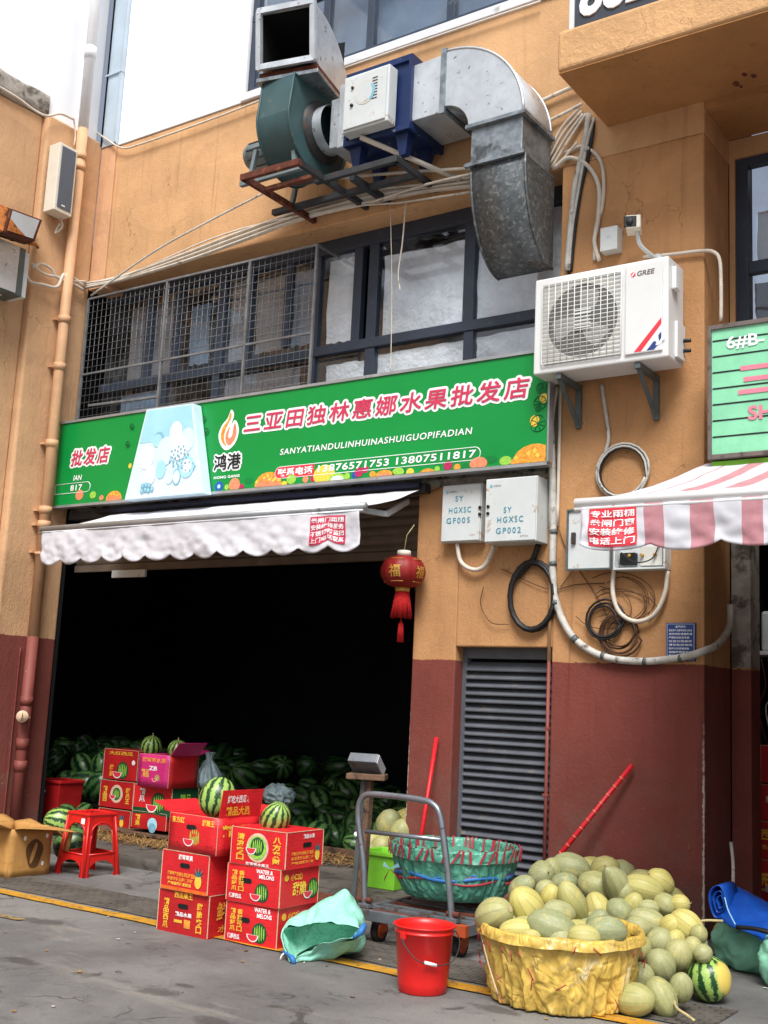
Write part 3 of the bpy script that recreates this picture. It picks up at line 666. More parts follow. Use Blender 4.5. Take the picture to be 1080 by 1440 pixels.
def pill(gg, x0, x1, z0, z1, mn, y, w=.006, closed=True, left=True, rightr=True):
    r = (z1-z0)/2; zc = (z0+z1)/2; P = []
    if left: P += [(x0+r-r*math.sin(PI*i/10), y, zc+r*math.cos(PI*i/10)) for i in range(11)]
    else: P += [(x0, y, z1), (x0, y, z0)]
    if rightr: P += [(x1-r+r*math.sin(PI*i/10), y, zc-r*math.cos(PI*i/10)) for i in range(11)]
    else: P += [(x1, y, z0), (x1, y, z1)]
    if w is None: gg.poly(P, mn)
    else: gg.tube(P, w/2, mn, 4, closed=True)
x0 = WY(388, 650, YS).x; x1 = WY(676, 625, YS).x; zp = WY(388, 650, YS).z
pill(g, x0, x1, 3.165, 3.262, 'white_print', YS-.001, .007); xm = WY(443, 645, YS).x
pill(g, x0, xm, 3.167, 3.26, 'red_print', YS-.003, None, left=True, rightr=False)
g.text('联系电话', (x0+.03, YS-.006, 3.182), X_, Z_, xm-x0-.05, .062, 'white_print', offset=.03, shear=.08)
g.text('13876571753', (WY(448, 650, YS).x, YS-.004, 3.187), X_, Z_, WY(547, 640, YS).x-WY(448, 650, YS).x, .054, 'white_print', offset=.022, spacing=1.1, shear=.08)
g.text('13807511817', (WY(558, 640, YS).x, YS-.004, 3.187), X_, Z_, WY(669, 628, YS).x-WY(558, 640, YS).x, .054, 'white_print', offset=.022, spacing=1.1, shear=.08)
xe = WY(127, 683, YS).x; pill(g, -8.85, xe, 3.215, 3.31, 'white_print', YS-.001, .007, left=False); g.text('817', (WY(100, 683, YS).x, YS-.004, 3.237), X_, Z_, .16, .054, 'white_print', offset=.022, spacing=1.1)
g.build('phone_number', SG)
# flame emblem
g = G()
c = WY(322, 605, YS); ox, oz = c.x, c.z
def flame(pts, mn, y): g.poly([(ox+px*.0058, y, oz-py*.0058) for px, py in pts], mn)
def smooth2(pts, k=5): return [(v.x, v.y) for v in catmull([(a, b, 0) for a, b in pts], k, True)]
o1 = smooth2([(2, -30), (8, -22), (4, -8), (10, -14), (16, -8), (19, 4), (15, 18), (6, 27), (-4, 29), (-14, 20), (-19, 6), (-14, -8), (-4, -18)])
flame([(x*1.06, y*1.04) for x, y in o1], 'white_print', YS-.002)
flame(smooth2([(1, -27), (4, -20), (-3, -8), (-8, 4), (-7, 16), (-2, 24), (-10, 19), (-15, 8), (-12, -5), (-3, -15)]), 'orange_print', YS-.005)
flame(smooth2([(12, -10), (16, 4), (12, 17), (3, 23), (-4, 17), (-5, 6), (2, -6), (0, 8), (3, 13), (8, 8), (9, -2)]), 'peach_print', YS-.005)
sgtext(g, '鸿港', (301, 662), (338, 659), .135, 'white_print', 0, YS-.002, dil=.018); sgtext(g, '鸿港', (301, 662), (338, 659), .135, 'black_print', 0, YS-.007, dil=.003)
sgtext(g, 'HONG GANG', (301, 674), (337, 670), .022, 'white_print', .03, YS-.003, 0, 1.1)
g.build('flame_emblem', SG)
# fruit pictures along the lower edge
g = G(); yy = [0]
def blob(px, py, rx, rz, mn, n=18, jag=0.0, a0=0.0):
    yy[0] += 1; y = YS-.0015-.0004*(yy[0] % 6); p = WY(px, py, YS)
    P = []
    for i in range(n):
        a = 2*PI*i/n; k = 1+jag*(1 if i % 2 else -1)
        P.append((max(-8.855, min(-3.585, p.x+rx*k*math.cos(a))), y, max(3.108, p.z+rz*k*math.sin(a)+a0*math.cos(a)*rx)))
    g.poly(P, mn)
def mango(px, py, w):
    w *= .82; py += 4
    blob(px, py+6, w, w*.75, 'orange_print'); blob(px, py+8, w*.9, w*.62, 'peach_print'); 
    p = WY(px, py, YS)
    for i in range(-3, 4):
        for j in range(0, 3):
            q = (p.x+i*w*.27+(j % 2)*w*.13, p.z-.02+j*w*.2-abs(i)*.014)
            if q[0] > -3.62 or q[0] < -8.8 or q[1] < 3.14: continue
            s_ = w*.12; g.poly([(q[0]-s_, YS-.0055, q[1]), (q[0], YS-.0055, max(3.109, q[1]-s_)), (q[0]+s_, YS-.0055, q[1]), (q[0], YS-.0055, q[1]+s_)], 'yellow_print' if (i+j) % 3 else 'orange_print')
mango(377, 672, .18); mango(540, 665, .13); mango(752, 640, .22); mango(160, 692, .13); mango(601, 660, .1)
for a in ((330, 682, .062, .062, 'peach_print'), (328, 680, .03, .03, 'orange_print'), (456, 668, .11, .085, 'yellow_print'), (474, 674, .085, .05, 'lime_print'), (474, 675, .065, .035, 'white_print'),
          (410, 674, .05, .04, 'lime_print'), (505, 664, .04, .04, 'berry_print'), (514, 660, .03, .03, 'berry_print'), (499, 668, .03, .03, 'blue_print'), (560, 664, .07, .05, 'sign_dkgreen'),
          (560, 664, .055, .037, 'lime_print'), (630, 655, .038, .036, 'berry_print'), (673, 652, .075, .05, 'peach_print'), (673, 651, .03, .02, 'orange_print'), (690, 646, .055, .03, 'sign_dkgreen'), (711, 648, .05, .035, 'lime_print'),
          (112, 696, .055, .05, 'peach_print'), (131, 696, .045, .035, 'lime_print'), (293, 689, .045, .045, 'blue_print'), (308, 684, .05, .045, 'blue_print'), (308, 684, .018, .018, 'sky_print'), (293, 689, .015, .015, 'sky_print'),
          (350, 676, .05, .025, 'sign_dkgreen'), (291, 662, .03, .06, 'sign_dkgreen'), (430, 674, .03, .03, 'peach_print'), (441, 673, .035, .028, 'berry_print'), (488, 670, .03, .03, 'lime_print'), (524, 667, .03, .025, 'orange_print'), (577, 664, .035, .03, 'yellow_print'), (615, 660, .025, .025, 'lime_print'), (643, 657, .03, .025, 'orange_print'), (655, 656, .035, .025, 'sign_dkgreen'), (725, 650, .04, .03, 'peach_print'), (319, 685, .025, .025, 'lime_print'), (340, 684, .03, .02, 'berry_print'), (400, 680, .03, .02, 'yellow_print'), (143, 700, .03, .025, 'peach_print'), (183, 655, .02, .025, 'yellow_print'), (752, 592, .038, .042, 'yellow_print'), (765, 560, .045, .045, 'sign_dkgreen'), (765, 560, .034, .036, 'yellow_print')): blob(*a)
def citrus(px, py, r, mn='sign_dkgreen'):
    p = WY(px, py, YS); p.y = YS-.003
    if p.x+r > -3.585: p.x = -3.59-r
    g.tube([p+Vector((r*math.cos(a), 0, r*math.sin(a))) for a in [i*PI/8 for i in range(16)]], .004, mn, 4, True)
    for i in range(4):
        a = i*PI/4+.3; q = Vector((r*math.cos(a), 0, r*math.sin(a))); g.tube([p-q, p+q], .0025, mn, 4)
for px, py, r in ((766, 594, .06), (766, 545, .04), (772, 565, .05), (281, 572, .03), (286, 590, .035), (290, 607, .035), (285, 624, .04), (286, 645, .03), (180, 625, .03), (186, 600, .03), (757, 575, .02)): citrus(px, py, r)
g.build('fruit_picture', SG)

PN = thing('lightbox_panel', 'pale blue tapered panel with fruit picture in front of the green sign', 'sign', (-7.6, 7.0, 3.1))
a, b, c, d = WY(175, 703, 6.98), WY(285, 693, 6.98), WY(271, 567, 6.98), WY(206, 576, 6.98)
g = G(); g.poly([a, b, c, d], 'paleblue_print', (0, .11, 0)); g.build('panel', PN, .004)
g = G(); sh = Vector((0, -.002, 0))
def pu(u, v, y=-.002): L_ = a.lerp(d, v); R_ = b.lerp(c, v); p = L_.lerp(R_, u); p.y += y; return p
g.poly([pu(.03, .62), pu(.97, .62), pu(.97, .98), pu(.03, .98)], 'sky_print')
def pb(u, v, r, mn, k, rv=1.0):
    p = pu(u, v, -.003-.0008*k); g.poly([p+Vector((r*math.cos(t), 0, r*rv*math.sin(t))) for t in [i*PI/9 for i in range(18)]], mn)
for q in ((.36, .64, .07, 'midblue_print', 0), (.34, .63, .06, 'sky_print', 1), (.66, .7, .075, 'white_print', 1, 1.3), (.2, .45, .09, 'white_print', 2, 1.2), (.85, .6, .09, 'paleblue_print', 1, 1.2), (.5, .5, .11, 'paleblue_print', 2, 1.2), (.72, .52, .1, 'white_print', 3, 1.1),
          (.45, .3, .06, 'sky_print', 3, 1.4), (.3, .25, .07, 'white_print', 4, 1.3), (.82, .3, .09, 'sky_print', 3, 1.1), (.82, .31, .06, 'white_print', 4), (.58, .22, .05, 'paleblue_print', 5, 1.5), (.68, .2, .05, 'midblue_print', 4, 1.5), (.68, .2, .04, 'paleblue_print', 5, 1.5)): pb(*q)
for i in range(7): pb(.22+.045*(i % 4), .08+.055*(i//4)+.01*(i % 2), .024, 'midblue_print', 6); pb(.22+.045*(i % 4), .085+.055*(i//4)+.01*(i % 2), .011, 'sky_print', 7)
for i in range(26):
    t = i*2.4; pb(.72+.15*math.cos(t)*math.sqrt(i/26), .42+.13*math.sin(t)*math.sqrt(i/26), .012, 'midblue_print', 6)
for i in range(9): t = i*PI/4.5; pb(.85+.09*math.cos(t), .3+.045*math.sin(t), .01, 'midblue_print', 6)
g.build('fruit_picture', PN)

# =================================================================== awnings
def awning(name, label, cat, x0, x1, yf, zf, yb, zb_, drop, scal, stripes, mwh, mst, seed, sag=.03, rail='alu'):
    T = thing(name, label, cat, (x0, yb, zb_))
    nu = int((x1-x0)*60)
    def colour(x):
        if not stripes: return mwh
        p = ((x-x0-stripes[2]) % stripes[0]); return mst if (p < stripes[1] and x-x0 > stripes[2]*.5) else mwh
    def cloth(fn, nv, pname):
        gg = G(); vs = []; w_ = nu+1
        for j in range(nv+1):
            for i in range(nu+1): vs.append(fn(i/nu, j/nv))
        base = len(gg.v); gg.v += vs
        for j in range(nv):
            for i in range(nu):
                gg.f.append([j*w_+i, j*w_+i+1, (j+1)*w_+i+1, (j+1)*w_+i]); gg.m.append(gg.mi(colour(x0+(i+.5)/nu*(x1-x0)))); gg.s.append(True)
        return gg.build(pname, T, 0, .004)
    def top(u, v):
        x = x0+u*(x1-x0); y = yf+(yb-yf)*v; z = zf+(zb_-zf)*v-sag*math.sin(PI*v)*(1+.4*nz((x, y, 0), 1.5, seed))+.006*nz((x*3, y*2, 0), 2, seed); return Vector((x, y, z))
    cloth(top, 16, 'canopy')
    def val(u, v):
        x = x0+u*(x1-x0); s = abs(math.sin(PI*(x-x0)/scal)); dd = drop*(1-.17*(1-s**.7))+.012*nz((x, 0, 0), 2, seed)
        z = zf-.025-dd*v; w2 = v**.7
        y = yf-.02+w2*(.038*nz((x*1.0, z*1.5, 0), 2.0, seed)+.02*nz((x*2.2+z*2.6, z*.8, 3), 3.2, seed)+.022*abs(nz((x*1.4-z*1.3, z*.5, 8), 4.0, seed))+.012*nz((x*5, z*7, 1), 3, seed))
        return Vector((x+.01*w2*nz((x, z, 4), 6, seed), y, z))
    cloth(val, 18, 'valance')
    gg = G(); gg.tube([(x0-.04, yf, zf), (x1+.04, yf, zf)], .027, rail, 12); gg.tube([(x0-.04, yf-.012, zf-.035), (x1+.03, yf-.012, zf-.035)], .012, rail, 8); gg.build('front_rail', T)
    for xx in (x0+.15*(x1-x0)*.3, x1-.1):
        gg = G(); gg.bar((xx, yb, zb_-.08), (xx+.06, (yf+yb)/2, (zf+zb_)/2-.12), .03, .04, rail); gg.bar((xx+.06, (yf+yb)/2, (zf+zb_)/2-.12), (xx, yf+.02, zf-.01), .03, .04, rail); gg.build('arm', T)
    return T, val
aw1, val1 = awning('awning', 'plain white scalloped awning above the dark fruit shop opening', 'awning', -8.1, -4.68, 6.42, 2.735, 7.16, 2.985, .30, .263, None, 'awning_white', 'awning_white', 3, .02)
g = G(); g.tube([(-8.3, 7.17, 3.03), (-4.68, 7.17, 3.03)], .026, 'navy_cloth', 14); g.box(-8.75, -4.66, 7.21, 7.29, 2.98, 3.05, 'dark_steel'); g.build('roller', aw1)
def notice(T, val, x0, x1, u0, u1, v0, v1, base, ink, rows, name='sticker', dy=-.006, ln=0.0):
    gg = G(); L = x1-x0
    def on(u, v, e): p = val(u, v).copy(); p.y += dy-e; return p
    gg.grid(lambda a_, b_: on(u0+(u1-u0)*a_, v0+(v1-v0)*b_, 0), 24, 16, base)
    for r, s_ in enumerate(rows):
        vb = v0+(v1-v0)*(.04+(r+.85)/len(rows)*.94); 
        def warp(p, vb=vb):
            u = (p.x-x0)/L; v = vb-(p.z)/drp; return on(u, v, .004)
        drp = abs(val(u0, v1).z-val(u0, v0).z)/(v1-v0)
        gg.text(s_, (x0+L*(u0+(u1-u0)*.04), 0, 0), X_, Z_, L*(u1-u0)*.92, drp*(v1-v0)/len(rows)*.72, ink, offset=.02, warp=warp)
    return gg.build(name, T)
notice(aw1, val1, -8.1, -4.68, .875, .965, .12, .82, 'crimson_print', 'white_print', ['卷闸门雨棚', '安装维修服务', '不锈钢防盗网', '上门电话联系'])
yA = WX(820, 705, -2.46).y; zA = WX(820, 705, -2.46).z
aw2, val2 = awning('awning', 'pink and white striped awning over the right bay', 'awning', -2.46, 0.2, yA, zA-.01, 7.2, 3.02, .235, .36, (.245, .105, .33), 'awning_white', 'awning_pink', 9, .03, 'white_print')
notice(aw2, val2, -2.46, 0.2, .018, .112, .06, .92, 'red_print', 'white_print', ['专业雨棚', '卷闸门窗', '安装维修', '电话上门'])

# =================================================================== pale green board on the right
RS = thing('menu_board', 'pale green framed board with black lines above the striped awning', 'sign', (-2.3, 7.0, 3))
xl = WY(1001, 465, 6.98).x; zt, zbt = WY(1001, 465, 6.98).z, WY(1001, 640, 6.98).z
g = G(); g.box(xl, -.4, 6.98, 7.06, zbt, zt, 'sign_mint'); g.build('board', RS)
g = G(); g.box(xl-.025, xl, 6.965, 7.07, zbt-.03, zt+.03, 'frame_brown'); g.box(xl, -.4, 6.965, 7.07, zt, zt+.03, 'frame_brown'); g.box(xl, -.4, 6.965, 7.07, zbt-.03, zbt, 'frame_brown'); g.build('frame', RS, .003)
g = G()
for i in range(7): z = zt-.075-i*(zt-zbt-.02)/7.6; g.box(xl+.005, -.42, 6.9775, 6.9785, z-.005, z+.005, 'black_print')
g.build('ruled_lines', RS)
g = G(); g.text('6#B-12', (xl+.1, 6.974, zt-.145), X_, Z_, .36, .085, 'white_print', offset=.02)
for i, (xo, dz) in enumerate(((.185, .265), (.205, .34), (.17, .42))): g.box(xl+xo, -.6, 6.975, 6.977, zt-dz-.03, zt-dz, 'pink_print')
g.text('SHUIGUO', (xl+.235, 6.974, zt-.62), X_, Z_, .6, .085, 'pink_print', offset=.03); g.build('lettering', RS)
GB = G(); GB.box(-2.36, -.4, 7.0, 7.1, zbt-.13, zbt-.04, 'sign_lime'); GB = GB.build('lower_strip', RS)

# =================================================================== air conditioner
AC = thing('air_conditioner', 'white outdoor air conditioner unit on two grey brackets on the pillar', 'air conditioner', (-3.1, 7.3, 3.69))
x0, x1, y0, y1, z0, z1 = -3.605, -2.62, 6.9, 7.2, 3.69, 4.39
g = G(); g.box(x0, x1, y0+.012, y1, z0, z1, 'ac_white'); CS = g.build('casing', AC, .012)
# front plate with round fan opening
cx, cz, R = -3.235, 4.035, .262; gx0, gx1, gz0, gz1 = x0+.07, -2.945, z0+.06, z1-.06
g = G()
def ring(xa, xb, za, zb2, y, mn, n=48):
    vs = []; 
    for i in range(n):
        a_ = 2*PI*i/n; c_, s_ = math.cos(a_), math.sin(a_)
        t = min(((xb-cx) if c_ > 0 else (xa-cx))/c_ if abs(c_) > 1e-6 else 9, ((zb2-cz) if s_ > 0 else (za-cz))/s_ if abs(s_) > 1e-6 else 9)
        vs += [(cx+R*c_, y, cz+R*s_), (cx+t*c_, y, cz+t*s_)]
    g.add(vs, [(2*i, 2*((i+1) % n), 2*((i+1) % n)+1, 2*i+1) for i in range(n)], mn)
ring(gx0, gx1, gz0, gz1, y0+.006, 'ac_grille')
g.lathe([(R, 0), (R-.01, -.06)], (cx, y0+.006, cz), 'ac_grille', 48, Matrix.Rotation(PI/2, 3, 'X'))
g.build('fan_surround', AC)
g = G(); g.disc((cx, y0+.011, cz), R+.02, X_, Z_, 'ac_dark', 40); g.build('fan_well', AC)
g = G()
for k in range(3):
    a0 = k*2*PI/3+.5; P = []
    for i in range(9): t = i/8; P.append((cx+(.05+.18*t)*math.cos(a0+.5*t), y0+.009, cz+(.05+.18*t)*math.sin(a0+.5*t)))
    for i in range(9): t = 1-i/8; P.append((cx+(.05+.18*t)*math.cos(a0+1.3-.15*t), y0+.009, cz+(.05+.18*t)*math.sin(a0+1.3-.15*t)))
    g.poly(P, 'ac_fan')
g.disc((cx, y0+.0065, cz), .06, X_, Z_, 'ac_fan'); g.build('fan', AC)
g = G()
for i in range(20): z = gz0+(gz1-gz0)*i/19; g.tube([(gx0, y0-.003, z), (gx1, y0-.003, z)], .0032, 'ac_white', 5)
for i in range(13): x = gx0+(gx1-gx0)*i/12; g.tube([(x, y0-.006, gz0), (x, y0-.006, gz1)], .0032, 'ac_white', 5)
g.tube([(gx0, y0-.004, gz0), (gx1, y0-.004, gz0), (gx1, y0-.004, gz1), (gx0, y0-.004, gz1)], .006, 'ac_white', 5, True)
for i in range(6): g.box(cx-.05, cx+.07, y0-.008, y0-.003, cz-.06+i*.025, cz-.052+i*.025, 'ac_white')
g.build('grille', AC)
g = G(); g.box(-2.915, x1-.035, y0-.004, y0+.012, z0+.045, z1-.03, 'ac_white'); g.build('front_panel', AC, .005)
g = G(); q = Vector((-2.86, y0-.006, 4.29)); g.disc(q, .017, X_, Z_, 'red_print'); g.poly([q+Vector((-.015, -.001, -.01)), q+Vector((-.005, -.001, -.012)), q+Vector((.014, -.001, .012)), q+Vector((.004, -.001, .012))], 'white_print')
g.text('GREE', (-2.835, y0-.006, 4.275), X_, Z_, .12, .034, 'frame_brown', offset=.02, shear=.2); g.build('logo', AC)
g = G(); q = Vector((-2.85, y0-.006, 3.745))
g.poly([q, q+Vector((.05, 0, 0)), q+Vector((.19, 0, .17)), q+Vector((.19, 0, .215))], 'red_print')
g.poly([q+Vector((.055, 0, 0)), q+Vector((.085, 0, 0)), q+Vector((.19, 0, .12)), q+Vector((.19, 0, .165))], 'white_print'); g.poly([q+Vector((.09, 0, 0)), q+Vector((.14, 0, 0)), q+Vector((.19, 0, .05)), q+Vector((.19, 0, .115))], 'navy_plate')
g.text('AJ', q+Vector((.09, -.001, .03)), X_, Z_, .09, .06, 'white_print', offset=.04, shear=.6); g.build('sticker', AC)
g = G(); g.box(x1, x1+.035, y0+.06, y0+.14, 4.17, 4.33, 'ac_white'); g.build('handle', AC, .008)
g = G(); g.box(x1, x1+.02, y0+.13, y1-.02, z0+.03, z0+.28, 'ac_white'); 
for z in (3.79, 3.86): g.tube([(x1+.02, y0+.24, z), (x1+.07, y0+.25, z)], .014, 'black_plastic', 8)
g.build('valve', AC, .004)
for x in (-3.42, -2.84):
    g = G(); g.box(x-.02, x+.02, y0+.03, 7.29, z0-.045, z0-.005, 'bracket_grey'); g.box(x-.02, x+.02, 7.26, 7.292, z0-.32, z0-.046, 'bracket_grey'); g.bar((x, 7.27, z0-.30), (x, y0+.06, z0-.04), .03, .022, 'bracket_grey')
    g.tube([(x-.03, 7.28, z0-.28), (x+.03, 7.28, z0-.28)], .008, 'steel_tube', 6); g.build('bracket', AC, .003)

# small junction box + camera on the pillar above
o = G(); p = WY(848, 357, 7.25); q = WY(872, 320, 7.25); o.box(p.x, q.x, 7.2, 7.292, p.z, q.z, 'panel_white'); o.text('公共', ((p.x+q.x)/2-.015, 7.197, (p.z+q.z)/2), X_, Z_, .03, .02, 'midblue_print'); 
tag(o.build('junction_box', loc=(p.x, 7.29, p.z), bevel=.006), 'small blank white junction box left of the security camera', 'junction box')
CM = thing('security_camera', 'small black faced security camera on a white arm above the air conditioner', 'camera', (-2.95, 7.28, 4.55))
p = WY(884, 313, 7.0)
g = G(); g.obox(p+Vector((.01, .07, .005)), .10, .14, .095, 'speaker_case', Rz(rad(18))); g.obox(p+Rz(rad(18))@Vector((.0, -.005, .0))+Vector((.01, .005, .005)), .088, .012, .083, 'black_plastic', Rz(rad(18))); g.build('body', CM, .012)
g = G(); g.tube([p+Vector((.01, -.018, .005)), p+Vector((.01, .0, .005))], .024, 'dark_steel', 16); g.build('lens', CM)
g = G(); g.tube([p+Vector((.03, .08, -.03)), p+Vector((.04, .12, -.13)), p+Vector((.11, .27, -.2))], .016, 'panel_white', 8, k=5); g.tube([p+Vector((.11, .24, -.2)), p+Vector((.11, .285, -.2))], .04, 'panel_white', 14); g.build('arm', CM)

# =================================================================== meter boxes
def cabinet(label, x0, x1, y0, z0, z1, rows, stain=False):
    T = thing('meter_box', label, 'meter box', ((x0+x1)/2, 7.3, z0))
    g = G(); g.box(x0, x1, y0+.012, 7.294, z0, z1, 'panel_white'); g.build('box', T, .004)
    g = G(); g.box(x0+.006, x1-.006, y0, y0+.0118, z0+.006, z1-.006, 'panel_white'); d_ = g.build('door', T, .004)
    g = G(); n = len(rows)
    for i, (s_, xa, xb, za) in enumerate(rows): g.text(s_, (x0+xa*(x1-x0), y0-.003, z0+za*(z1-z0)), X_, Z_, (xb-xa)*(x1-x0), .042, 'teal_stencil', offset=.006, spacing=1.3)
    g.disc((x0+.05, y0-.003, z1-.055), .012, X_, Z_, 'midblue_print'); g.text('中国移动', (x0+.07, y0-.003, z1-.062), X_, Z_, .06, .014, 'frame_brown'); g.text('TYPE', (x1-.09, y0-.003, z0+.04), X_, Z_, .045, .01, 'crimson_print') if not stain else g.text('FTTH', (x1-.12, y0-.003, z0+.03), X_, Z_, .06, .012, 'frame_brown')
    g.build('stencil_text', T)
    g = G()
    for z in ((z0+z1)/2+.03, (z0+z1)/2-.02): g.tube([((x1-.006) if not stain else x0+.03, y0-.01, z), ((x1-.006) if not stain else x0+.03, y0+.002, z)], .012, 'black_plastic', 10)
    g.build('lock', T); return T
p0 = WY(622, 683, 7.2); p1 = WY(678, 760, 7.2)
cabinet('smaller left white meter box stencilled with teal letters ending in 005', p0.x, p1.x-.02, 7.2, p1.z, p0.z, [('SY', .36, .55, .70), ('HGXSC', .2, .76, .50), ('GF005', .15, .74, .32)])
p0 = WY(683, 674, 7.1); p1 = WY(752, 760, 7.1)
cabinet('larger right white meter box stencilled with teal letters ending in 002', p0.x, p1.x+.005, 7.1, p1.z, p0.z, [('SY', .38, .53, .45), ('HGXSC', .26, .76, .30), ('GP002', .24, .72, .13)], True)
# open distribution box
DB = thing('distribution_box', 'grey distribution box standing open under the striped awning', 'electric box', (-2.9, 7.3, 2.32))
a = WY(865, 800, 7.22); b = WY(940, 802, 7.22)
g = G(); xa, xb = -3.1, -2.735; z0, z1 = 2.33, 2.77
g.box(xa, xb, 7.275, 7.293, z0, z1, 'panel_white'); 
for q in ((xa, xa+.012, z0, z1), (xb-.012, xb, z0, z1), (xa+.012, xb-.012, z0, z0+.012), (xa+.012, xb-.012, z1-.012, z1)): g.box(q[0], q[1], 7.18, 7.275, q[2], q[3], 'panel_white')
g.build('casing', DB, .002)
g = G(); g.box(xa+.03, xa+.14, 7.22, 7.27, z0+.04, z0+.12, 'black_plastic'); g.box(xa+.17, xb-.04, 7.235, 7.272, z0+.03, z0+.16, 'ac_grille')
for i in range(3): g.tube([(xa+.1+.09*i, 7.232, z0+.1), (xa+.1+.09*i, 7.21, z0+.1)], .012, 'gold', 8)
g.tube([(xa+.05, 7.2, z0+.12), (xa+.15, 7.19, z0+.05), (xb-.1, 7.2, z0+.07), (xb-.05, 7.22, z0+.18)], .005, 'black_cable', 6, k=5); g.build('breaker', DB, .002)
g = G(); g.box(-3.45, -3.112, 7.19, 7.2, 2.335, 2.765, 'panel_white'); g.box(-3.45, -3.438, 7.175, 7.1895, 2.335, 2.765, 'bracket_grey'); g.box(-3.437, -3.112, 7.175, 7.1895, 2.335, 2.347, 'bracket_grey'); g.box(-3.437, -3.112, 7.175, 7.1895, 2.753, 2.765, 'bracket_grey'); g.box(-3.124, -3.112, 7.175, 7.1895, 2.348, 2.752, 'bracket_grey')
DD = g.build('door', DB); g = G(); g.box(-3.41, -3.38, 7.165, 7.189, 2.52, 2.6, 'dark_steel'); g.build('latch', DD, .005)
# blue notice plate
p0 = WY(937, 876, 7.28); p1 = WY(978, 930, 7.28)
g = G(); g.box(p0.x, p1.x, 7.276, 7.293, p1.z, p0.z, 'navy_plate'); NP = g.build('notice_plate', loc=(p0.x, 7.29, p1.z)); tag(NP, 'small dark blue notice plate with rows of white text on the pillar', 'notice')
g = G(); W_ = p1.x-p0.x; H_ = p0.z-p1.z
g.tube([(p0.x+.008, 7.275, p1.z+.008), (p1.x-.008, 7.275, p1.z+.008), (p1.x-.008, 7.275, p0.z-.008), (p0.x+.008, 7.275, p0.z-.008)], .002, 'white_print', 4, True)
rows = ['温馨提示', '请各商户注意用电用火安全', '保持消防通道畅通', '严禁乱停乱放车辆', '垃圾分类投放', '请勿私拉电线', '爱护公共设施设备', '违者按规定处理', '管理处']
for i, s_ in enumerate(rows):
    w_ = W_*(.35 if i == 0 else .8 if i % 3 else .7); g.text(s_, (p0.x+(W_-w_)/2 if i == 0 else p0.x+W_*.1, 7.273, p0.z-H_*(.13+i*.095)), X_, Z_, w_, H_*.055, 'white_print', offset=.01)
g.build('lettering', NP)

# =================================================================== kitchen exhaust
FN = thing('extraction_fan', 'dark green centrifugal fan with square galvanised mouth high on the wall', 'fan', (-5.75, 7.3, 5.55))
cy, cz_, fx0, fx1 = 6.86, 6.02, -5.93, -5.6
def scroll(a_): return .34+.10*((a_ % (2*PI))/(2*PI))
pts = []
for i in range(33):
    a_ = -PI*.02+ i/32*(1.55*PI)   # from back going down and round to the front
    r_ = .34+.1*i/32; pts.append((cy+r_*math.cos(a_), cz_-r_*math.sin(a_)))
back_top = [(cy-.30, 6.44), (cy+.30, 6.44)]
# side profile: front rises straight to the outlet, back likewise
prof = [(cy+.33, 6.36)]+[(cy+(.33+.11*i/60)*math.cos(-i/60*PI), cz_+(.33+.11*i/60)*math.sin(-i/60*PI)) for i in range(61)]+[(cy-.40, 6.36)]
g = G(); g.poly([(fx0, y, z) for y, z in prof], 'fan_green', (fx1-fx0, 0, 0)); g.build('volute', FN, .008)
g = G()
for xx in (fx0, fx1):
    g.tube([(xx, y, z) for y, z in prof], .012, 'fan_green', 6, True)
g.build('rim', FN)
g = G(); g.lathe([(.26, 0), (.25, .03), (.2, .035), (.19, .1)], (fx1, cy, cz_), 'dark_steel', 32, Matrix.Rotation(PI/2, 3, 'Y')); g.lathe([(.2, .05), (.2, .14)], (fx1, cy, cz_), 'galv_light', 32, Matrix.Rotation(PI/2, 3, 'Y')); g.build('inlet_collar', FN)
g = G(); g.tube([(fx0-.32, cy-.1, cz_-.1), (fx0-.0, cy-.1, cz_-.1)], .12, 'fan_grey', 20); g.tube([(fx0-.36, cy-.1, cz_-.1), (fx0-.32, cy-.1, cz_-.1)], .1, 'fan_grey', 20)
for i in range(10): a_ = i*PI/5; g.bar((fx0-.3, cy-.1+.12*math.cos(a_), cz_-.1+.12*math.sin(a_)), (fx0-.05, cy-.1+.12*math.cos(a_), cz_-.1+.12*math.sin(a_)), .012, .012, 'dark_steel')
g.build('motor', FN)
g = G(); 
for yy_ in (6.55, 7.1): g.box(-6.2, -5.55, yy_, yy_+.04, 5.56, 5.6, 'fan_grey'); g.bar((-6.1, yy_+.02, 5.6), (-6.05, yy_+.02, 5.85), .035, .035, 'fan_grey'); g.bar((-5.62, yy_+.02, 5.6), (-5.65, yy_+.02, 5.8), .035, .035, 'fan_grey')
g.build('base_frame', FN)
# outlet elbow: square to square bend facing the street, mouth open
RY = Rz(rad(13)); cE = Vector((-5.775, cy-.02, 6.37))
def EP(x, y, z): return cE+RY@Vector((x, y, z))
w2 = .245
g = G(); n = 12
C0 = (-.34, .06)   # centre of the bend (y, z)
outer = []; inner = []
for i in range(n+1):
    a_ = i/n*rad(96); outer.append((C0[0]+.66*math.cos(a_), C0[1]+.51*math.sin(a_))); inner.append((C0[0]+.07*math.cos(a_), C0[1]+.04*math.sin(a_)))
for s_ in (-1, 1):
    vs = []; 
    for (a1, b1), (a2, b2) in zip(outer, inner): vs += [EP(s_*w2, a1, b1), EP(s_*w2, a2, b2)]
    g.add(vs, [(2*i, 2*i+1, 2*i+3, 2*i+2) for i in range(n)], 'galv_light', False)
for L_, mn in ((outer, 'galv_light'), (inner, 'galv')):
    vs = []
    for a1, b1 in L_: vs += [EP(-w2, a1, b1), EP(w2, a1, b1)]
    g.add(vs, [(2*i, 2*i+1, 2*i+3, 2*i+2) for i in range(n)], mn, True)
EL = g.build('outlet_elbow', FN, 0, .006)
ot, it = outer[-1], inner[-1]; dy = Vector((0, -.05, 0))
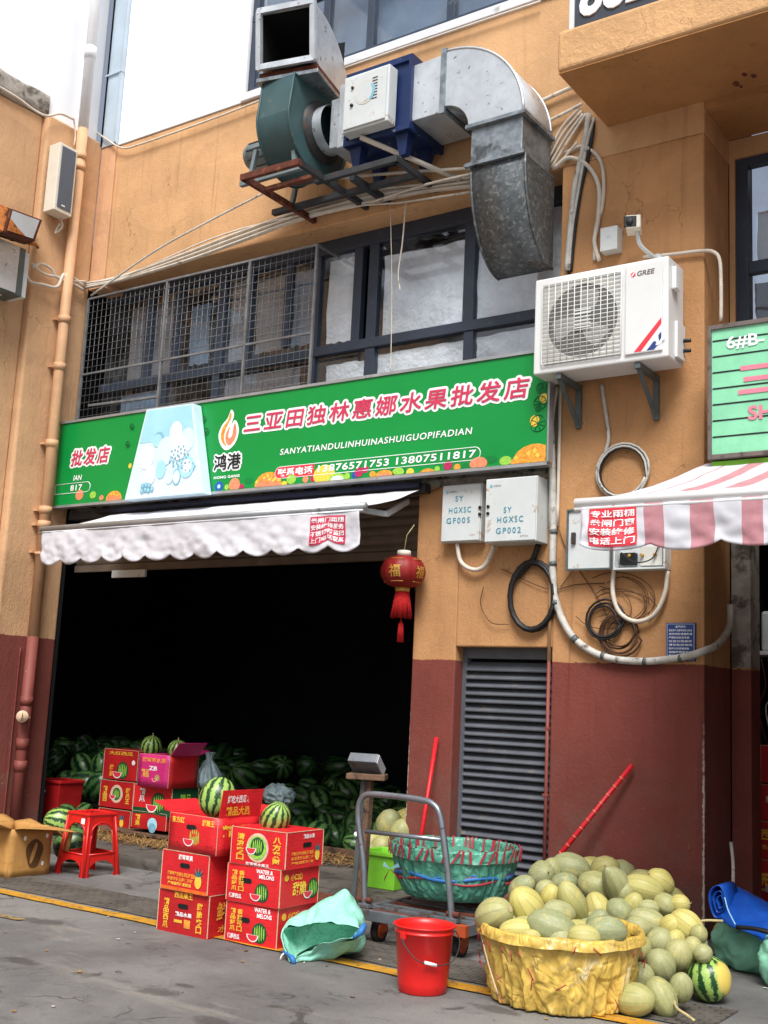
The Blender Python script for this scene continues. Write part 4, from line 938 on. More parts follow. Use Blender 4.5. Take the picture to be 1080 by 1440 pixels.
g = G(); q = [EP(-w2, *ot), EP(w2, *ot), EP(w2, *it), EP(-w2, *it)]
q2 = [v+RY@Vector((0, -.06, -.008)) for v in q]
for i in range(4): g.bar(q2[i]+ (q2[i]-q2[(i+1) % 4]).normalized()*.014, q2[(i+1) % 4]+(q2[(i+1) % 4]-q2[i]).normalized()*.014, .05, .03, 'galv_light', (0, 1, 0))
for i in range(4): g.add([q[i], q[(i+1) % 4], q2[(i+1) % 4], q2[i]], [(0, 1, 2, 3)], 'galv_light')
g.build('mouth_flange', EL)
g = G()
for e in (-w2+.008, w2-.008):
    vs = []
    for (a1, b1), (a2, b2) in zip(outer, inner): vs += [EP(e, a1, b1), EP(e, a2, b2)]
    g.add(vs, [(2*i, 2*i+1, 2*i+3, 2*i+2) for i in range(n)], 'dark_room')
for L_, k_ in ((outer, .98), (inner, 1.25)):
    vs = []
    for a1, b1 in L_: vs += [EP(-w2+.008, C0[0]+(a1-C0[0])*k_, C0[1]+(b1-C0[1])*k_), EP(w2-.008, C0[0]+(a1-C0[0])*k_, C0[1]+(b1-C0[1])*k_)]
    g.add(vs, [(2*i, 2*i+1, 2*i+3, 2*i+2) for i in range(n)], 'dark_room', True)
g.add([EP(-w2+.01, .2, .1), EP(w2-.01, .2, .1), EP(w2-.01, .2, .6), EP(-w2+.01, .2, .6)], [(0, 1, 2, 3)], 'dark_room'); g.add([EP(-w2+.01, -.3, .12), EP(w2-.01, -.3, .12), EP(w2-.01, .25, .08), EP(-w2+.01, .25, .08)], [(0, 1, 2, 3)], 'dark_room'); g.build('mouth_shade_lining', EL)  # near-black inner skin, added so the sooty mouth stays dark inside
g = G(); g.obox(EP(0, -.02, -.0), .56, .72, .035, 'galv', RY); g.obox(EP(0, -.02, .045), .53, .68, .05, 'rust', RY); g.build('collar', EL, .004)

# blue electrostatic filter box + white power box
BX = thing('filter_box', 'blue steel filter box in the exhaust duct run', 'filter box', (-4.97, 7.2, 5.75))
g = G(); g.box(-5.27, -4.67, 6.78, 7.25, 5.78, 6.37, 'blue_paint'); g.build('casing', BX, .008)
g = G()
for x in (-5.29, -4.68): g.box(x, x+.03, 6.755, 7.26, 5.77, 6.4, 'blue_paint')
g.box(-5.26, -4.68, 6.755, 6.779, 6.35, 6.4, 'blue_paint'); g.box(-5.26, -4.68, 6.755, 6.779, 5.77, 5.81, 'blue_paint'); g.build('flange', BX)
for x, y in ((-5.2, 6.85), (-4.75, 6.85), (-5.2, 7.15), (-4.75, 7.15)):
    g = G(); v = [(x-.06, y-.05, 5.775), (x+.06, y-.05, 5.775), (x+.06, y+.05, 5.775), (x-.06, y+.05, 5.775), (x-.03, y-.03, 5.6), (x+.03, y-.03, 5.6), (x+.03, y+.03, 5.6), (x-.03, y+.03, 5.6)]
    g.add(v, [(0, 1, 2, 3), (7, 6, 5, 4), (0, 4, 5, 1), (1, 5, 6, 2), (2, 6, 7, 3), (3, 7, 4, 0)], 'blue_paint'); g.build('leg', BX)
for n_ in range(1):
    g = G(); g.box(-5.36, -5.292, 6.76, 7.2, 5.78, 6.33, 'galv_light'); g.box(-5.47, -5.362, 6.8, 7.12, 5.82, 6.25, 'galv_light'); g.build('transition', BX, .006)
PB = thing('power_box', 'scuffed white metal control box fixed on the front of the blue filter box', 'control box', (-4.95, 6.75, 5.8))
g = G(); g.box(-5.22, -4.78, 6.64, 6.754, 5.81, 6.29, 'panel_white'); g.build('casing', PB, .008)
g = G(); g.box(-5.20, -4.80, 6.625, 6.6395, 5.83, 6.27, 'panel_white'); dr = g.build('door', PB, .004)
g = G()
for i in range(8): g.box(-4.93, -4.88, 6.6235, 6.6248, 6.02+i*.025, 6.03+i*.025, 'dark_steel')
g.tube([(-5.12, 6.612, 6.02), (-5.12, 6.626, 6.02)], .014, 'black_plastic', 10); g.tube([(-5.12, 6.612, 6.17), (-5.12, 6.626, 6.17)], .012, 'rust', 10)
g.disc((-5.0, 6.6225, 6.1), .10, X_, Z_, 'ac_grille', 28); g.disc((-5.0, 6.6215, 6.1), .082, X_, Z_, 'panel_white', 28)
P = [(-5.0+.1*math.cos(t), 6.6205, 6.1+.1*math.sin(t)) for t in [-.9+i*.2 for i in range(9)]]+[(-5.0+.075*math.cos(t), 6.6205, 6.1+.075*math.sin(t)) for t in [.7-i*.2 for i in range(9)]]
g.poly(P, 'midblue_print'); g.build('vent_and_latch', dr)

# galvanised duct
DU = thing('exhaust_duct', 'bright galvanised rectangular duct turning down into the window band', 'duct', (-4, 7.3, 4.6))
yf, yb_ = 6.8, 7.25
g = G(); v = [(-4.665, 6.79, 5.84), (-4.665, 7.24, 5.84), (-4.665, 7.24, 6.31), (-4.665, 6.79, 6.31), (-4.38, yf, 5.85), (-4.38, yb_, 5.85), (-4.38, yb_, 6.33), (-4.38, yf, 6.33)]
g.add(v, [(0, 3, 2, 1), (4, 5, 6, 7), (0, 4, 7, 3), (1, 2, 6, 5), (3, 7, 6, 2), (0, 1, 5, 4)], 'galv_light'); g.build('straight_section', DU, .004)
def bend(cA, cB, ro, ri, a0, a1, plane, e0, e1, mn_side, mn_out, mn_in, name, roz=None):
    g = G(); n = 16; roz = roz or ro
    O = []; I = []
    for i in range(n+1):
        t = a0+(a1-a0)*i/n; O.append((cA+ro*math.cos(t), cB+roz*math.sin(t))); I.append((cA+ri*math.cos(t), cB+ri*math.sin(t)))
    P = (lambda e, q: Vector((q[0], e, q[1]))) if plane == 'XZ' else (lambda e, q: Vector((e, q[0], q[1])))
    for e in (e0, e1):
        vs = []
        for o_, i_ in zip(O, I): vs += [P(e, o_), P(e, i_)]
        g.add(vs, [(2*i, 2*i+1, 2*i+3, 2*i+2) for i in range(n)], mn_side)
    for L_, mn in ((O, mn_out), (I, mn_in)):
        vs = []
        for q in L_: vs += [P(e0, q), P(e1, q)]
        g.add(vs, [(2*i, 2*i+1, 2*i+3, 2*i+2) for i in range(n)], mn, True)
    for e in (e0, e1): g.tube([P(e, q) for q in O], .008, mn_side, 6)
    return g.build(name, DU, 0, .006)
bend(-4.375, 5.655, .695, .235, PI/2, 0, 'XZ', yf, yb_, 'galv_light', 'galv_light', 'galv', 'upper_elbow')
g = G(); g.box(-4.115, -3.685, yf+.002, yb_, 5.34, 5.64, 'galv'); g.build('straight_section', DU, .004)
bend(7.27, 5.33, .47, .02, PI, 1.5*PI, 'YZ', -4.105, -3.655, 'galv_dark', 'galv_dark', 'galv_dark', 'lower_elbow', .72)
for a in ((-4.40, -4.355, yf-.02, yb_+.01, 5.83, 6.37), (-4.69, -4.66, 6.77, 7.25, 5.82, 6.34)):
    g = G(); g.box(a[0], a[1], a[2], a[2]+.025, a[4], a[5], 'galv'); g.box(a[0], a[1], a[2]+.0252, a[3], a[5]-.03, a[5]-.001, 'galv'); g.build('flange', DU)
for z in (5.645, 5.335):
    g = G(); g.box(-4.15, -3.65, yf-.035, yf+.001, z-.014, z+.014, 'galv'); g.box(-3.684, -3.65, yf+.002, yb_+.01, z-.014, z+.014, 'galv'); g.build('flange', DU)

# rusty bracket frame under the fan
BF = thing('bracket_frame', 'rusty angle iron bracket frame carrying the extraction fan', 'bracket', (-5.7, 7.3, 5.5))
g = G(); zf_ = 5.5
g.bar((-6.0, 6.36, zf_), (-5.4, 6.37, zf_), .04, .05, 'rust'); g.bar((-5.5, 6.7, zf_), (-4.7, 6.7, zf_), .04, .05, 'dark_steel'); g.bar((-5.98, 6.36, zf_), (-5.98, 7.3, zf_), .04, .05, 'rust'); g.bar((-5.42, 6.38, zf_+.001), (-5.42, 7.3, zf_+.001), .038, .048, 'dark_steel'); g.bar((-6.0, 6.62, zf_), (-5.42, 6.62, zf_), .05, .03, 'rust'); g.bar((-6.2, 7.0, zf_), (-4.7, 7.0, zf_), .05, .046, 'dark_steel')
g.bar((-4.72, 6.7, zf_), (-4.72, 7.3, zf_), .038, .05, 'dark_steel'); g.bar((-5.2, 6.78, zf_), (-5.2, 7.3, zf_), .05, .052, 'dark_steel'); g.build('angle_iron', BF)
g = G(); g.tube([WY(507, 193, 6.72), WY(648, 253, 7.2)], .022, 'white_cable', 8); g.build('strut', BF)

# =================================================================== security cage on the window
CG = thing('window_cage', 'grey steel mesh cage over the left part of the window band', 'window cage', (-7.3, 7.28, 3.94))
g = G(); cx0, cx1, cz0, cz1, yc = -8.8, -5.89, 3.945, 5.24, 7.255
for i in range(1, 44): x = cx0+(cx1-cx0)*i/44; g.tube([(x, yc, cz0), (x, yc, cz1)], .0027, 'cage_metal', 4)
for i in range(1, 18): z = cz0+(cz1-cz0)*i/18; g.tube([(cx0, yc-.005, z), (cx1, yc-.005, z)], .0027, 'cage_metal', 4)
g.build('wire_mesh', CG)
g = G()
for x in (cx0, -7.69, -6.65, cx1): g.bar((x, yc-.01, cz0), (x, yc-.01, cz1), .022, .022, 'cage_metal', (1, 0, 0))
for z in (cz0, 4.45, cz1): g.bar((cx0, yc-.012, z), (cx1, yc-.012, z), .018, .018, 'cage_metal')
g.bar((-8.65, yc-.012, 4.12), (-7.69, yc-.012, 4.1), .02, .02, 'cage_metal'); g.bar((cx1, yc, cz1), (cx1, 7.56, cz1), .02, .02, 'cage_metal'); g.bar((cx1, yc, cz0), (cx1, 7.56, cz0), .02, .02, 'cage_metal'); g.build('frame', CG)

# =================================================================== cables
def cable(name, label, cat, runs, mn, group=None, clip=None):
    T = G()
    for r_, pts in runs: T.tube(pts, r_, mn, 7, k=6)
    o = T.build(name, loc=tuple(runs[0][1][0])); tag(o, label, cat, group); return o
def wy(Y, *pts): return [WY(a_, b_, Y) for a_, b_ in pts]
runs = []
for k in range(8):
    o = k*3.4-11; j = random.uniform(-2, 2)
    runs.append((.011, wy(7.2+.012*(k % 3), (118, 402+o*.3), (170, 392+o*.35+j), (260, 362+o*.5), (340, 332+o*.6), (430, 300+o*.7+j), (520, 277+o*.7), (600, 264+o*.6+j), (668, 255+o*.6))))
runs.append((.009, wy(7.2, (145, 402), (215, 372), (300, 335), (380, 312), (500, 290), (560, 285), (664, 270))))
BC = cable('cable_bundle', 'thick bundle of pale cables sagging along the wall above the window cage', 'cables', runs, 'white_cable')
cable('cable', 'single pale cable rising diagonally to the left end of the rusty bracket', 'cable', [(.01, wy(7.15, (128, 416), (215, 355), (300, 308), (378, 268)))], 'grey_cable', )
cable('cable', 'pale conduit leaving the blue filter box and crossing the bundle down to the left', 'cable', [(.013, wy(7.1, (470, 251), (560, 243), (655, 237), (666, 236)))], 'white_cable')
cable('cable', 'thin pale strut crossing upward below the filter box', 'cable', [(.01, wy(7.1, (520, 285), (590, 262), (668, 243)))], 'white_cable')
cable('conduit', 'upper of two white conduits running right from the duct elbow to the balcony', 'conduit', [(.016, wy(7.26, (757, 144), (802, 124), (822, 118)))], 'white_cable')
cable('conduit', 'lower of two white conduits running right from the duct elbow to the balcony', 'conduit', [(.013, wy(7.26, (764, 174), (800, 156), (818, 146)))], 'white_cable')
runs = []
for k, (ax, ay, bx, by) in enumerate(((772, 214, 815, 152), (772, 222, 818, 156), (774, 230, 820, 160), (776, 236, 824, 160), (778, 238, 812, 200))):
    runs.append((.011, wy(7.27, (ax, ay), ((ax+bx)/2-3+k, (ay+by)/2-4+k), (bx, by))))
cable('cable_bundle', 'fan of pale cables gathered beneath the corner of the balcony', 'cables', runs, 'white_cable')
cable('conduit', 'bent white conduit curving over and down to the air conditioner', 'conduit', [(.017, wy(7.27, (780, 236), (800, 222), (825, 232), (842, 262), (841, 310), (836, 340), (843, 367))), (.014, wy(7.28, (795, 215), (820, 206), (842, 222), (849, 250), (847, 290), (838, 320), (836, 366)))], 'white_cable')
cable('wrapped_cable', 'thick grey taped cable hanging from the balcony corner down to the pillar foot band', 'cable',
      [(.021, wy(7.27, (828, 160), (822, 200), (809, 260), (802, 320), (797, 380))), (.013, wy(7.27, (836, 166), (826, 200), (815, 260), (805, 320), (800, 380)))], 'grey_cable')
cable('conduit', 'black pipe running down beside the thick taped cable', 'pipe', [(.011, wy(7.275, (836, 168), (831, 205), (818, 262), (809, 320), (803, 382)))], 'black_cable')
cable('wire', 'dark wire beside the thick taped cable on the pillar', 'wire', [(.012, wy(7.285, (832, 170), (826, 215), (812, 290), (804, 340), (800, 385)))], 'black_cable')
cable('conduit', 'cream conduit crossing from the air conditioner to the right bay and down', 'conduit', [(.013, wy(7.26, (905, 362), (950, 357), (990, 353)))+ () if False else (.013, wy(7.26, (905, 362), (950, 357), (985, 353), (1003, 354), (1012, 366), (1014, 400), (1014, 452)))], 'white_cable')
cable('cable', 'pale cable dropping from beneath the air conditioner into a coil', 'cable', [(.013, wy(7.28, (846, 540), (851, 575), (856, 615), (850, 640)))], 'grey_cable')
def coil(label, px, py, r, n, rc, mn, seed, Y=7.27, ry=None, name='cable_coil', jit=.015):
    random.seed(seed); c = WY(px, py, Y); P = []
    for i in range(n*20):
        a_ = i*2*PI/20; k = i//20; rr = r*(1+.05*math.sin(k*2.1))+jit*nz((a_*.15, k, 0), 1, seed)
        P.append(c+Vector((rr*math.cos(a_), -.008*(k % 4)+.01*nz((i*.1, 0, 0), 1, seed), (ry or r)/r*rr*math.sin(a_))))
    return tag(T_.build(name, loc=tuple(c)) if False else (lambda g_: (g_.tube(P, rc, mn, 6), g_.build(name, loc=tuple(c)))[1])(G()), label, 'cable coil')
coil('grey cable coiled in a ring below the air conditioner', 876, 663, .185, 3, .009, 'grey_cable', 1)
coil('thin black cable coiled together with the grey ring below the air conditioner', 877, 664, .175, 3, .007, 'black_cable', 14)
coil('black cable coiled in a ring beneath the larger meter box', 749, 838, .175, 5, .014, 'black_cable', 2, ry=.24)
cable('cable', 'black cable running down from the larger meter box to its coil', 'cable', [(.02, wy(7.27, (757, 765), (750, 785), (735, 803), (722, 815)))], 'black_cable')
cable('conduit', 'short pale conduit looping between the two meter boxes', 'conduit', [(.017, wy(7.25, (643, 765), (648, 790), (665, 801), (682, 795), (695, 768)))], 'white_cable')
coil('tangle of thin dark wire looped in a messy coil on the pillar', 852, 872, .12, 4, .008, 'black_cable', 5, jit=.06)
coil('loose ring of brown wire hanging below the dark tangle', 872, 890, .125, 4, .007, 'wire_brown', 6, jit=.05)
runs = []
random.seed(11)
for k in range(9):
    a_ = (random.uniform(800, 850), random.uniform(800, 880)); b_ = (random.uniform(840, 905), random.uniform(820, 880)); 
    cxp, cyp, rx_, ry_, a0_ = random.uniform(835, 885), random.uniform(835, 860), random.uniform(22, 52), random.uniform(16, 34), random.uniform(0, 6)
    runs.append((.0028, wy(7.27, *[(cxp+rx_*math.cos(a0_+.5*j), cyp+ry_*math.sin(a0_+.5*j)+1.5*j) for j in range(random.randint(5, 12))])))
runs += [(.003, wy(7.28, (786, 745), (800, 780), (840, 840), (860, 880))), (.003, wy(7.28, (705, 800), (770, 828), (810, 822), (850, 820))), (.003, wy(7.28, (788, 826), (806, 800), (800, 790))), (.003, wy(7.27, (680, 825), (676, 850), (690, 875), (715, 878)))]
cable('loose_wires', 'scattered thin brown wires straying across the wall and pillar', 'wires', runs, 'wire_brown')
cable('conduit', 'flexible conduit hanging in a loop under the open distribution box', 'conduit', [(.016, wy(7.25, (863, 800), (862, 835), (872, 862), (895, 874), (920, 864), (935, 835), (939, 803)))], 'white_cable')
cable('wrapped_cable', 'thick grey taped cable sweeping across the pillar to the right bay', 'cable',
      [(.026, wy(7.26, (772, 560), (776, 640), (778, 745), (777, 800), (783, 850), (805, 895), (845, 922), (900, 930), (955, 925), (988, 916))+[WX(1010, 905, -2.49), WX(1026, 880, -2.49), WX(1027, 850, -2.49)])], 'grey_cable')
cable('conduit_bundle', 'pair of pale vertical conduits beside the right end of the green sign', 'conduits', [(.014, wy(7.26, (783, 545), (776, 600), (774, 740))), (.012, wy(7.27, (788, 545), (787, 600), (784, 740)))], 'white_cable')
cable('wire', 'long thin pale wire hanging in front of the papered window', 'wire', [(.0035, wy(7.2, (549, 290), (551, 400), (550, 490), (549, 522)))], 'white_cable')
cable('wire', 'short thicker pale cord hanging left of the middle window pane', 'wire', [(.006, wy(7.2, (571, 282), (566, 340), (560, 385), (563, 410)))], 'white_cable')
cable('wire', 'thin wire sagging from the left meter box to the shop opening', 'wire', [(.004, wy(7.27, (590, 692), (608, 690), (622, 684)))], 'wire_brown')
g = G()
for px_, py_ in ((778, 745), (777, 790), (781, 845), (806, 896), (846, 922), (905, 930), (955, 925)):
    q = WY(px_, py_, 7.26); q2 = WY(px_+(1 if py_ < 850 else 5), py_+(6 if py_ < 900 else 1), 7.26); g.tube([q, q2], .0285, 'bracket_grey', 10)
tag(g.build('tape_bands', loc=tuple(WY(778, 745, 7.26))), 'grey tape bands wrapped round the sweeping cable on the pillar', 'tape')
# cable running along the wing and the white/orange joint
P = [WX(-5, 120, -8.84), WX(25, 138, -8.84), WX(48, 155, -8.84), WX(66, 163, -8.82), WX(85, 160, -8.82), WX(104, 168, -8.82)]
cable('cable', 'white cable following the ledge of the left wing to the speaker', 'cable', [(.013, P), (.008, [WX(104, 168, -8.83), WX(106, 190, -8.83), WX(104, 206, -8.83)])], 'white_cable')
cable('cable', 'white cable continuing from the drainpipe along the foot of the white upper wall', 'cable', [(.010, wy(7.25, (128, 180), (150, 196), (172, 208), (200, 202), (310, 163), (460, 105), (600, 56), (760, 2)))], 'white_cable')

# =================================================================== things on the left wing
SP = thing('column_speaker', 'slim white column speaker with grey grille beside the drainpipe', 'speaker', (-8.8, 6.8, 5.95))
a = WX(79, 298, -8.62); z0, z1 = 5.93, 6.63; ya, yb2 = 6.62, 6.84
RS_ = Rz(0)
g = G(); g.box(-8.84, -8.68, ya, yb2, z0, z1, 'speaker_case'); g.build('case', SP, .008)
g = G(); g.box(-8.679, -8.672, ya+.03, yb2-.025, z0+.04, z1-.03, 'speaker_grille'); g.obox((-8.671, ya+.1, z0+.07), .003, .04, .012, 'white_print'); g.build('grille', SP, .003)
g = G(); g.tube([(-8.84, 6.72, z0+.06), (-8.87, 6.72, z0+.06)], .02, 'rust', 10); g.tube([(-8.8, 6.8, z0), (-8.78, 6.82, z0-.08), (-8.8, 6.76, z0-.17), (-8.8, 6.8, z0-.06), (-8.79, 6.83, z0-.1)], .01, 'white_cable', 6, k=5); g.build('lead', SP)
FL = thing('floodlight', 'old floodlight with flaking orange rust over pale glass at the left edge', 'floodlight', (-8.7, 6.2, 5.6))
p = [WX(14, 292, -8.5), WX(60, 309, -8.62), WX(49, 340, -8.58), WX(5, 326, -8.46)]
g = G(); nrm = Vector((-.28, .10, .06)); g.poly(p, 'rust', nrm); 
left = [p[0], p[3], p[3]+Vector((-.02, -.12, -.02)), p[0]+Vector((-.02, -.12, 0))]; g.poly(left, 'rust_bright', nrm*.9); g.build('housing', FL, .012)
g = G(); c = (p[0]+p[1]+p[2]+p[3])/4; off = Vector((.008, -.004, 0)); q = [c+(v-c)*.82+off for v in p]; g.poly(q, 'flash_metal')
q2 = [c+(v-c)*.83+off*1.5 for v in p]; g.poly([q2[3], q2[3].lerp(q2[2], .7), q2[3].lerp(q2[1], .3), q2[3].lerp(q2[0], .6)], 'rust_bright'); g.build('glass', FL)
g = G(); g.bar(c+Vector((-.2, .1, -.02)), c+Vector((-.37, .16, -.0)), .04, .04, 'rust'); g.tube([WX(40, 342, -8.7), WX(50, 344, -8.7), WX(53, 348, -8.75)], .016, 'rust_bright', 8); g.build('mount', FL)
g = G(); a = WX(0, 415, -8.62); zc0, zc1 = 4.93, 5.40
g.box(-8.94, -8.68, 5.5, 6.36, 4.95, 5.42, 'bracket_grey'); MB = thing('meter_box', 'grey steel meter box with pale side cut by the left edge of the photo', 'meter box', (-8.95, 6.2, 4.95)); g.build('box', MB, .006)
g = G(); g.box(-8.678, -8.664, 5.5, 6.28, 4.96, 5.41, 'galv_light'); g.build('door', MB, .004)
g = G(); g.box(-8.93, -8.70, 6.362, 6.42, 4.96, 5.40, 'panel_white'); g.tube([(-8.8, 6.42, 5.12), (-8.8, 6.44, 5.12)], .02, 'black_plastic'); g.build('side_plate', MB, .004)
yw = -8.80
cable('cable', 'loops of white cable between the grey meter box and the drainpipe', 'cables', [(.015, [WX(33, 375, yw), WX(42, 395, yw), WX(60, 400, yw), (yw+.02, 6.83, 5.23), WX(92, 385, yw), WX(118, 402, yw)]), (.013, [WX(44, 370, yw), WX(62, 385, yw), WX(90, 392, yw), WX(118, 408, yw)]),
      (.013, [WX(46, 376, yw), WX(58, 371, yw), WX(72, 378, yw), WX(78, 388, yw), WX(90, 394, yw), WX(120, 396, yw)]), (.01, [WX(20, 390, yw), WX(12, 405, yw), WX(0, 415, yw)])], 'white_cable')

# =================================================================== lantern
def lantern(label, c, s=1.0):
    T = thing('lantern', label, 'lantern', c, )
    cx, cy_, cz = c
    g = G()
    def rib(q, a_, i): k = 1+.035*abs(math.sin(a_*12/2))-.02; return Vector((q.x*k, q.y*k, q.z))
    pr = [(.06+.1*math.sin(PI*i/14)*1.0+ (.02 if 0 < i < 14 else 0), -.115+.23*i/14) for i in range(15)]
    pr = [(.055+.115*math.sqrt(max(0, 1-((i-7)/7)**2))*1.0, -.12+.24*i/14) for i in range(15)]
    g.lathe([(r_*s, z*s) for r_, z in pr], c, 'lantern_red', 72, fn=rib); g.build('globe', T)
    g = G(); g.lathe([(.052*s, -.16*s), (.058*s, -.12*s)], c, 'gold', 24, caps=(True, True)); g.lathe([(.056*s, .12*s), (.05*s, .16*s)], c, 'speaker_case', 24, caps=(True, True)); g.build('ring', T)
    g = G()
    for i in range(64):
        a_ = i*2*PI/64; r0 = .05*s; r1 = .072*s*(1+.12*math.sin(i*5)); g.tube([(cx+r0*math.cos(a_), cy_+r0*math.sin(a_), cz-.15*s), (cx+r1*math.cos(a_), cy_+r1*math.sin(a_), cz-(.34+.012*math.sin(i*3))*s)], .004*s, 'tassel_red', 4)
    g.build('fringe', T)
    g = G(); g.tube([(cx, cy_, cz-.16*s), (cx, cy_, cz-.38*s)], .004, 'tassel_red', 5)
    for i in range(14): a_ = i*2*PI/14; g.tube([(cx, cy_, cz-.37*s), (cx+.015*s*math.cos(a_), cy_+.015*s*math.sin(a_), cz-.4*s), (cx+.022*s*math.cos(a_), cy_+.022*s*math.sin(a_), cz-.53*s)], .005*s, 'tassel_red', 4)
    g.build('tassel', T)
    g = G()
    def warp(rot):
        def f(p):
            dx = p.x; dz = p.z; r_ = (.055+.115*math.sqrt(max(0, 1-(dz/(.12*s))**2)))*s*1.02+.003
            a_ = rot+dx/r_; return Vector((cx+r_*math.sin(a_), cy_-r_*math.cos(a_), cz+dz))
        return f
    for rot, ch in ((.25, '福'), (-1.0, '喜'), (1.5, '福')): g.text(ch, (-.055*s, 0, -.055*s), X_, Z_, .09*s, .09*s, 'gold', offset=.015, warp=warp(rot))
    for rot in (.25, -1.0, 1.5):
        w_ = warp(rot); 
        for dz in (-.085*s, .085*s): g.tube([w_(Vector((-.05*s+.1*s*i/8, 0, dz))) for i in range(9)], .003, 'gold', 4)
    g.build('gold_character', T)
    g = G(); g.tube([(cx, cy_, cz+.16*s), (cx+.02, cy_, cz+.28*s), (cx+.07, cy_+.02, cz+.36*s)], .004, 'stem_dry', 5); g.build('hook', T)
p = WY(567, 804, 7.12); lantern('red paper lantern with gold characters hanging at the right side of the shop opening', tuple(p), 1.0)
p = WY(594, 835, 7.62); lantern('second red lantern half hidden behind the edge of the pillar wall', (-4.86, 7.72, p.z+.05), .9)
# =================================================================== cartons
def wm_pic(g, P, cu, cv, r, mn='lime_print', slice_=True):
    """small watermelon picture printed on a carton face; P(u, v, lift) maps face coordinates to space"""
    def el(cx, cy, rx, ry, m_, l_, n=16): g.poly([P(cx+rx*math.cos(i*2*PI/n), cy+ry*math.sin(i*2*PI/n), l_) for i in range(n)], m_)
    el(cu, cv, r, r*1.05, 'carton_green', .0015)
    for k in (-.7, -.35, 0, .35, .7): el(cu+k*r*.85, cv, r*.09, r*.9*math.sqrt(1-k*k), mn, .0022, 8)
    if slice_:
        g.poly([P(cu-r*.9+r*.9*math.cos(PI+i*PI/8)*.9, cv-r*.25+r*.75*math.sin(PI+i*PI/8), .003) for i in range(9)], 'white_print')
        g.poly([P(cu-r*.9+r*.9*math.cos(PI+i*PI/8)*.75, cv-r*.28+r*.6*math.sin(PI+i*PI/8), .0036) for i in range(9)], 'red_print')
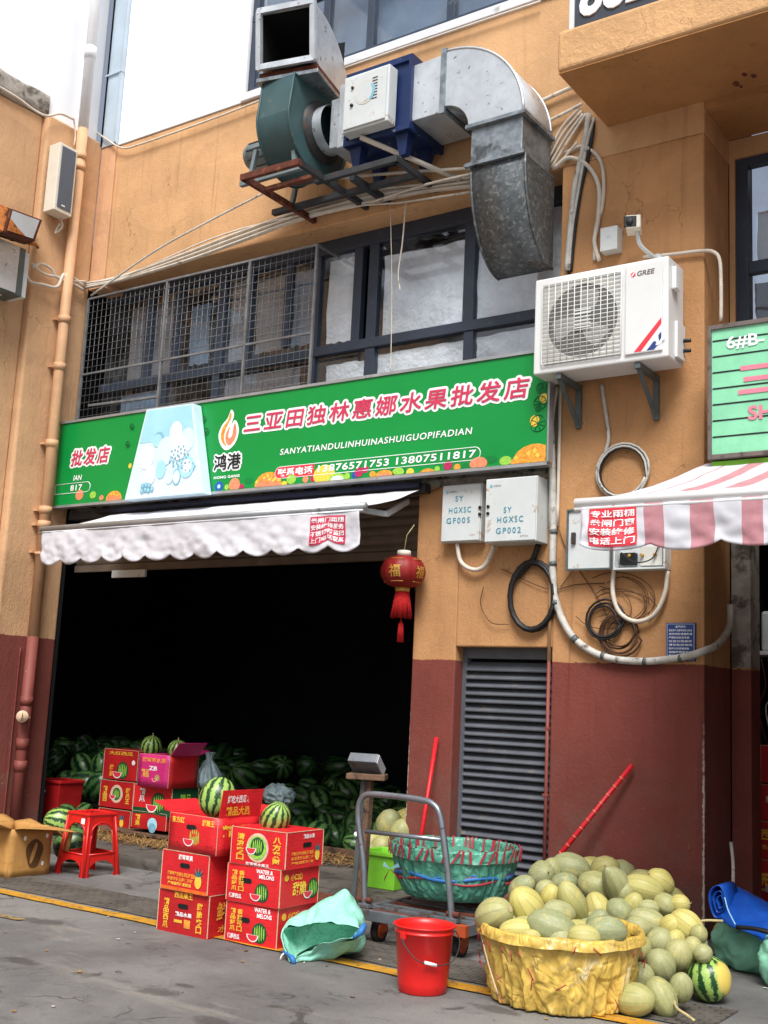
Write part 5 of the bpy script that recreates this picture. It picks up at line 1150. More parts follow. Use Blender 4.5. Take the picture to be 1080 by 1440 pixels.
def carton(label, c, sx, sy, sz, rot, front, side, base='carton_red', group='printed fruit cartons', flaps=None, top=None, side_base=None, name='fruit_carton'):
    """c = front right bottom corner region centre; front = -Y face, side = +X face; pictures as (kind, ...) in face fractions"""
    c = Vector(c); T = thing(name, label, 'carton', tuple(c), group); R = Rz(rot)
    def L(x, y, z): return c+R@Vector((x, y, z))
    g = G(); o_ = .0
    vs = []; n = 6
    b = [(-sx/2, -sy/2), (sx/2, -sy/2), (sx/2, sy/2), (-sx/2, sy/2)]
    hollow = flaps is not None
    rr = random.Random(hash(label) % 9999 if False else int(abs(c.x*977+c.z*531)) % 9999)
    def wallgrid(p0, p1, mn, k):
        d = Vector((p1[0]-p0[0], p1[1]-p0[1], 0)); nn = Vector((d.y, -d.x, 0)).normalized(); s1 = rr.uniform(-.002, .010)
        def fn(u, v): return L(p0[0]+d.x*u, p0[1]+d.y*u, sz*v)+R@(nn*(s1*math.sin(PI*u)*math.sin(PI*v)))
        g.grid(fn, 6, 4, mn, True); return s1
    bul = [wallgrid(b[i], b[(i+1) % 4], (side_base or base) if i == 1 else base, i) for i in range(4)]
    if not hollow: g.add([L(x, y, sz) for x, y in b], [(0, 1, 2, 3)], base)
    g.add([L(x, y, .002) for x, y in b], [(3, 2, 1, 0)], base)
    body = g.build('box', T, 0, .005 if hollow else 0)
    g = G()
    for x, y in b[:3]: g.bar(L(x, y, .004), L(x, y, sz-.004), .004, .004, 'carton_edge', tuple(R@Y_))
    for i in range(2): g.bar(L(*b[i], sz), L(*b[i+1], sz), .0035, .003, 'carton_edge'); 
    g.build('worn_edge', body)
    def face(items, which):
        if not items: return
        w_ = sx if which == 'f' else sy; s1 = bul[0 if which == 'f' else 1]
        def P(u, v, l=.002):
            uu, vv = u/w_, v/sz; l = l+s1*math.sin(PI*min(1, max(0, uu)))*math.sin(PI*min(1, max(0, vv)))+.0006
            return L(-sx/2+u, -sy/2-l, v) if which == 'f' else L(sx/2+l, -sy/2+u, v)
        g = G()
        for it in items:
            k = it[0]
            if k == 't':   # text: string, u0, v0, width, height, mat
                _, s_, u0, v0, ww, hh, mn = it; g.text(s_, (0, 0, 0), X_, Z_, ww*w_, hh*sz, mn, offset=.025, warp=lambda p: P(u0*w_+p.x, v0*sz+p.z, .003))
            elif k == 'v':  # vertical text
                _, s_, u0, v0, ww, hh, mn = it
                for i, ch in enumerate(s_): g.text(ch, (0, 0, 0), X_, Z_, ww*w_, hh*sz*.86/len(s_), mn, offset=.03, warp=lambda p, i=i: P(u0*w_+p.x, (v0+hh*(len(s_)-1-i)/len(s_))*sz+p.z, .003))
            elif k == 'w': wm_pic(g, P, it[1]*w_, it[2]*sz, it[3]*sz)
            elif k == 'c': _, u0, v0, r_, mn, l_ = it; g.poly([P(u0*w_+r_*sz*math.cos(i*PI/10), v0*sz+r_*sz*math.sin(i*PI/10), l_) for i in range(20)], mn)
            elif k == 'r': _, u0, v0, u1, v1, mn, l_ = it; g.poly([P(u0*w_, v0*sz, l_), P(u1*w_, v0*sz, l_), P(u1*w_, v1*sz, l_), P(u0*w_, v1*sz, l_)], mn)
            elif k == 'h':  # hand hole: its dark recess painted as a flat black oval
                u0, v0 = it[1]*w_, it[2]*sz; a_, b_ = .038, .014
                g.poly([P(u0+(a_ if math.cos(t) > 0 else -a_)*.7+b_*math.cos(t), v0+b_*math.sin(t), .0022) for t in [i*PI/8 for i in range(16)]], 'black_print')
            elif k == 'z': # pineapple
                u0, v0, r_ = it[1]*w_, it[2]*sz, it[3]*sz
                g.poly([P(u0+r_*.55*math.cos(i*PI/8), v0-r_*.5+r_*.8*math.sin(i*PI/8), .003) for i in range(16)], 'yellow_print')
                for i in range(9): a_ = PI*(i+.5)/9; g.poly([P(u0-r_*.15, v0+r_*.1, .0035+i*.0002), P(u0+r_*.15, v0+r_*.1, .0035+i*.0002), P(u0+r_*1.1*math.cos(a_), v0+r_*.2+r_*1.0*math.sin(a_), .0035+i*.0002)], 'carton_green' if i % 2 else 'teal_stencil')
        g.build('printed_picture', body)
    face(front, 'f'); face(side, 's')
    if flaps:
        for kind, ang in flaps:
            g = G()
            if kind == 'f': g.obox(L(0, -sy/2, sz)+R@Vector((0, -math.sin(ang)*sy*.22, math.cos(ang)*sy*.22)), sx*.98, .005, sy*.44, base, R@Matrix.Rotation(ang, 3, 'X'))
            if kind == 'b': g.obox(L(0, sy/2, sz)+R@Vector((0, math.sin(ang)*sy*.22, math.cos(ang)*sy*.22)), sx*.98, .005, sy*.44, base, R@Matrix.Rotation(-ang, 3, 'X'))
            if kind == 'r': g.obox(L(sx/2, 0, sz)+R@Vector((math.sin(ang)*sx*.2, 0, math.cos(ang)*sx*.2)), .005, sy*.98, sx*.4, base, R@Matrix.Rotation(ang, 3, 'Y'))
            if kind == 'l': g.obox(L(-sx/2, 0, sz)+R@Vector((-math.sin(ang)*sx*.2, 0, math.cos(ang)*sx*.2)), .005, sy*.98, sx*.4, base, R@Matrix.Rotation(-ang, 3, 'Y'))
            g.build('flap', T)
    return T, L
YP, WP, OP, GP = 'yellow_print', 'white_print', 'orange_print', 'gold_print'
FS = [('h', .5, .72)]
# left stack (front faces the street)
carton('bottom carton of the left front stack with gold characters down both sides', (-4.80, 5.21, 0), .40, .33, .235, 0,
       [('h', .5, .66), ('v', '精品西瓜', .12, .1, .1, .72, GP), ('v', '甜脆爽口', .78, .1, .1, .72, GP), ('t', '西瓜果王', .32, .84, .36, .14, GP), ('t', '精品水果', .36, .42, .32, .1, WP), ('r', .34, .26, .5, .33, GP, .002), ('r', .54, .16, .66, .36, OP, .002)],
       [('t', '鲜果', .2, .4, .6, .42, OP), ('t', '水果', .25, .12, .5, .16, OP)], base='carton_red2')
carton('middle carton of the left front stack, orange at its foot with a pineapple picture', (-4.79, 5.195, .238), .385, .33, .22, rad(-2),
       [('r', .01, .0, .99, .09, 'carton_orange', .001), ('h', .5, .66), ('t', '甜蜜蜜果', .36, .8, .3, .13, WP), ('t', '海南特产热带水果新鲜直供', .14, .37, .6, .11, OP), ('t', '果香浓郁品质保证甜', .14, .25, .55, .09, OP), ('t', '产地直销批发配送', .16, .14, .5, .08, YP), ('z', .8, .42, .22)],
       [('v', '精品果', .55, .15, .3, .7, GP)])
T_, L_ = carton('open top carton of the left front stack with a raised lettered flap', (-4.745, 5.20, .461), .40, .34, .21, rad(-3),
       [('h', .48, .68), ('t', '东方红', .06, .76, .26, .16, YP), ('t', '甜脆王', .7, .76, .24, .16, YP), ('w', .56, .42, .26), ('t', '水果', .08, .12, .16, .14, 'carton_red2'), ('t', '西瓜', .78, .12, .16, .14, 'carton_red2')],
       [('r', .02, .03, .3, .42, 'lime_print', .001), ('t', '精品', .1, .5, .7, .3, GP)], flaps=(('r', rad(8)), ('l', rad(70)), ('b', rad(70))))
g = G(); cxx = L_(0, 0, 0)
def fl(u, v, l=.004): return L_(.2, -.165, .205)+Vector((.011+l+.13*0, .33*u, .165*v))+Vector((.02*v, 0, 0))
for s_, v0, hh, mn in (('好吃大西瓜 水果王', .55, .26, WP), ('精品大西瓜', .12, .3, GP)): g.text(s_, (0, 0, 0), X_, Z_, .8, hh, mn, offset=.025, warp=lambda p: fl(.1+p.x, v0+p.z))
g.build('flap_lettering', T_)
# right stack
rs_side = [('c', .14, .78, .09, 'gold_print', .002), ('t', '小口感', .24, .7, .3, .16, GP), ('t', '甜脆', .3, .3, .34, .34, YP), ('w', .84, .42, .26)]
rs_front = [('h', .38, .6), ('v', '精品好瓜', .1, .3, .1, .56, GP), ('v', '香甜可口', .24, .3, .1, .56, GP), ('t', 'WATER &', .56, .84, .3, .1, WP), ('t', 'MELONS', .62, .71, .27, .1, WP), ('w', .68, .34, .24), ('t', '优质西瓜', .06, .1, .24, .12, WP)]
carton('bottom carton of the right front stack, partly behind the mint sack', (-4.34, 5.28, 0), .375, .34, .22, rad(1), rs_front, rs_side)
carton('middle carton of the right front stack with white English lettering', (-4.33, 5.27, .223), .39, .345, .205, rad(0), rs_front, rs_side)
carton('top carton of the right front stack with a round melon emblem between gold characters', (-4.31, 5.265, .431), .395, .345, .2, rad(1.5),
       [('c', .5, .5, .4, 'carton_edge', .001), ('c', .5, .5, .32, 'lime_print', .0016), ('w', .5, .54, .24), ('v', '清凉爽口', .12, .12, .13, .75, GP), ('v', '八方来财', .78, .12, .13, .75, GP), ('t', '甜蜜蜜水果王', .3, .01, .42, .08, WP)],
       [('t', '精品水果', .44, .8, .3, .12, WP), ('h', .56, .62), ('t', '海南热带水果新鲜直供', .14, .36, .6, .1, OP), ('t', '果香浓郁品质保证', .14, .24, .6, .09, OP), ('t', '产地直销批发', .14, .12, .6, .08, OP), ('z', .84, .42, .2)])
# inner stacks, standing inside the opening on a low pallet
def at(px, py, Y): return WY(px, py, Y)
def innerbox(label, xa, xb, yt, ybm, Y, depth, base, front, side=None, side_base=None, flaps=None, rot=0):
    p = at(xa, ybm, Y); q = at(xb, ybm, Y); t_ = at((xa+xb)/2, yt, Y); zb = (p.z+q.z)/2; w_ = q.x-p.x
    return carton(label, ((p.x+q.x)/2, Y+depth/2, zb), w_, depth, t_.z-zb, rot, front, side or [], base=base, side_base=side_base, group='cartons stacked inside the opening', flaps=flaps)
YB = 7.55
innerbox('lowest carton of the inner left stack, mostly hidden behind the red stool', 137, 182, 1138, 1163, YB, .3, 'carton_red2', [('z', .75, .45, .3)])
innerbox('middle carton of the inner left stack with a round melon badge', 139, 186, 1098, 1136, YB, .3, 'carton_red2', [('c', .5, .52, .34, 'carton_edge', .001), ('w', .5, .52, .22), ('v', '精品西', .1, .2, .12, .6, GP), ('v', '甜瓜王', .78, .2, .12, .6, GP)])
innerbox('top carton of the inner left stack with a big striped melon picture', 144, 192, 1054, 1096.5, YB, .3, 'carton_red2', [('t', '大红西瓜', .15, .82, .7, .12, GP), ('w', .58, .32, .28), ('v', '甜脆', .2, .1, .12, .4, OP), ('c', .88, .6, .08, WP, .002)])
innerbox('lowest carton of the inner right stack with an arched window picture', 184, 233, 1142, 1166, YB-.12, .33, 'carton_red2', [('c', .62, .3, .4, 'sky_print', .001), ('c', .62, .1, .3, 'midblue_print', .002), ('v', '精果', .12, .15, .14, .7, GP)])
innerbox('middle carton of the inner right stack with a green band and large melon picture', 186, 240, 1104, 1146, YB-.12, .33, 'carton_red', [('r', .0, .0, 1, .22, 'carton_green', .001), ('w', .66, .42, .34), ('v', '精瓜', .16, .42, .14, .48, WP)], [('t', '精品', .3, .35, .4, .4, 'lime_print')], side_base='carton_green')
innerbox('bright pink open carton topping the inner right stack', 193, 236, 1061, 1107, YB-.2, .36, 'carton_pink', [('t', '甜蜜蜜水果', .12, .76, .76, .14, OP), ('c', .64, .3, .2, 'carton_edge', .001), ('w', .64, .3, .13), ('t', '精品', .12, .3, .24, .24, GP), ('r', .0, .0, 1, .08, 'peach_print', .001), ('t', 'ZB', .36, .52, .26, .12, WP)], [('r', .18, .08, .5, .34, 'carton_edge', .001)], side_base='carton_red2', flaps=(('b', rad(75)), ('r', rad(40))))
PL = thing('pallet', 'low dark wooden pallet under the inner stacks of cartons', 'pallet', tuple(GZ(190, 1172, .09)))
a_ = at(135, 1168, YB-.15); b_ = at(243, 1170, YB-.15); zt_ = at(160, 1164, YB-.12).z
g = G()
for i in range(4): g.box(a_.x-.05, b_.x+.1, 7.38+i*.13, 7.48+i*.13, zt_-.03, zt_-.006, 'wood_old')
g.build('deck', PL, .003)
for i in range(3):
    g = G(); x = a_.x+(b_.x-a_.x)*i/2; g.box(x-.05, x+.05, 7.4, 7.88, .086, zt_-.031, 'wood_old'); g.build('block', PL, .003)

# open cardboard box at the left
A = GZ(10, 1236); Bq = GZ(61, 1228)
hb = WX(10, 1167, A.x).z
CB = thing('cardboard_box', 'open brown cardboard box with torn flaps at the left edge', 'box', (A.x-.22, (A.y+Bq.y)/2, 0))
c = Vector((A.x-.22, (A.y+Bq.y)/2, 0)); sx, sy = .44, Bq.y-A.y
g = G(); b = [(-sx/2, -sy/2), (sx/2, -sy/2), (sx/2, sy/2), (-sx/2, sy/2)]
for i in range(4):
    p0, p1 = b[i], b[(i+1) % 4]; g.grid(lambda u, v: c+Vector((p0[0]+(p1[0]-p0[0])*u+.006*nz((u*2, v*2, i), 2), p0[1]+(p1[1]-p0[1])*u+.006*nz((u*2, v*2, i+5), 2), hb*v)), 8, 6, 'cardboard')
g.add([c+Vector((x, y, .004)) for x, y in b], [(0, 1, 2, 3)], 'cardboard_dark'); g.build('box', CB, 0, .006)
g = G(); x = c.x+sx/2+.008
def F_(u, v): return Vector((x, c.y-sy/2+sy*u, hb*v))
g.poly([F_(.58+.2*math.cos(t)*(1+.15*math.sin(3*t)), .47+.3*math.sin(t)) for t in [i*PI/12 for i in range(24)]], 'cardboard_dark')
g.poly([F_(.56+.05*math.cos(t)+.06*math.sin(t), .48+.22*math.sin(t))+Vector((.001, 0, 0)) for t in [i*PI/8 for i in range(16)]], 'cardboard')
for u, v in ((.32, .8), (.86, .82), (.8, .25)): g.poly([F_(u+.035*math.cos(t), v+.05*math.sin(t))+Vector((.001, 0, 0)) for t in [i*PI/6 for i in range(12)]], 'white_print')
g.build('printed_picture', CB)
def sheetflap(p0, p1, d0, d1, mn, seed, name='flap'):
    g = G(); p0, p1, d0, d1 = map(Vector, (p0, p1, d0, d1))
    g.grid(lambda u, v: p0.lerp(p1, u)+d0.lerp(d1, u)*v+Vector((0, 0, .008*v*nz((u*2, v, 0), 1.2, seed)-.012*v*v)), 8, 6, mn); g.build(name, CB, 0, .005)
T1 = Vector((c.x+sx/2, c.y-sy/2, hb)); T2 = Vector((c.x+sx/2, c.y+sy/2, hb)); T3 = Vector((c.x-sx/2, c.y+sy/2, hb)); T4 = Vector((c.x-sx/2, c.y-sy/2, hb))
sheetflap(T1+Vector((0, .02, 0)), T2, (.16, .03, .03), (.17, .12, -.02), 'cardboard', 1); sheetflap(T4, T1, (-.02, -.15, .05), (.03, -.15, .06), 'cardboard', 2)
sheetflap(T3, T2, (0, .15, .02), (0, .16, -.10), 'cardboard', 3); sheetflap(T4, T3, (-.14, 0, .05), (-.14, 0, .05), 'cardboard', 4)
g = G(); q = T2+Vector((.02, .13, -.04)); g.grid(lambda u, v: q+Vector((.015*nz((u, v*2, 0), 2, 3), -.02+.07*u-.02*v, -.17*v)), 4, 8, 'cardboard'); g.build('torn_strip', CB, 0, .004)

# =================================================================== plastic stool
a, b, c = GZ(80, 1229), GZ(127, 1236), GZ(164, 1228)
s0 = .30; hz = .455
ctr = Vector(((a.x+c.x)/2, (a.y+c.y)/2, 0))
ST = thing('plastic_stool', 'red plastic stool with arched open sides beside the cardboard box', 'stool', tuple(ctr))
wb, wt = .165, .12     # half widths at foot and under the seat
def half(z): return wb+(wt-wb)*z/hz
RS2 = Rz(rad(-3))
def SP_(u, z, k, dep=0.0):     # point on side k: u across (-1..1), z height
    h = half(z)-dep; q = [Vector((u*half(z), -h, z)), Vector((h, u*half(z), z)), Vector((-u*half(z), h, z)), Vector((-h, -u*half(z), z))][k]; return ctr+RS2@q
g = G()
def seatp(r, z): return r, z
for (h0, z0), (h1, z1) in (((wt+.004, hz-.03), (wt+.012, hz-.012)), ((wt+.012, hz-.012), (wt+.006, hz)), ((wt+.006, hz), (wt-.012, hz+.004)), ((wt-.012, hz+.004), (wt-.02, hz-.002))):
    for k in range(4):
        def cor(h, z, s): return ctr+RS2@[Vector((s*h, -h, z)), Vector((h, s*h, z)), Vector((-s*h, h, z)), Vector((-h, -s*h, z))][k]
        g.add([cor(h0, z0, -1), cor(h0, z0, 1), cor(h1, z1, 1), cor(h1, z1, -1)], [(0, 1, 2, 3)], 'stool_red')
h = wt-.02; g.add([ctr+RS2@Vector((x, y, hz-.002)) for x, y in ((-h, -h), (h, -h), (h, h), (-h, h))], [(0, 1, 2, 3)], 'stool_red')
g.build('seat', ST, .0)
g = G(); 
for i in range(8): t = i*PI/4; g.disc(ctr+Vector((.05*math.cos(t), .05*math.sin(t), hz-.0005)), .008, X_, Y_, 'black_print', 8)
g.disc(ctr+Vector((0, 0, hz-.0005)), .016, X_, Y_, 'black_print', 12); g.build('seat_holes', ST)
for k in range(4):    # corner legs: an L of two tapering strips with rounded corner bead
    g = G()
    for side, sg in ((k, 1), ((k+1) % 4, -1)):
        vs = []
        for i in range(9):
            z = (hz-.03)*i/8; w_ = .24+.14*max(0, (z-.30)/.15)**2+.10*max(0, (.05-z)/.05)
            u0, u1 = (sg*1.0, sg*(1-w_)); vs += [SP_(u0, z, side), SP_(u1, z, side)]
        f = [(2*i, 2*i+1, 2*i+3, 2*i+2) for i in range(8)]; g.add(vs, f, 'stool_red')
    g.tube([SP_(1, 0, k), SP_(1, hz-.03, k)], .008, 'stool_red', 8)
    g.tube([SP_(.76, .0, k), SP_(.76, .25, k), SP_(.68, .34, k)], .005, 'stool_red', 6); g.tube([SP_(-.76, .0, (k+1) % 4), SP_(-.76, .25, (k+1) % 4), SP_(-.68, .34, (k+1) % 4)], .005, 'stool_red', 6)
    g.build('leg', ST, 0, .004)
for k in range(4):
    g = G(); vs = []
    for i in range(13): u = -.78+1.56*i/12; zl = .30+.085*math.sqrt(max(0, 1-(u/.78)**2)); vs += [SP_(u, zl, k), SP_(u, hz-.03, k)]
    g.add(vs, [(2*i, 2*i+2, 2*i+3, 2*i+1) for i in range(12)], 'stool_red'); g.tube([SP_(-.78+1.56*i/12, .30+.085*math.sqrt(max(0, 1-((-.78+1.56*i/12)/.78)**2)), k, -.001) for i in range(13)], .005, 'stool_red', 6)
    g.build('apron', ST, 0, .004)
    g = G(); vs = []
    for i in range(13): u = -.78+1.56*i/12; zl = .03+.085*math.sqrt(max(0, 1-(u/.78)**2)); vs += [SP_(u, zl, k), SP_(u, .16, k)]
    g.add(vs, [(2*i, 2*i+2, 2*i+3, 2*i+1) for i in range(12)], 'stool_red'); g.tube([SP_(-.8, .16, k, -.001), SP_(.8, .16, k, -.001)], .006, 'stool_red', 6)
    g.build('stretcher', ST, 0, .004)
g = G(); q = [SP_(-.78, .405, 1, -.004), SP_(-.5, .405, 1, -.004), SP_(-.5, .435, 1, -.004), SP_(-.78, .435, 1, -.004)]; q = [SP_(u, z, 0, -.006) for u, z in ((.35, .375), (.68, .375), (.68, .415), (.35, .415))]; g.poly(q, 'white_print'); g.build('price_sticker', ST)

# =================================================================== melons
def melon_mesh(name, R_, k, ribs, amp, mn, bend=0.0, neck=0.0, seed=0):
    g = G(); nu, nv = 40, 24; vs = []
    def P(a_, t):
        z = -math.cos(t); r_ = math.sin(t); r_ *= 1+amp*math.cos(a_*ribs)*r_
        r_ *= 1-neck*max(0, z)**2
        r_ *= 1-.12*max(0, abs(z)-.9)*3
        w_ = 1+.05*nz((r_*math.cos(a_), r_*math.sin(a_), z), 1.1, seed)
        return Vector((R_*r_*math.cos(a_)*w_+bend*R_*z*z, R_*r_*math.sin(a_)*w_, R_*k*z*w_))
    for j in range(nv+1):
        for i in range(nu): vs.append(P(2*PI*i/nu, PI*j/nv))
    fs = [(j*nu+i, j*nu+(i+1) % nu, (j+1)*nu+(i+1) % nu, (j+1)*nu+i) for j in range(nv) for i in range(nu)]
    g.add(vs, fs, mn, True)
    me = g.build(name).data; ob = bpy.data.objects[-1] if False else None
    return me
def take(me):
    for o in list(bpy.data.objects):
        if o.data == me: bpy.data.objects.remove(o)
    me.use_fake_user = False; return me
MM = {}
for key, args in dict(oval=('melon', .5, 1.3, 10, .018, 'melon_pale'), oval2=('melon', .5, 1.45, 10, .02, 'melon_pale'), round=('melon', .5, 1.08, 10, .022, 'melon_pale'),
                      longm=('melon', .5, 1.75, 10, .02, 'melon_pale'), wm=('watermelon', .5, 1.08, 9, .006, 'melon_stripe'), wb=('watermelon', .5, 1.08, 9, .006, 'melon_belly'), wd=('watermelon', .5, 1.18, 9, .006, 'melon_dark'), wd2=('watermelon', .5, 1.35, 9, .006, 'melon_dark')).items():
    MM[key] = melon_mesh(*args, seed=len(MM), bend=.25 if key == 'longm' else 0)
bentm = melon_mesh('melon', .5, 1.7, 10, .02, 'melon_pale', .45, .35, 9); MM['bent'] = bentm
for o in list(bpy.data.objects):
    if o.data in MM.values(): bpy.data.objects.remove(o)
STEM = G(); STEM.tube([(0, 0, -.02), (0, 0, .05), (.03, .01, .12), (.05, .05, .16)], [.035, .03, .022, .02, .02], 'stem_dry', 6, k=3); so_ = STEM.build('stem'); SM = so_.data; bpy.data.objects.remove(so_)
SC2 = G(); SC2.disc((0, 0, .006), .11, X_, Y_, 'stem_dry', 14); sc_ = SC2.build('scar'); SCM = sc_.data; bpy.data.objects.remove(sc_)
rm_ = random.Random(99)
def melon(key, c, r, axis, label, group, name='melon', cat='melon', stem=True, spin=0.0, scar=False):
    """one melon: r = radius across; axis = stem direction"""
    o = bpy.data.objects.new(name, MM[key]); COL.objects.link(o)
    ax = Vector(axis).normalized(); q = ax.to_track_quat('Z', 'Y'); o.rotation_mode = 'QUATERNION'
    from mathutils import Quaternion
    o.rotation_quaternion = q @ Quaternion((0, 0, 1), spin); o.location = c; kv = rm_.uniform; o.scale = (2*r*kv(.93, 1.07), 2*r*kv(.93, 1.07), 2*r*kv(.94, 1.1)); tag(o, label, cat, group)
    zt = {'oval': .65, 'oval2': .725, 'round': .54, 'longm': .875, 'wm': .54, 'wb': .54, 'wd': .59, 'wd2': .675, 'bent': .85}[key]
    xb = {'longm': .125, 'bent': .225}.get(key, 0)
    if stem:
        s_ = bpy.data.objects.new('stem', SM); COL.objects.link(s_); s_.parent = o; s_.location = (xb, 0, zt-.02)
    if scar:
        s_ = bpy.data.objects.new('blossom_scar', SCM); COL.objects.link(s_); s_.parent = o; s_.location = (xb, 0, -zt-.004); s_.rotation_euler = (PI, 0, 0)
    return o
# --- the pile of pale melons: (zx, zy, rx, ry, kind, axis angle in the picture (deg, 0 = right, 90 = up), depth group, label)
# picture coordinates are only the reading of the photo; each melon is put at a real depth on the sloping pile
def zz(zx, zy): return 640+zx/2.4545, 1180+zy/2.4545
BC_ = Vector((-2.52, 5.27, 0))       # centre of the yellow basket
def onplane(px, py, p0, n):
    r_ = ray(px, py); o = Vector((0, 0, CH)); t = (Vector(p0)-o).dot(n)/r_.dot(n); return o+r_*t
nP = Vector((0.0, -.42, 1)).normalized()
def pile_at(px, py): return onplane(px, py, (-2.3, 5.45, .11), nP)
def bask_at(px, py, z=.45): return GZ(px, py, z)
CAMR = Vector((CX.x, CY.x, CZ.x)); CAMU = -Vector((CX.y, CY.y, CZ.y)); CAMB = -Vector((CX.z, CY.z, CZ.z))
def paxis(deg, toward=.25): return CAMR*math.cos(rad(deg))+CAMU*math.sin(rad(deg))+CAMB*toward
gB = 'pale melons heaped in the yellow basket'; gL = 'pale melons piled loose against the pillar'
LB = 'pale ribbed melon heaped among others in the yellow basket'; LL = 'pale ribbed melon in the loose pile between basket and pillar'
MEL = [ # zx, zy, r (zoomed px), kind, deg, toward, 'b'/'l', label, scar/stem
 (133, 262, 50, 'oval', 215, -.6, 'b', 'pale green melon with a round scar at the left rim of the yellow basket', 's'),
 (248, 232, 50, 'oval', 125, .2, 'b', 'smooth yellow oval melon standing upright at the left of the basket heap', ''),
 (300, 125, 42, 'round', 60, 1.6, 'l', 'small grey green round melon, stem end to the street, at the pile top left', 't'),
 (337, 112, 32, 'oval', 90, .1, 'l', LL, ''), (400, 98, 42, 'oval', -10, .2, 'l', 'grey green oval melon lying sideways at the very top of the pile', 't'),
 (378, 150, 30, 'oval', 10, .2, 'l', LL, ''), (230, 168, 33, 'oval', 40, .3, 'b', LB, ''), (312, 178, 30, 'round', 80, .3, 'b', LB, ''), (330, 200, 30, 'oval', 80, .3, 'b', LB, ''),
 (405, 218, 40, 'longm', -58, -.2, 'b', 'long pale curved melon sloping down the middle of the basket heap', ''), (358, 255, 36, 'oval2', -15, -.3, 'b', 'greenish melon lying sideways under the long pale one in the basket', ''),
 (338, 310, 50, 'oval2', -20, .2, 'b', 'large smooth cream melon at the front centre of the yellow basket', ''), (215, 315, 34, 'oval2', 5, .2, 'b', LB, ''), (262, 338, 22, 'oval', 5, .2, 'b', LB, ''),
 (445, 340, 36, 'oval', 0, .2, 'b', LB, ''), (492, 290, 34, 'oval', 60, .1, 'b', LB, ''), (520, 317, 42, 'oval2', 3, .2, 'b', 'large cream oval melon at the right front rim of the yellow basket', ''),
 (488, 163, 46, 'oval', -15, .4, 'l', 'plump grey green melon left of the bent melon on the pile', 't'), (556, 150, 38, 'bent', 112, .15, 'l', 'bent melon with pinched neck standing up at the top of the pile', 'tn'),
 (492, 238, 38, 'oval', 110, -.7, 'l', 'grey melon with brown scarring in the middle of the pile', 's'), (566, 250, 37, 'round', -40, .9, 'l', LL, 't'), (612, 230, 30, 'oval', 70, .3, 'l', LL, ''),
 (648, 172, 46, 'oval', -12, .3, 'l', 'large yellow green oval melon right of the bent melon', 't'), (708, 148, 36, 'oval', 140, .3, 'l', 'green melon at the upper right of the pile with a curly dried stem', 't'), (725, 225, 34, 'round', -30, .7, 'l', LL, 't'), (775, 224, 30, 'round', 20, .9, 'l', LL, 't'),
 (668, 238, 24, 'oval', 0, .3, 'l', LL, ''), (664, 284, 37, 'oval2', -10, .3, 'l', LL, ''), (630, 306, 36, 'round', 0, .5, 'l', LL, ''), (745, 302, 34, 'oval', 60, .7, 'l', LL, 't'), (800, 300, 42, 'oval', -35, .5, 'l', 'green oval melon at the right edge of the pile with a long dry stem', 't'),
 (708, 356, 42, 'round', 70, .3, 'l', LL, ''), (633, 380, 38, 'round', 60, .5, 'l', LL, ''), (770, 397, 42, 'round', 85, .3, 'l', LL, ''), (818, 378, 30, 'oval', 90, .4, 'l', LL, ''), (855, 395, 27, 'round', 30, .3, 'l', LL, ''),
 (708, 437, 43, 'oval', 110, .5, 'l', LL, 's'), (638, 476, 42, 'round', -10, .6, 'l', LL, ''), (780, 514, 34, 'oval2', 95, .3, 'l', 'yellow green melon standing on end on the ground beside the watermelon', ''),
 (617, 554, 46, 'oval', 10, .7, 'l', 'yellow green melon on the ground next to the basket, lowest of the pile', 's'), (712, 546, 43, 'oval', -62, .5, 'l', 'grey green melon on the ground with a long trailing dry stem', 't'),
 (760, 350, 30, 'round', 90, .3, 'l', LL, ''), (585, 190, 30, 'oval', 90, .3, 'l', LL, ''), (840, 330, 26, 'round', 90, .3, 'l', LL, ''), (570, 400, 36, 'oval', 90, .3, 'l', LL, ''), (580, 470, 36, 'oval', 90, .3, 'l', LL, '')]
rm = random.Random(4)
POS = []
for zx, zy, r_, kd, dg, tw, wh, lb, fl_ in MEL:
    px, py = zz(zx, zy)
    if wh == 'b':
        p = onplane(px, py, (BC_.x, BC_.y-.25, .36), Vector((0.05, -.33, 1)).normalized())
    else: p = pile_at(px, py)
    depth = (p-Vector((0, 0, CH))).dot(-CAMB); rr_ = 1.17*r_/2.4545/F*depth
    if wh == 'l' and p.z < rr_*1.0: p = GZ(px, py, rr_)
    if p.y > 7.2-rr_ and p.x < -2.45: p = WY(px, py, 7.2-rr_)
    if 'n' in fl_: p = p-ray(px, py).normalized()*.12
    melon(kd, p, rr_, paxis(dg, tw), lb, gB if wh == 'b' else gL, stem='t' in fl_, spin=rm.uniform(0, 6), scar='s' in fl_); POS.append((p.copy(), rr_))
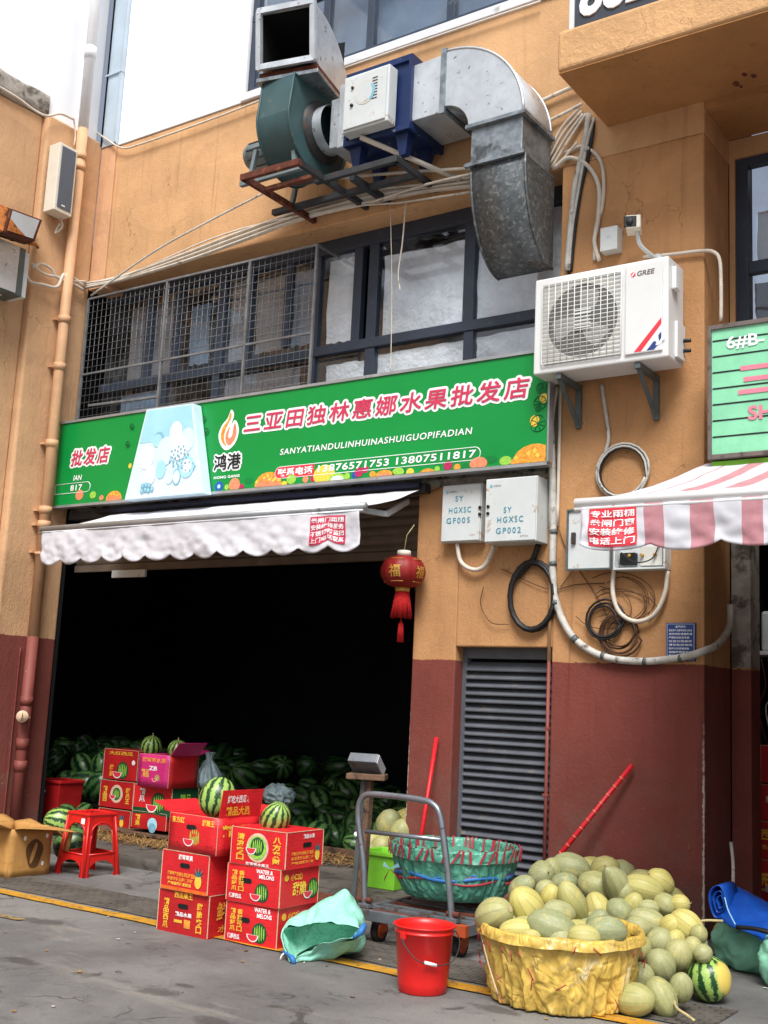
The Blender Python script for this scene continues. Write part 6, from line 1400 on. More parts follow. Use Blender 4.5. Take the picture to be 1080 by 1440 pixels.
# melons underneath, seen in the gaps
SIL = [(560, 600), (560, 350), (270, 250), (240, 130), (300, 95), (400, 60), (560, 70), (700, 120), (800, 190), (850, 300), (870, 420), (800, 540), (700, 590)]
def inside(p, r_):
    v = p-Vector((0, 0, CH)); d = v.dot(-CAMB); zx = (540+F*v.dot(CAMR)/d-640)*2.4545; zy = (720-F*v.dot(CAMU)/d-1180)*2.4545; m_ = r_*F/d*2.4545*.8
    for ox, oy in ((m_, 0), (-m_, 0), (0, -m_), (0, m_)):
        ins = False; x, y = zx+ox, zy+oy
        for i in range(len(SIL)):
            (xa, ya), (xb, yb) = SIL[i], SIL[i-1]
            if (ya > y) != (yb > y) and x < (xb-xa)*(y-ya)/(yb-ya)+xa: ins = not ins
        if not ins: return False
    return True
for i in range(400):
    x = rm.uniform(-3.2, -1.95); y = rm.uniform(5.8, 7.1); 
    top = .11+(y-5.45)*.42; r_ = rm.uniform(.085, .1)
    if (Vector((x, y))-Vector((BC_.x, BC_.y))).length < .5: continue
    z = max(r_, top-.17-rm.random()*.15)
    p = Vector((x, y, z))
    if p.x < -3.0 and y < 6.6: continue
    if x > -2.45 and y > 6.7 and x-(-2.45) > .25: continue
    if not inside(p, r_): continue
    if all((p-q).length > (r_+s_)*.8 for q, s_ in POS):
        melon(rm.choice(['oval', 'round']), p, r_, (rm.uniform(-1, 1), rm.uniform(-1, 1), rm.uniform(-.2, .6)), 'pale melon low in the gaps of the pile against the pillar', 'pale melons deep in the pile', stem=False, spin=rm.uniform(0, 6)); POS.append((p, r_))
for i in range(14):
    a_ = i*2.4; rr2 = .27*math.sqrt(i/14); p = BC_+Vector((rr2*math.cos(a_), rr2*math.sin(a_), .30))
    melon('round', p, .095, (math.cos(i*3), math.sin(i*5), .3), 'pale melon deep in the yellow basket under the heap', 'pale melons deep in the basket', stem=False)
# long dry stems
for k, (pts) in enumerate(([(770, 528), (757, 560), (765, 590), (800, 615), (826, 634)], [(838, 292), (870, 288), (925, 290)])):
    P = []
    for i, (zx, zy) in enumerate(pts): px, py = zz(zx, zy); p = pile_at(px, py-3); P.append(p if p.z > .01 else GZ(px, py, .01))
    g = G(); g.tube(P, .007, 'stem_dry', 6, k=5); tag(g.build('dry_stem', loc=tuple(P[0])), ['long dry stem trailing to the ground at the front of the melon pile', 'straight dry stem reaching right past the pillar edge'][k], 'stem')
# watermelons singled out
px, py = zz(877, 482); p = GZ(px, py, .108); p.z = .108
melon('wb', p, .104, paxis(-80, .25), 'round striped watermelon with a yellow belly on the ground right of the melon pile', None, 'watermelon', 'watermelon', False, 1.9)
p = WY(306, 1122, 5.2); melon('wm', p, .105, paxis(-105, .5), 'light green striped watermelon sitting in the open top carton of the left stack', None, 'watermelon', 'watermelon', True, .5)
p = WY(388, 1151, 5.28); melon('wm', p, .088, paxis(70, .25), 'striped watermelon on top of the right front carton stack', None, 'watermelon', 'watermelon', False, 2.5)
p = GZ(85, 1157, .19); melon('wm', p, .13, paxis(160, .3), 'bright green watermelon behind the red stool', None, 'watermelon', 'watermelon', False, 1)
p = GZ(103, 1188, .17); melon('wd', p, .13, paxis(10, .3), 'dark watermelon low between the cardboard box and the stool', None, 'watermelon', 'watermelon', False, 1)
p = at(213, 1050, YB+.15); melon('wm', p, .1, paxis(80, .2), 'watermelon showing over the back of the inner left carton stack', None, 'watermelon', 'watermelon', True, 1)
p = at(250, 1055, YB+.05); melon('wm', p, .09, paxis(85, .2), 'watermelon with pointed stem above the bright pink carton', None, 'watermelon', 'watermelon', True, 1)
# the heap of watermelons in the shop
rw = random.Random(21); P0 = []
def heap_h(x, y):
    if x < -9: return .16+.55*min(1, max(0, (y-7.7)/1.0))
    f = min(1, max(0, (y-8.0)/1.1)); h_ = .14+.30*f
    if x < -7.6: h_ += .18*f
    return h_+.05*math.sin(x*3.1)
cands = []
for i in range(9000):
    x = rw.uniform(-11, -4.75); y = (8.08 if x > -8.9 else 7.65)+2.6*rw.random()**1.6; r_ = rw.uniform(.09, .145)
    if -8.75 < x < -7.0 and y < 8.15: continue
    z = max(.09+r_*.9, heap_h(x, y)-r_*.2+rw.uniform(-.05, .05)); cands.append((x, y, z, r_))
for x, y, z, r_ in cands:
    p = Vector((x, y, z))
    if len(P0) >= 215: break
    if all((p-q).length > (r_+s_)*.93 for q, s_ in P0): P0.append((p, r_))
for p, r_ in P0:
    lb, gr = (('dark watermelon in the deep heap at the left side of the dark shop', 'watermelons heaped at the left of the shop') if p.x < -7.6 else ('dark striped watermelon in the heap at the back right of the opening', 'watermelons heaped at the right of the shop'))
    melon(rw.choice(['wd', 'wd', 'wd2']), p, r_, (rw.uniform(-1, 1), rw.uniform(-1, 1), rw.uniform(-.6, .8)), lb, gr, 'watermelon', 'watermelon', False, rw.uniform(0, 6))
g = G(); a = GZ(425, 1196, .1); b = GZ(497, 1206, .1); g.bar(a+Vector((-.6, .02, .03)), b+Vector((.5, -.02, .03)), .05, .06, 'wood_old'); tag(g.build('timber_board', loc=tuple(a), bevel=.004), 'grey timber board holding back the right watermelon heap', 'board')
for k, (px, py, r_) in enumerate(((566, 1172, .1), (547, 1160, .11), (524, 1186, .1), (537, 1193, .095), (549, 1189, .09), (572, 1158, .11), (560, 1190, .1), (518, 1200, .07))):
    p = GZ(px, py, .42 if py < 1175 else .28); melon('round', p, r_, paxis(80, .4), 'pale melon in the small heap between scale and basket inside the opening', 'pale melons inside the opening', stem=False, spin=k)
for k in range(12):
    p = GZ(535+rw.uniform(-25, 35), 1180, .15); melon('round', p+Vector((0, rw.uniform(-.1, .5), 0)), .1, (1, k, .3), 'pale melon low in the small heap inside the opening', 'pale melons low inside the opening', stem=False) if k < 6 else None
# straw on the shop floor
g = G(); rs = random.Random(5)
for i in range(2600):
    u = rs.random(); x = -7.2+2.6*u; y = 7.75+rs.gauss(0, .12); 
    if rs.random() < .35: x = rs.uniform(-8.2, -7.0); y = rs.uniform(7.05, 7.4)
    a_ = rs.uniform(0, PI); l_ = rs.uniform(.02, .07); z = .09+abs(rs.gauss(0, .02)); d = Vector((math.cos(a_)*l_, math.sin(a_)*l_, rs.uniform(-.015, .02))); p = Vector((x, y, z)); w_ = Vector((-d.y, d.x, 0)).normalized()*.003
    g.add([p-d-w_, p-d+w_, p+d+w_, p+d-w_], [(0, 1, 2, 3)], 'straw')
tag(g.build('straw'), 'loose straw scattered on the shop floor before the watermelon heap', 'straw', kind='stuff')
# =================================================================== baskets lined with woven plastic
def ridge(x, y, z, s): n_ = noise.noise(Vector((x, y, z))*s); return 1-abs(n_)*2.2
def basket(name, label, c, rb, rt, h, mn, k, amp=.02, ex=.7):
    T = thing(name, label, 'basket', tuple(c)); c = Vector(c)
    g = G(); n = 60
    prof = [(rb*.5, .004), (rb*.85, .004)]+[(rb+(rt-rb)*(i/n)**ex, .01+(h-.01)*i/n) for i in range(n+1)]
    def crumple(q, a_, i):
        if i < 1: return q
        z = q.z; cs, sn = math.cos(a_), math.sin(a_)
        wv = .25*noise.noise(Vector((cs*3, sn*3, z*6+k)))
        t = amp*(1.0*ridge(cs*2.2, sn*2.2, z*.5+k, 3.0)+.5*ridge(cs*1.5+z*2.2, sn*1.5, z+k, 4.0)+.4*ridge(cs*1.5-z*2.6, sn*1.5+z, k, 4.5)-.95) if True else amp*(.55*ridge(cs*1.2+z*.8+wv, sn*1.2, z*1.6, 3.3)+.6*ridge(cs*2.2, sn*2.2-z*3+wv, z*2.2+k, 4)+.5*ridge(cs*3+z*5, sn*3+wv, z*3+k, 5)+.35*ridge(cs*4-z*9, sn*4, z*4, 6)-.9)
        return Vector((q.x*(1+t/max(.1, q.length)), q.y*(1+t/max(.1, q.length)), z+(.012*noise.noise(Vector((cs*4, sn*4, k))) if i > n*.8 else 0)))
    g.lathe(prof, c, mn, 300, fn=crumple, caps=(True, False)); g.build('liner', T)
    return T, c
T, c = basket('basket', 'wide round basket lined with crumpled yellow woven plastic, full of melons', (BC_.x, BC_.y, 0), .315, .385, .34, 'yellow_sheet', 3, .022)
def brim(T, c, r, z, mn, k, w=.05, th=.012, out=.012, amp=.012):
    g = G(); n = 160; m_ = 8; vs = []
    for j in range(m_+1):
        for i in range(n):
            a_ = 2*PI*i/n; t = PI*j/m_
            rr = r+out*math.sin(t)+.0*t+(th if j < m_/2 else -.002)+amp*noise.noise(Vector((math.cos(a_)*5, math.sin(a_)*5, j*.25+k)))
            zz_ = z-w*(1-math.cos(0) if 0 else (1-(1-abs(2*j/m_-1))))+.008*noise.noise(Vector((math.cos(a_)*3, math.sin(a_)*3, k+4)))
            rr = r+(th if j <= m_/2 else -th)*1.0*(abs(2*j/m_-1)**.5)+amp*noise.noise(Vector((math.cos(a_)*7, math.sin(a_)*7, j*.3+k)))
            vs.append(c+Vector((rr*math.cos(a_), rr*math.sin(a_), zz_)))
    g.add(vs, [(j*n+i, (j+1)*n+i, (j+1)*n+(i+1) % n, j*n+(i+1) % n) for j in range(m_) for i in range(n)], mn, True)
    return g.build('folded_rim', T)
brim(T, c, .39, .355, 'yellow_sheet', 5, .05, .016)
g = G()
rb_ = random.Random(8)
def oncone(a_, z, rb, rt, h, e=.012): r_ = rb+(rt-rb)*(max(0.01, z)/h)**.7+e+.012; return c+Vector((r_*math.cos(a_), r_*math.sin(a_), z))
for i in range(26):
    a_ = rb_.uniform(-3.0, .4); z = rb_.choice([rb_.uniform(.27, .34), rb_.uniform(.05, .32)]); l_ = rb_.uniform(.02, .06); d_a = rb_.uniform(-.12, .12)
    g.tube([oncone(a_, z, .315, .385, .34, .02), oncone(a_+d_a, z-l_, .315, .385, .34, .02)], .0028, 'tarp_red', 4)
g.build('red_stitching', T)
g = G()
g.tube([oncone(-2.35+i*.03, .3-.025*i, .315, .385, .34, .006) for i in range(11)], .004, 'carton_edge', 5); g.build('tie_cord', T)

TC = GZ(640, 1190, .53); TC.z = .232
T, c = basket('basket', 'large round basket wrapped in green tarpaulin with red striped rim on the trolley', tuple(TC), .25, .385, .30, 'teal_sheet', 11, .016, .38)
brim(T, c, .382, .315, 'teal_sheet', 6, .07, .009)
g = G()
for i in range(46):
    a_ = i*2*PI/46; w_ = .035
    def rp(a2, z, e): return c+Vector(((.385+.012+e)*math.cos(a2), (.385+.012+e)*math.sin(a2), z))
    lean = .07*math.sin(i*1.7)+.05
    g.add([rp(a_, .245, .006), rp(a_+w_, .245, .006), rp(a_+w_+lean, .318, .010), rp(a_+lean, .318, .010)], [(0, 1, 2, 3)], 'tarp_red')
    g.add([rp(a_+lean, .318, -.012-.03), rp(a_+w_+lean, .318, -.012-.03), rp(a_+w_+lean, .25, -.012-.045), rp(a_+lean, .25, -.012-.045)], [(0, 1, 2, 3)], 'tarp_red')
g.build('red_stripe', T, 0, .003)
g = G()
for mn, dz, r_ in (('tarp_blue', 0, .012), ('tarp_red', -.018, .007), ('tarp_blue', .014, .007), ('tarp_red', .006, .006)):
    g.tube([c+Vector(((.352+.006*math.sin(i*.9))*math.cos(i*.13), (.352+.006*math.sin(i*.9))*math.sin(i*.13), .150+dz+.012*math.sin(i*.6+dz*90))) for i in range(49)], r_, mn, 6)
g.build('tie_rope', T)
g = G(); b_ = c+Vector((.37*math.cos(-2.3), .37*math.sin(-2.3), .16))
for dx, dz in ((-.05, .04), (.05, .045), (-.04, -.05), (.06, -.03)): g.poly([b_+Vector((-.02, -.03, 0)), b_+Vector((dx, -.05, dz)), b_+Vector((dx*1.2, -.045, dz-.025))], 'sky_print' if dz > 0 else 'tarp_red', (0, .003, 0))
g.build('bow', T)
g = G(); g.lathe([(.0, .2), (.2, .23), (.33, .25)], c, 'teal_tarp', 40, fn=lambda q, a_, i: q+Vector((0, 0, .015*math.sin(a_*7)*(i > 0)))); g.build('contents_cover', T)

# =================================================================== platform trolley
TR = thing('platform_trolley', 'flat steel trolley with tubular push handle carrying the green tarpaulin basket', 'trolley', (-3.65, 6.05, 0))
a = GZ(510, 1274, .19); b = GZ(633, 1302, .19)
x0, x1, y0, y1 = a.x-.02, b.x+.07, (a.y+b.y)/2-.02, 6.62
g = G(); g.box(x0, x1, y0, y0+.035, .13, .19, 'steel_plate'); g.box(x0, x1, y1-.035, y1, .13, .19, 'steel_plate'); g.box(x0, x0+.035, y0+.036, y1-.036, .13, .19, 'steel_plate'); g.box(x1-.035, x1, y0+.036, y1-.036, .13, .19, 'steel_plate')
g.box(x0-.003, x0+.05, y0-.004, y0+.037, .128, .192, 'orange_caster'); g.box(x1-.06, x1+.003, y0-.004, y0+.037, .128, .192, 'orange_caster'); g.build('frame', TR, .004)
g = G()
for i in range(9): y = y0+.06+i*(y1-y0-.12)/8.5; g.box(x0+.036, x1-.036, y, y+.035, .165, .186, 'rust' if i % 3 == 0 else 'steel_plate')
g.box(x0+.036, x1-.036, y0+.04, y1-.04, .186, .189, 'dark_steel') if False else None; g.build('deck_slats', TR, .002)
hp = [WY(q[0], q[1], y0+.045) for q in ((514, 1263), (511, 1215), (505, 1165), (504, 1140), (508, 1124), (520, 1117), (558, 1120), (594, 1125), (609, 1131), (618, 1144), (624, 1180), (631, 1240), (637, 1294))]
hp[0].z = .16; hp[-1].z = .16
g = G(); g.tube(hp, .0185, 'steel_tube', 12, k=5); g.build('push_handle', TR)
g = G(); g.tube([WY(514, 1169, y0+.05), WY(628, 1182, y0+.05)], .013, 'steel_tube', 10); g.build('crossbar', TR)
for q in (hp[0], hp[-1]):
    g = G(); g.box(q.x-.035, q.x+.035, y0+.02, y0+.075, .191, .215, 'steel_plate'); g.tube([(q.x-.04, y0+.045, .235), (q.x+.04, y0+.045, .235)], .016, 'rust', 10); g.build('hinge', TR, .003)
for x, y in ((x0+.12, y0+.12), (x1-.1, y0+.12), (x0+.12, y1-.12), (x1-.1, y1-.12)):
    g = G(); g.lathe([(.052, -.02), (.065, -.018), (.065, .018), (.052, .02)], (x, y, .065), 'rubber', 24, Matrix.Rotation(PI/2, 3, 'Y'), caps=(True, True)); wh = g.build('caster', TR)
    g = G(); g.lathe([(.045, -.023), (.045, .023)], (x, y, .065), 'orange_caster', 20, Matrix.Rotation(PI/2, 3, 'Y'), caps=(True, True)); g.build('rim', wh)
    g = G(); g.box(x-.035, x-.029, y-.03, y+.03, .06, .128, 'orange_caster'); g.box(x+.029, x+.035, y-.03, y+.03, .06, .128, 'orange_caster'); g.box(x-.04, x+.04, y-.04, y+.04, .128-.004, .1295, 'dark_steel'); g.build('fork', wh)

# =================================================================== bucket
b = GZ(589, 1395); bt = .305
BK = thing('bucket', 'plain red plastic bucket with wire handle on the yellow line', 'bucket', (b.x, b.y+.03, 0))
c = Vector((b.x, b.y+.03, 0))
g = G(); g.lathe([(.0, .006), (.112, .0), (.118, .006), (.122, .05), (.141, bt-.03), (.146, bt-.028), (.146, bt-.022), (.142, bt-.02), (.143, bt-.006), (.153, bt), (.155, bt+.004), (.152, bt+.008), (.143, bt+.006), (.138, bt-.02), (.118, .02), (0, .018)], c, 'red_plastic', 48); g.build('body', BK)
g = G()
A1 = math.atan2(-1, .1)+.25
for s_ in (0, PI): 
    q = c+Vector((.148*math.cos(-1.75+s_), .148*math.sin(-1.75+s_), bt-.035)); g.obox(q, .03, .02, .035, 'red_plastic', Rz(-1.75+s_+PI/2))
g.build('handle_lug', BK, .004)
g = G(); h0 = c+Vector((.158*math.cos(-1.75), .158*math.sin(-1.75), bt-.04)); h1 = c+Vector((.158*math.cos(-1.75+PI), .158*math.sin(-1.75+PI), bt-.04))
P = []
for i in range(17):
    t = i/16*PI; mid = (h0+h1)/2; ax = (h0-h1)/2; P.append(mid+ax*math.cos(t)+Vector((.075, -.03, -.15)).normalized()*.175*math.sin(t)+Vector((ax.y, -ax.x, 0)).normalized()*(-.04)*math.sin(t)*0)
P = [h0, h0+Vector((.03, -.01, -.04)), h0+Vector((.10, .0, -.095)), h0+Vector((.155, .07, -.115)), h0+Vector((.2, .14, -.10)), h0+Vector((.19, .22, -.04)), h1+Vector((.06, 0, -.0)), h1]
g.tube(P, .003, 'dark_steel', 6, k=6); g.tube([P[2]+Vector((.02, .02, -.005)), P[3]], .008, 'white_print', 8); g.build('handle', BK)

# =================================================================== platform scale
SCL = thing('platform_scale', 'old platform scale with a wooden topped post and metal display', 'scale', (-4.75, 6.45, 0))
bp = Vector((-4.74, 6.42, 0)); tp = WY(512, 1096, 6.42)
g = G(); g.bar((tp.x-.035, 6.42, .06), (tp.x+.0, 6.42, tp.z), .035, .03, 'bracket_grey'); g.bar((tp.x+.01, 6.44, .06), (tp.x+.03, 6.44, tp.z), .05, .05, 'wood_old'); g.tube([WY(501, 1173, 6.39), WY(501, 1173, 6.405)], .016, 'white_print', 12); g.build('post', SCL, .003)
g = G(); g.obox((tp.x+.01, 6.44, tp.z+.02), .26, .2, .038, 'wood_old', Rz(rad(28))); g.build('top_board', SCL, .005)
g = G(); R3 = Rz(rad(12))@Matrix.Rotation(rad(-38), 3, 'X'); dc = Vector((tp.x+.0, 6.44, tp.z+.095)); g.obox(dc, .21, .17, .07, 'steel_plate', R3); db = g.build('display', SCL, .006)
g = G(); g.obox(dc+R3@Vector((0, -.05, .037)), .18, .035, .006, 'black_print', R3); g.obox(dc+R3@Vector((0, .01, .037)), .16, .05, .004, 'carton_edge', R3); g.obox(dc+R3@Vector((.107, 0, 0)), .006, .15, .065, 'galv_light', R3); g.build('keypad', db)
g = G(); g.box(tp.x-.38, tp.x+.03, 5.98, 6.37, .07, .10, 'rust'); g.box(tp.x-.36, tp.x+.01, 6.0, 6.35, .02, .069, 'dark_steel'); g.box(tp.x-.06, tp.x+.06, 6.371, 6.5, .02, .08, 'dark_steel'); g.build('weighing_plate', SCL, .006)

# =================================================================== lime bin, red bin
def binbox(name, label, c, w, d, h, t, mn, extra=None):
    T = thing(name, label, 'bin', tuple(c)); c = Vector(c); g = G(); vs = []
    for z, k in ((0, 1-t), (h, 1), (h, .93), (.01, .93-t)):
        for sx_, sy_ in ((-1, -1), (1, -1), (1, 1), (-1, 1)): vs.append(c+Vector((sx_*w/2*k, sy_*d/2*k, z)))
    fs = [(4*j+i, 4*j+(i+1) % 4, 4*j+4+(i+1) % 4, 4*j+4+i) for j in range(3) for i in range(4)]+[(3, 2, 1, 0), (12, 13, 14, 15)]
    g.add(vs, fs, mn); g.build('body', T, .012, bseg=3)
    g = G(); 
    for a0, a1 in (((-1, -1), (1, -1)), ((1, -1), (1, 1)), ((1, 1), (-1, 1)), ((-1, 1), (-1, -1))): g.bar(c+Vector((a0[0]*w*.51, a0[1]*d*.51, h-.012)), c+Vector((a1[0]*w*.51, a1[1]*d*.51, h-.012)), .022, .03, mn)
    g.build('rim', T, .006)
    return T, c
q = GZ(531, 1250, .087); TB, c = binbox('plastic_bin', 'lime green plastic bin behind the trolley handle', (q.x, q.y+.12, .087), .3, .26, .25, .16, 'lime_plastic')
q = WY(62, 1160, 7.55); TB, c = binbox('plastic_bin', 'dark red plastic bin with a blue label behind the left pier', (q.x, 7.7, .086), .34, .3, WY(62, 1096, 7.55).z-.086, .1, 'carton_red2')
g = G(); l_ = WY(60, 1113, 7.54); g.box(l_.x-.05, l_.x+.05, 7.532, 7.536, l_.z-.035, l_.z+.03, 'navy_plate'); g.box(l_.x-.03, l_.x+.05, 7.529, 7.531, l_.z-.005, l_.z+.015, 'white_print'); g.build('label', TB)

# =================================================================== broom poles
top = WY(614, 1037, 7.26); lo = WY(594, 1165, 7.1); bot = lo+(lo-top)*((lo.z-.1)/(top.z-lo.z)); 
g = G(); g.tube([bot, top], .0155, 'red_pole', 12); BR = g.build('broom_pole', loc=tuple(bot)); tag(BR, 'thin red pole leaning on the wall strip behind the trolley', 'pole')
top = WY(889, 1076, 7.25); lo = WY(785, 1205, 7.1); bot = lo+(lo-top)*((lo.z-.02)/(top.z-lo.z))
g = G(); g.tube([bot, top], .0165, 'red_pole', 12); BR = g.build('broom_pole', loc=tuple(bot)); tag(BR, 'slanting red pole leaning against the pillar above the melon pile', 'pole')
g = G()
for i in range(10): t = .42+.055*i; q = bot.lerp(top, t); g.tube([q-(top-bot).normalized()*.004, q+(top-bot).normalized()*.004], .0172, 'peach_print', 12)
g.build('tape_band', BR)

# =================================================================== mint sack lying open
MS = thing('woven_sack', 'mint green woven sack lying open on the ground beside the cartons', 'sack', (-3.95, 5.3, 0))
def ringpts(lst, n=40):
    P = [WY(a_, b_, y) for a_, b_, y in lst]
    return P
mouth = ringpts([(398, 1311, 5.06), (420, 1303, 5.06), (448, 1299, 5.08), (478, 1300, 5.1), (506, 1308, 5.14), (503, 1320, 5.1), (478, 1326, 5.05), (446, 1330, 5.03), (424, 1340, 5.0), (411, 1352, 4.97)])
mid = ringpts([(402, 1306, 5.12), (436, 1282, 5.2), (484, 1253, 5.3), (502, 1268, 5.34), (513, 1290, 5.36), (515, 1312, 5.32), (502, 1338, 5.25), (462, 1350, 5.15), (430, 1356, 5.05), (412, 1357, 5.0)])
bk = ringpts([(425, 1304, 5.35), (450, 1285, 5.45), (480, 1262, 5.5), (496, 1272, 5.52), (505, 1290, 5.52), (506, 1310, 5.5), (497, 1328, 5.48), (470, 1336, 5.4), (445, 1335, 5.35), (430, 1325, 5.3)])
inn = [m_.lerp(b_, .55)+Vector((0, .0, -.01)) for m_, b_ in zip(mouth, bk)]
def loft(g, rings, mn, sub=10, k=0, amp=.014, cap=True):
    R2_ = [catmull(r_, sub, True) for r_ in rings]; n = len(R2_[0]); S = []
    cols = [catmull([r_[i] for r_ in R2_], 14) for i in range(n)]
    m_ = len(cols[0])
    for j in range(m_):
        for i in range(n):
            p = cols[i][j]; rd = (1-2.4*abs(nz(p, 6, k+5)))*1.3+(1-2.2*abs(nz(p, 13, k+7)))*.6; q = p+Vector((amp*nz(p, 14, k), amp*(nz(p, 13, k+1)-rd), amp*(nz(p, 15, k+2)+rd*.6))); q.z = max(q.z, .004); S.append(q)
    fs = [(j*n+i, j*n+(i+1) % n, (j+1)*n+(i+1) % n, (j+1)*n+i) for j in range(m_-1) for i in range(n)]
    if cap: fs.append(tuple((m_-1)*n+i for i in range(n)))
    g.add(S, fs, mn, True)
g = G(); loft(g, [mouth, [a_.lerp(b_, .5)+Vector((0, -.02, .012)) for a_, b_ in zip(mouth, mid)], mid, bk], 'mint_cloth', k=2); g.build('outer_cloth', MS, 0, .002)
g = G(); loft(g, [mouth, [a_.lerp(b_, .5) for a_, b_ in zip(mouth, inn)], inn], 'mint_cloth', k=3, amp=.006); g.build('inner_cloth', MS)
g = G(); g.tube([WY(497, 1318, 5.05), WY(506, 1312, 5.06), WY(513, 1300, 5.1)], [.010, .018, .012], 'tarp_blue', 8, k=3); g.tube([WY(398, 1338, 4.98), WY(410, 1346, 4.94), WY(414, 1356, 4.94)], [.008, .014, .008], 'tarp_blue', 8, k=3); g.tube([WY(400, 1340, 4.97), WY(396, 1344, 4.95), WY(394, 1350, 4.95)], .004, 'white_print', 6, k=3); g.build('tie', MS)

# =================================================================== right side: blue tarp over green sacks
def lump(name, label, cat, c, rx, ry, rz_, mn, k, amp=.12, group=None):
    g = G(); n, m_ = 60, 36; vs = []; c = Vector(c)
    for j in range(m_+1):
        t = PI*j/m_
        for i in range(n):
            a_ = 2*PI*i/n; d = Vector((math.sin(t)*math.cos(a_), math.sin(t)*math.sin(a_), -math.cos(t)))
            r_ = 1+amp*(1-abs(nz(d, 2.2, k))*2)+.4*amp*nz(d, 6, k+1)+.2*amp*nz(d, 14, k+2)
            p = c+Vector((d.x*rx, d.y*ry, d.z*rz_))*r_; p.z = max(p.z, .003); vs.append(p)
    g.add(vs, [(j*n+i, j*n+(i+1) % n, (j+1)*n+(i+1) % n, (j+1)*n+i) for j in range(m_) for i in range(n)], mn, True)
    return tag(g.build(name, loc=tuple(c)), label, cat, group)
p = GZ(1050, 1372); lump('filled_sack', 'bulging green sack lying beneath the blue tarpaulin at the right', 'sack', (p.x+.0, p.y+.22, .12), .23, .2, .15, 'sack_green', 3, .16)
p = GZ(1084, 1392); lump('filled_sack', 'green sack with a blue corner cut by the right edge of the photo', 'sack', (p.x+.05, p.y+.14, .13), .13, .17, .15, 'sack_green', 8, .16)
p = WY(1020, 1312, 6.85); melon('round', p, .07, paxis(80, .3), 'single pale melon tucked between pillar and green sack under the tarpaulin', None, stem=False)
g = G()
ya = 6.62
topE = [WY(1003, 1262, ya), WY(1010, 1246, ya+.05), WY(1030, 1249, ya+.1), WY(1055, 1262, ya+.05), WY(1078, 1277, ya), WY(1100, 1284, ya)]
midE = [WY(1005, 1283, ya-.1), WY(1018, 1282, ya-.14), WY(1036, 1290, ya-.16), WY(1060, 1295, ya-.16), WY(1080, 1300, ya-.16), WY(1102, 1308, ya-.16)]
botE = [WY(1010, 1296, ya-.12), WY(1022, 1300, ya-.2), WY(1042, 1308, ya-.26), WY(1062, 1318, ya-.28), WY(1080, 1330, ya-.28), WY(1104, 1340, ya-.28)]
backE = [v+Vector((.0, .3, -.05)) for v in topE]
cols = [catmull([backE[i], topE[i], midE[i], botE[i]], 8) for i in range(6)]
rows = [catmull([cols[i][j] for i in range(6)], 10) for j in range(len(cols[0]))]
w_ = len(rows[0]); vs = [p+Vector((.01*nz(p, 9, 1), .02*nz(p, 7, 2)+.012*nz(p, 20, 4), .012*nz(p, 11, 3))) for r_ in rows for p in r_]
g.add(vs, [(j*w_+i, j*w_+i+1, (j+1)*w_+i+1, (j+1)*w_+i) for j in range(len(rows)-1) for i in range(w_-1)], 'blue_tarp', True)
BT = g.build('tarpaulin', None, 0, .004, loc=tuple(topE[2])); tag(BT, 'crumpled bright blue tarpaulin thrown over the green sacks at the right', 'tarpaulin')
g = G(); q = WY(1014, 1268, ya-.14)
for k, r_ in enumerate((.075, .05, .03)):
    g.lathe([(r_, -.02), (r_, .22)], q+Vector((-.015+.008*k, 0, 0)), 'blue_tarp', 24, Matrix.Rotation(-PI/2, 3, 'X')@Matrix.Scale(1, 3), fn=lambda v, a_, i: Vector((v.x*.62+.004*math.sin(a_*3), v.y*1.15, v.z)))
g.build('rolled_edge', BT, 0, .003)
g = G(); g.tube([WY(1019, 1262, ya-.17), WY(1024, 1280, ya-.2), WY(1034, 1300, ya-.27)], .0035, 'sky_print', 5, k=4); g.tube([WY(1036, 1304, ya-.29), WY(1060, 1306, ya-.31), WY(1085, 1312, ya-.31), WY(1104, 1316, ya-.3)], [.012, .014, .012], 'black_plastic', 7, k=4); g.build('hem', BT)
g = G(); g.tube([WY(1028, 1185, 7.5), WY(1031, 1215, 7.4), WY(1031, 1250, 7.2)], .011, 'white_cable', 7, k=4); tag(g.build('hose', loc=tuple(WY(1031, 1250, 7.2))), 'short pale hose standing up behind the blue tarpaulin', 'hose')
# cartons inside the right bay
Yb = 8.25
for i, (xa, yt, ybm, lb) in enumerate(((1056, 1206, 1262, 'lowest red carton in the bay behind the blue tarpaulin'), (1057, 1153, 1205, 'second red carton from the ground in the right bay'), (1058, 1101, 1152, 'third red carton from the ground in the right bay'), (1070, 1047, 1100, 'topmost red carton in the right bay, set back to the right'))):
    p = WY(xa, ybm, Yb); q = WY(xa, yt, Yb)
    zb = p.z if i else 0.0
    carton(lb, (p.x+.24, Yb+.2, max(0, zb)), .48, .4, q.z-max(0, zb)-.004, 0, [('t', '西瓜王', .12, .5, .5, .3, GP), ('t', '精品水果', .12, .25, .4, .12, OP)] if i != 2 else [('t', '鲜果', .2, .5, .4, .2, 'carton_edge')], [], base='carton_red2', group='red cartons in the right bay')
g = G(); g.box(-2.37, -.5, 8.1, 8.16, WY(1060, 1246, 8.1).z-.03, WY(1060, 1246, 8.1).z+.01, 'alu'); tag(g.build('rail', loc=(-2, 8.1, .3), bevel=.004), 'pale metal rail in front of the red cartons in the right bay', 'rail')
g = G(); s_ = WY(1058, 917, 8.3); g.box(s_.x-.05, s_.x+1.2, 8.3, 8.6, s_.z-.02, s_.z+.01, 'white_sill'); tag(g.build('shelf', loc=(s_.x, 8.4, s_.z), bevel=.004), 'narrow white shelf in the dark right bay', 'shelf')
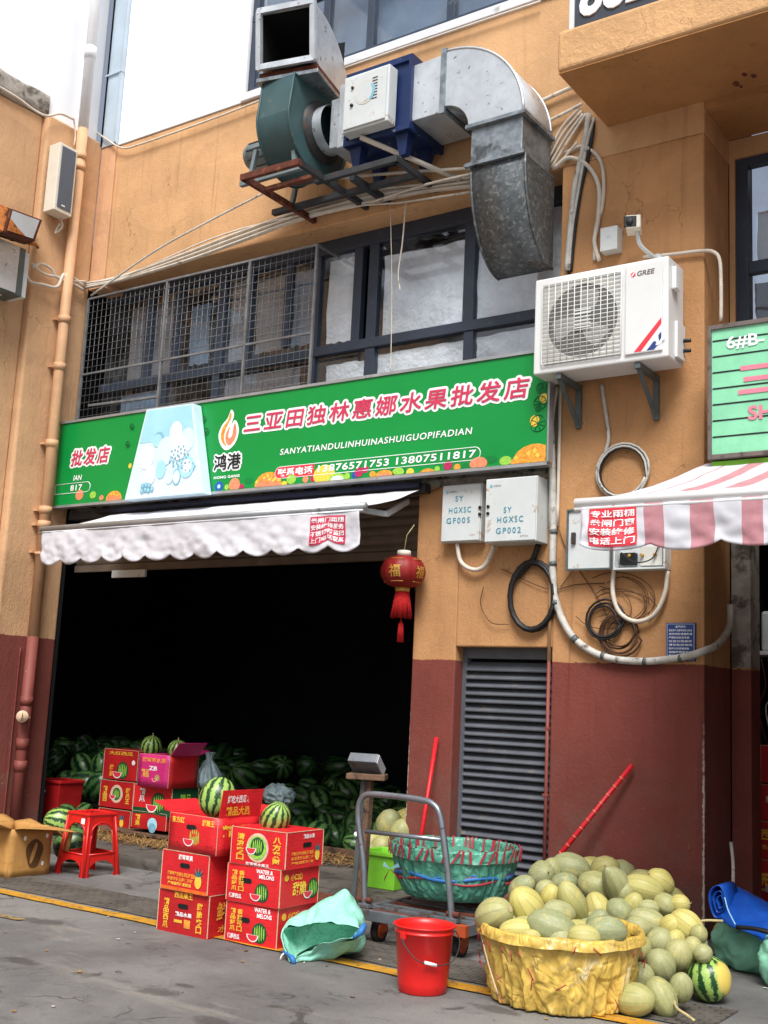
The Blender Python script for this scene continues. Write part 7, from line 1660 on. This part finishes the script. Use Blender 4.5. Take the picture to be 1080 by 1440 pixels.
g = G(); s2 = WY(1074, 915, 8.35); g.box(s2.x-.02, s2.x+.3, 8.35, 8.5, s_.z+.012, s_.z+.3, 'panel_white'); tag(g.build('appliance', loc=(s2.x, 8.4, s_.z), bevel=.02), 'white box shaped appliance on the narrow shelf in the right bay', 'appliance')
g = G()
for k in range(4): x = s_.x+.02+.05*k; g.tube([(x, 8.28, s_.z-.05), (x+.03, 8.27, s_.z-.2-.05*k), (x-.02, 8.27, s_.z-.4), (x+.04, 8.26, s_.z-.6-.04*k)], .005, ['white_cable', 'rust', 'grey_cable', 'straw'][k], 5, k=5)
tag(g.build('hanging_cords', loc=(s_.x, 8.28, s_.z)), 'tangled cords hanging below the shelf in the right bay', 'cords')

# crate, plastic bags and straw brush near the inner cartons
p = WY(278, 1150, 7.75); q = WY(322, 1108, 7.75)
g = G(); g.box(p.x, q.x, 7.75, 8.0, p.z if p.z > .087 else .087, q.z, 'black_plastic'); CR = thing('crate', 'dark plastic crate beside the inner cartons under the hanging plastic bag', 'crate', (p.x, 7.75, .087)); g.build('box', CR, .01)
g = G()
for i in range(3): z = p.z+(q.z-p.z)*(.2+.25*i); g.box(p.x-.004, q.x+.004, 7.744, 7.749, z, z+.012, 'dark_steel')
g.build('ribs', CR)
c = WY(293, 1088, 7.85); rB = .12
g = G(); g.lathe([(.02, -.12), (.1, -.125), (.125, -.07), (.11, .0), (.06, .08), (.025, .13), (.03, .15), (.05, .19)], c, 'bag_clear', 60, fn=lambda v, a_, i: Vector((v.x*(1+.14*math.sin(a_*9+i*.5)), v.y*(1+.14*math.sin(a_*9+i*.5)), v.z)), caps=(True, False)); tag(g.build('plastic_bag', loc=(c.x, c.y, c.z-.125)), 'knotted translucent plastic bag of produce on the dark crate', 'bag')
c = WY(392, 1118, 8.0); lump('plastic_bag', 'crumpled dark grey plastic bag lying on the watermelon heap', 'bag', c, .13, .1, .08, 'bag_clear', 5, .3)
p = GZ(318, 1305, 0); g = G(); rq = random.Random(3)
for i in range(220): d = Vector((rq.gauss(0, 1), rq.gauss(0, 1), abs(rq.gauss(0, 1)))).normalized(); c = Vector((-4.565, 5.2, .1)); g.bar(c, c+Vector((d.x*.022, d.y*.05, (d.z-.4)*.12)), .003, .003, 'wood_old')
tag(g.build('bristle_brush', loc=(-4.565, 5.2, 0)), 'small brown bristly brush squeezed between the two front carton stacks', 'brush')
# small litter on the ground
g = G(); rl = random.Random(12)
for i in range(90):
    x = rl.uniform(-6, -1.5); y = rl.uniform(2.6, 6.4); r_ = rl.uniform(.003, .012); k = rl.choice(['straw', 'ac_grille', 'straw', 'carton_edge', 'wood_old', 'wood_old', 'straw'])
    g.poly([Vector((x+r_*math.cos(t)*rl.uniform(.5, 1.6), y+r_*math.sin(t)*rl.uniform(.5, 1.6), .004+rl.uniform(0, .004))) for t in [j*PI/3 for j in range(6)]], k, (0, 0, .002))
tag(g.build('litter'), 'small scraps of leaf and paper scattered on the asphalt', 'litter', kind='stuff')
EXPO = 0.75
# =================================================================== light
w = bpy.data.worlds.new('World'); SC.world = w; w.use_nodes = True; nt = w.node_tree; nt.nodes.clear()
out = nt.nodes.new('ShaderNodeOutputWorld'); bg = nt.nodes.new('ShaderNodeBackground'); sky = nt.nodes.new('ShaderNodeTexSky')
sky.sky_type = 'NISHITA'; sky.sun_disc = False; sky.sun_elevation = rad(58); sky.sun_rotation = rad(150); sky.air_density = 1.0; sky.dust_density = 4.0; sky.ozone_density = 1.0
hs = nt.nodes.new('ShaderNodeHueSaturation'); hs.inputs['Saturation'].default_value = .55
nt.links.new(sky.outputs[0], hs.inputs['Color']); nt.links.new(hs.outputs[0], bg.inputs[0]); bg.inputs[1].default_value = .09; nt.links.new(bg.outputs[0], out.inputs[0])
sl = bpy.data.lights.new('sun', 'SUN'); sl.energy = 2.3; sl.angle = rad(25); sl.color = (1, .985, .96)
so = bpy.data.objects.new('sun', sl); COL.objects.link(so)
d_ = Vector((math.cos(rad(52))*.5, -math.cos(rad(52))*.866, math.sin(rad(52))))   # towards the sun
so.rotation_euler = d_.to_track_quat('Z', 'Y').to_euler(); so.location = (0, -5, 12)
sky.sun_rotation = math.atan2(d_.x, d_.y)
SC.view_settings.view_transform = 'Standard'; SC.view_settings.look = 'None'; SC.view_settings.exposure = EXPO; SC.view_settings.gamma = 1
SC.render.engine = 'CYCLES'; SC.cycles.max_bounces = 6; SC.cycles.transparent_max_bounces = 8
SC.render.resolution_x = 768; SC.render.resolution_y = 1024
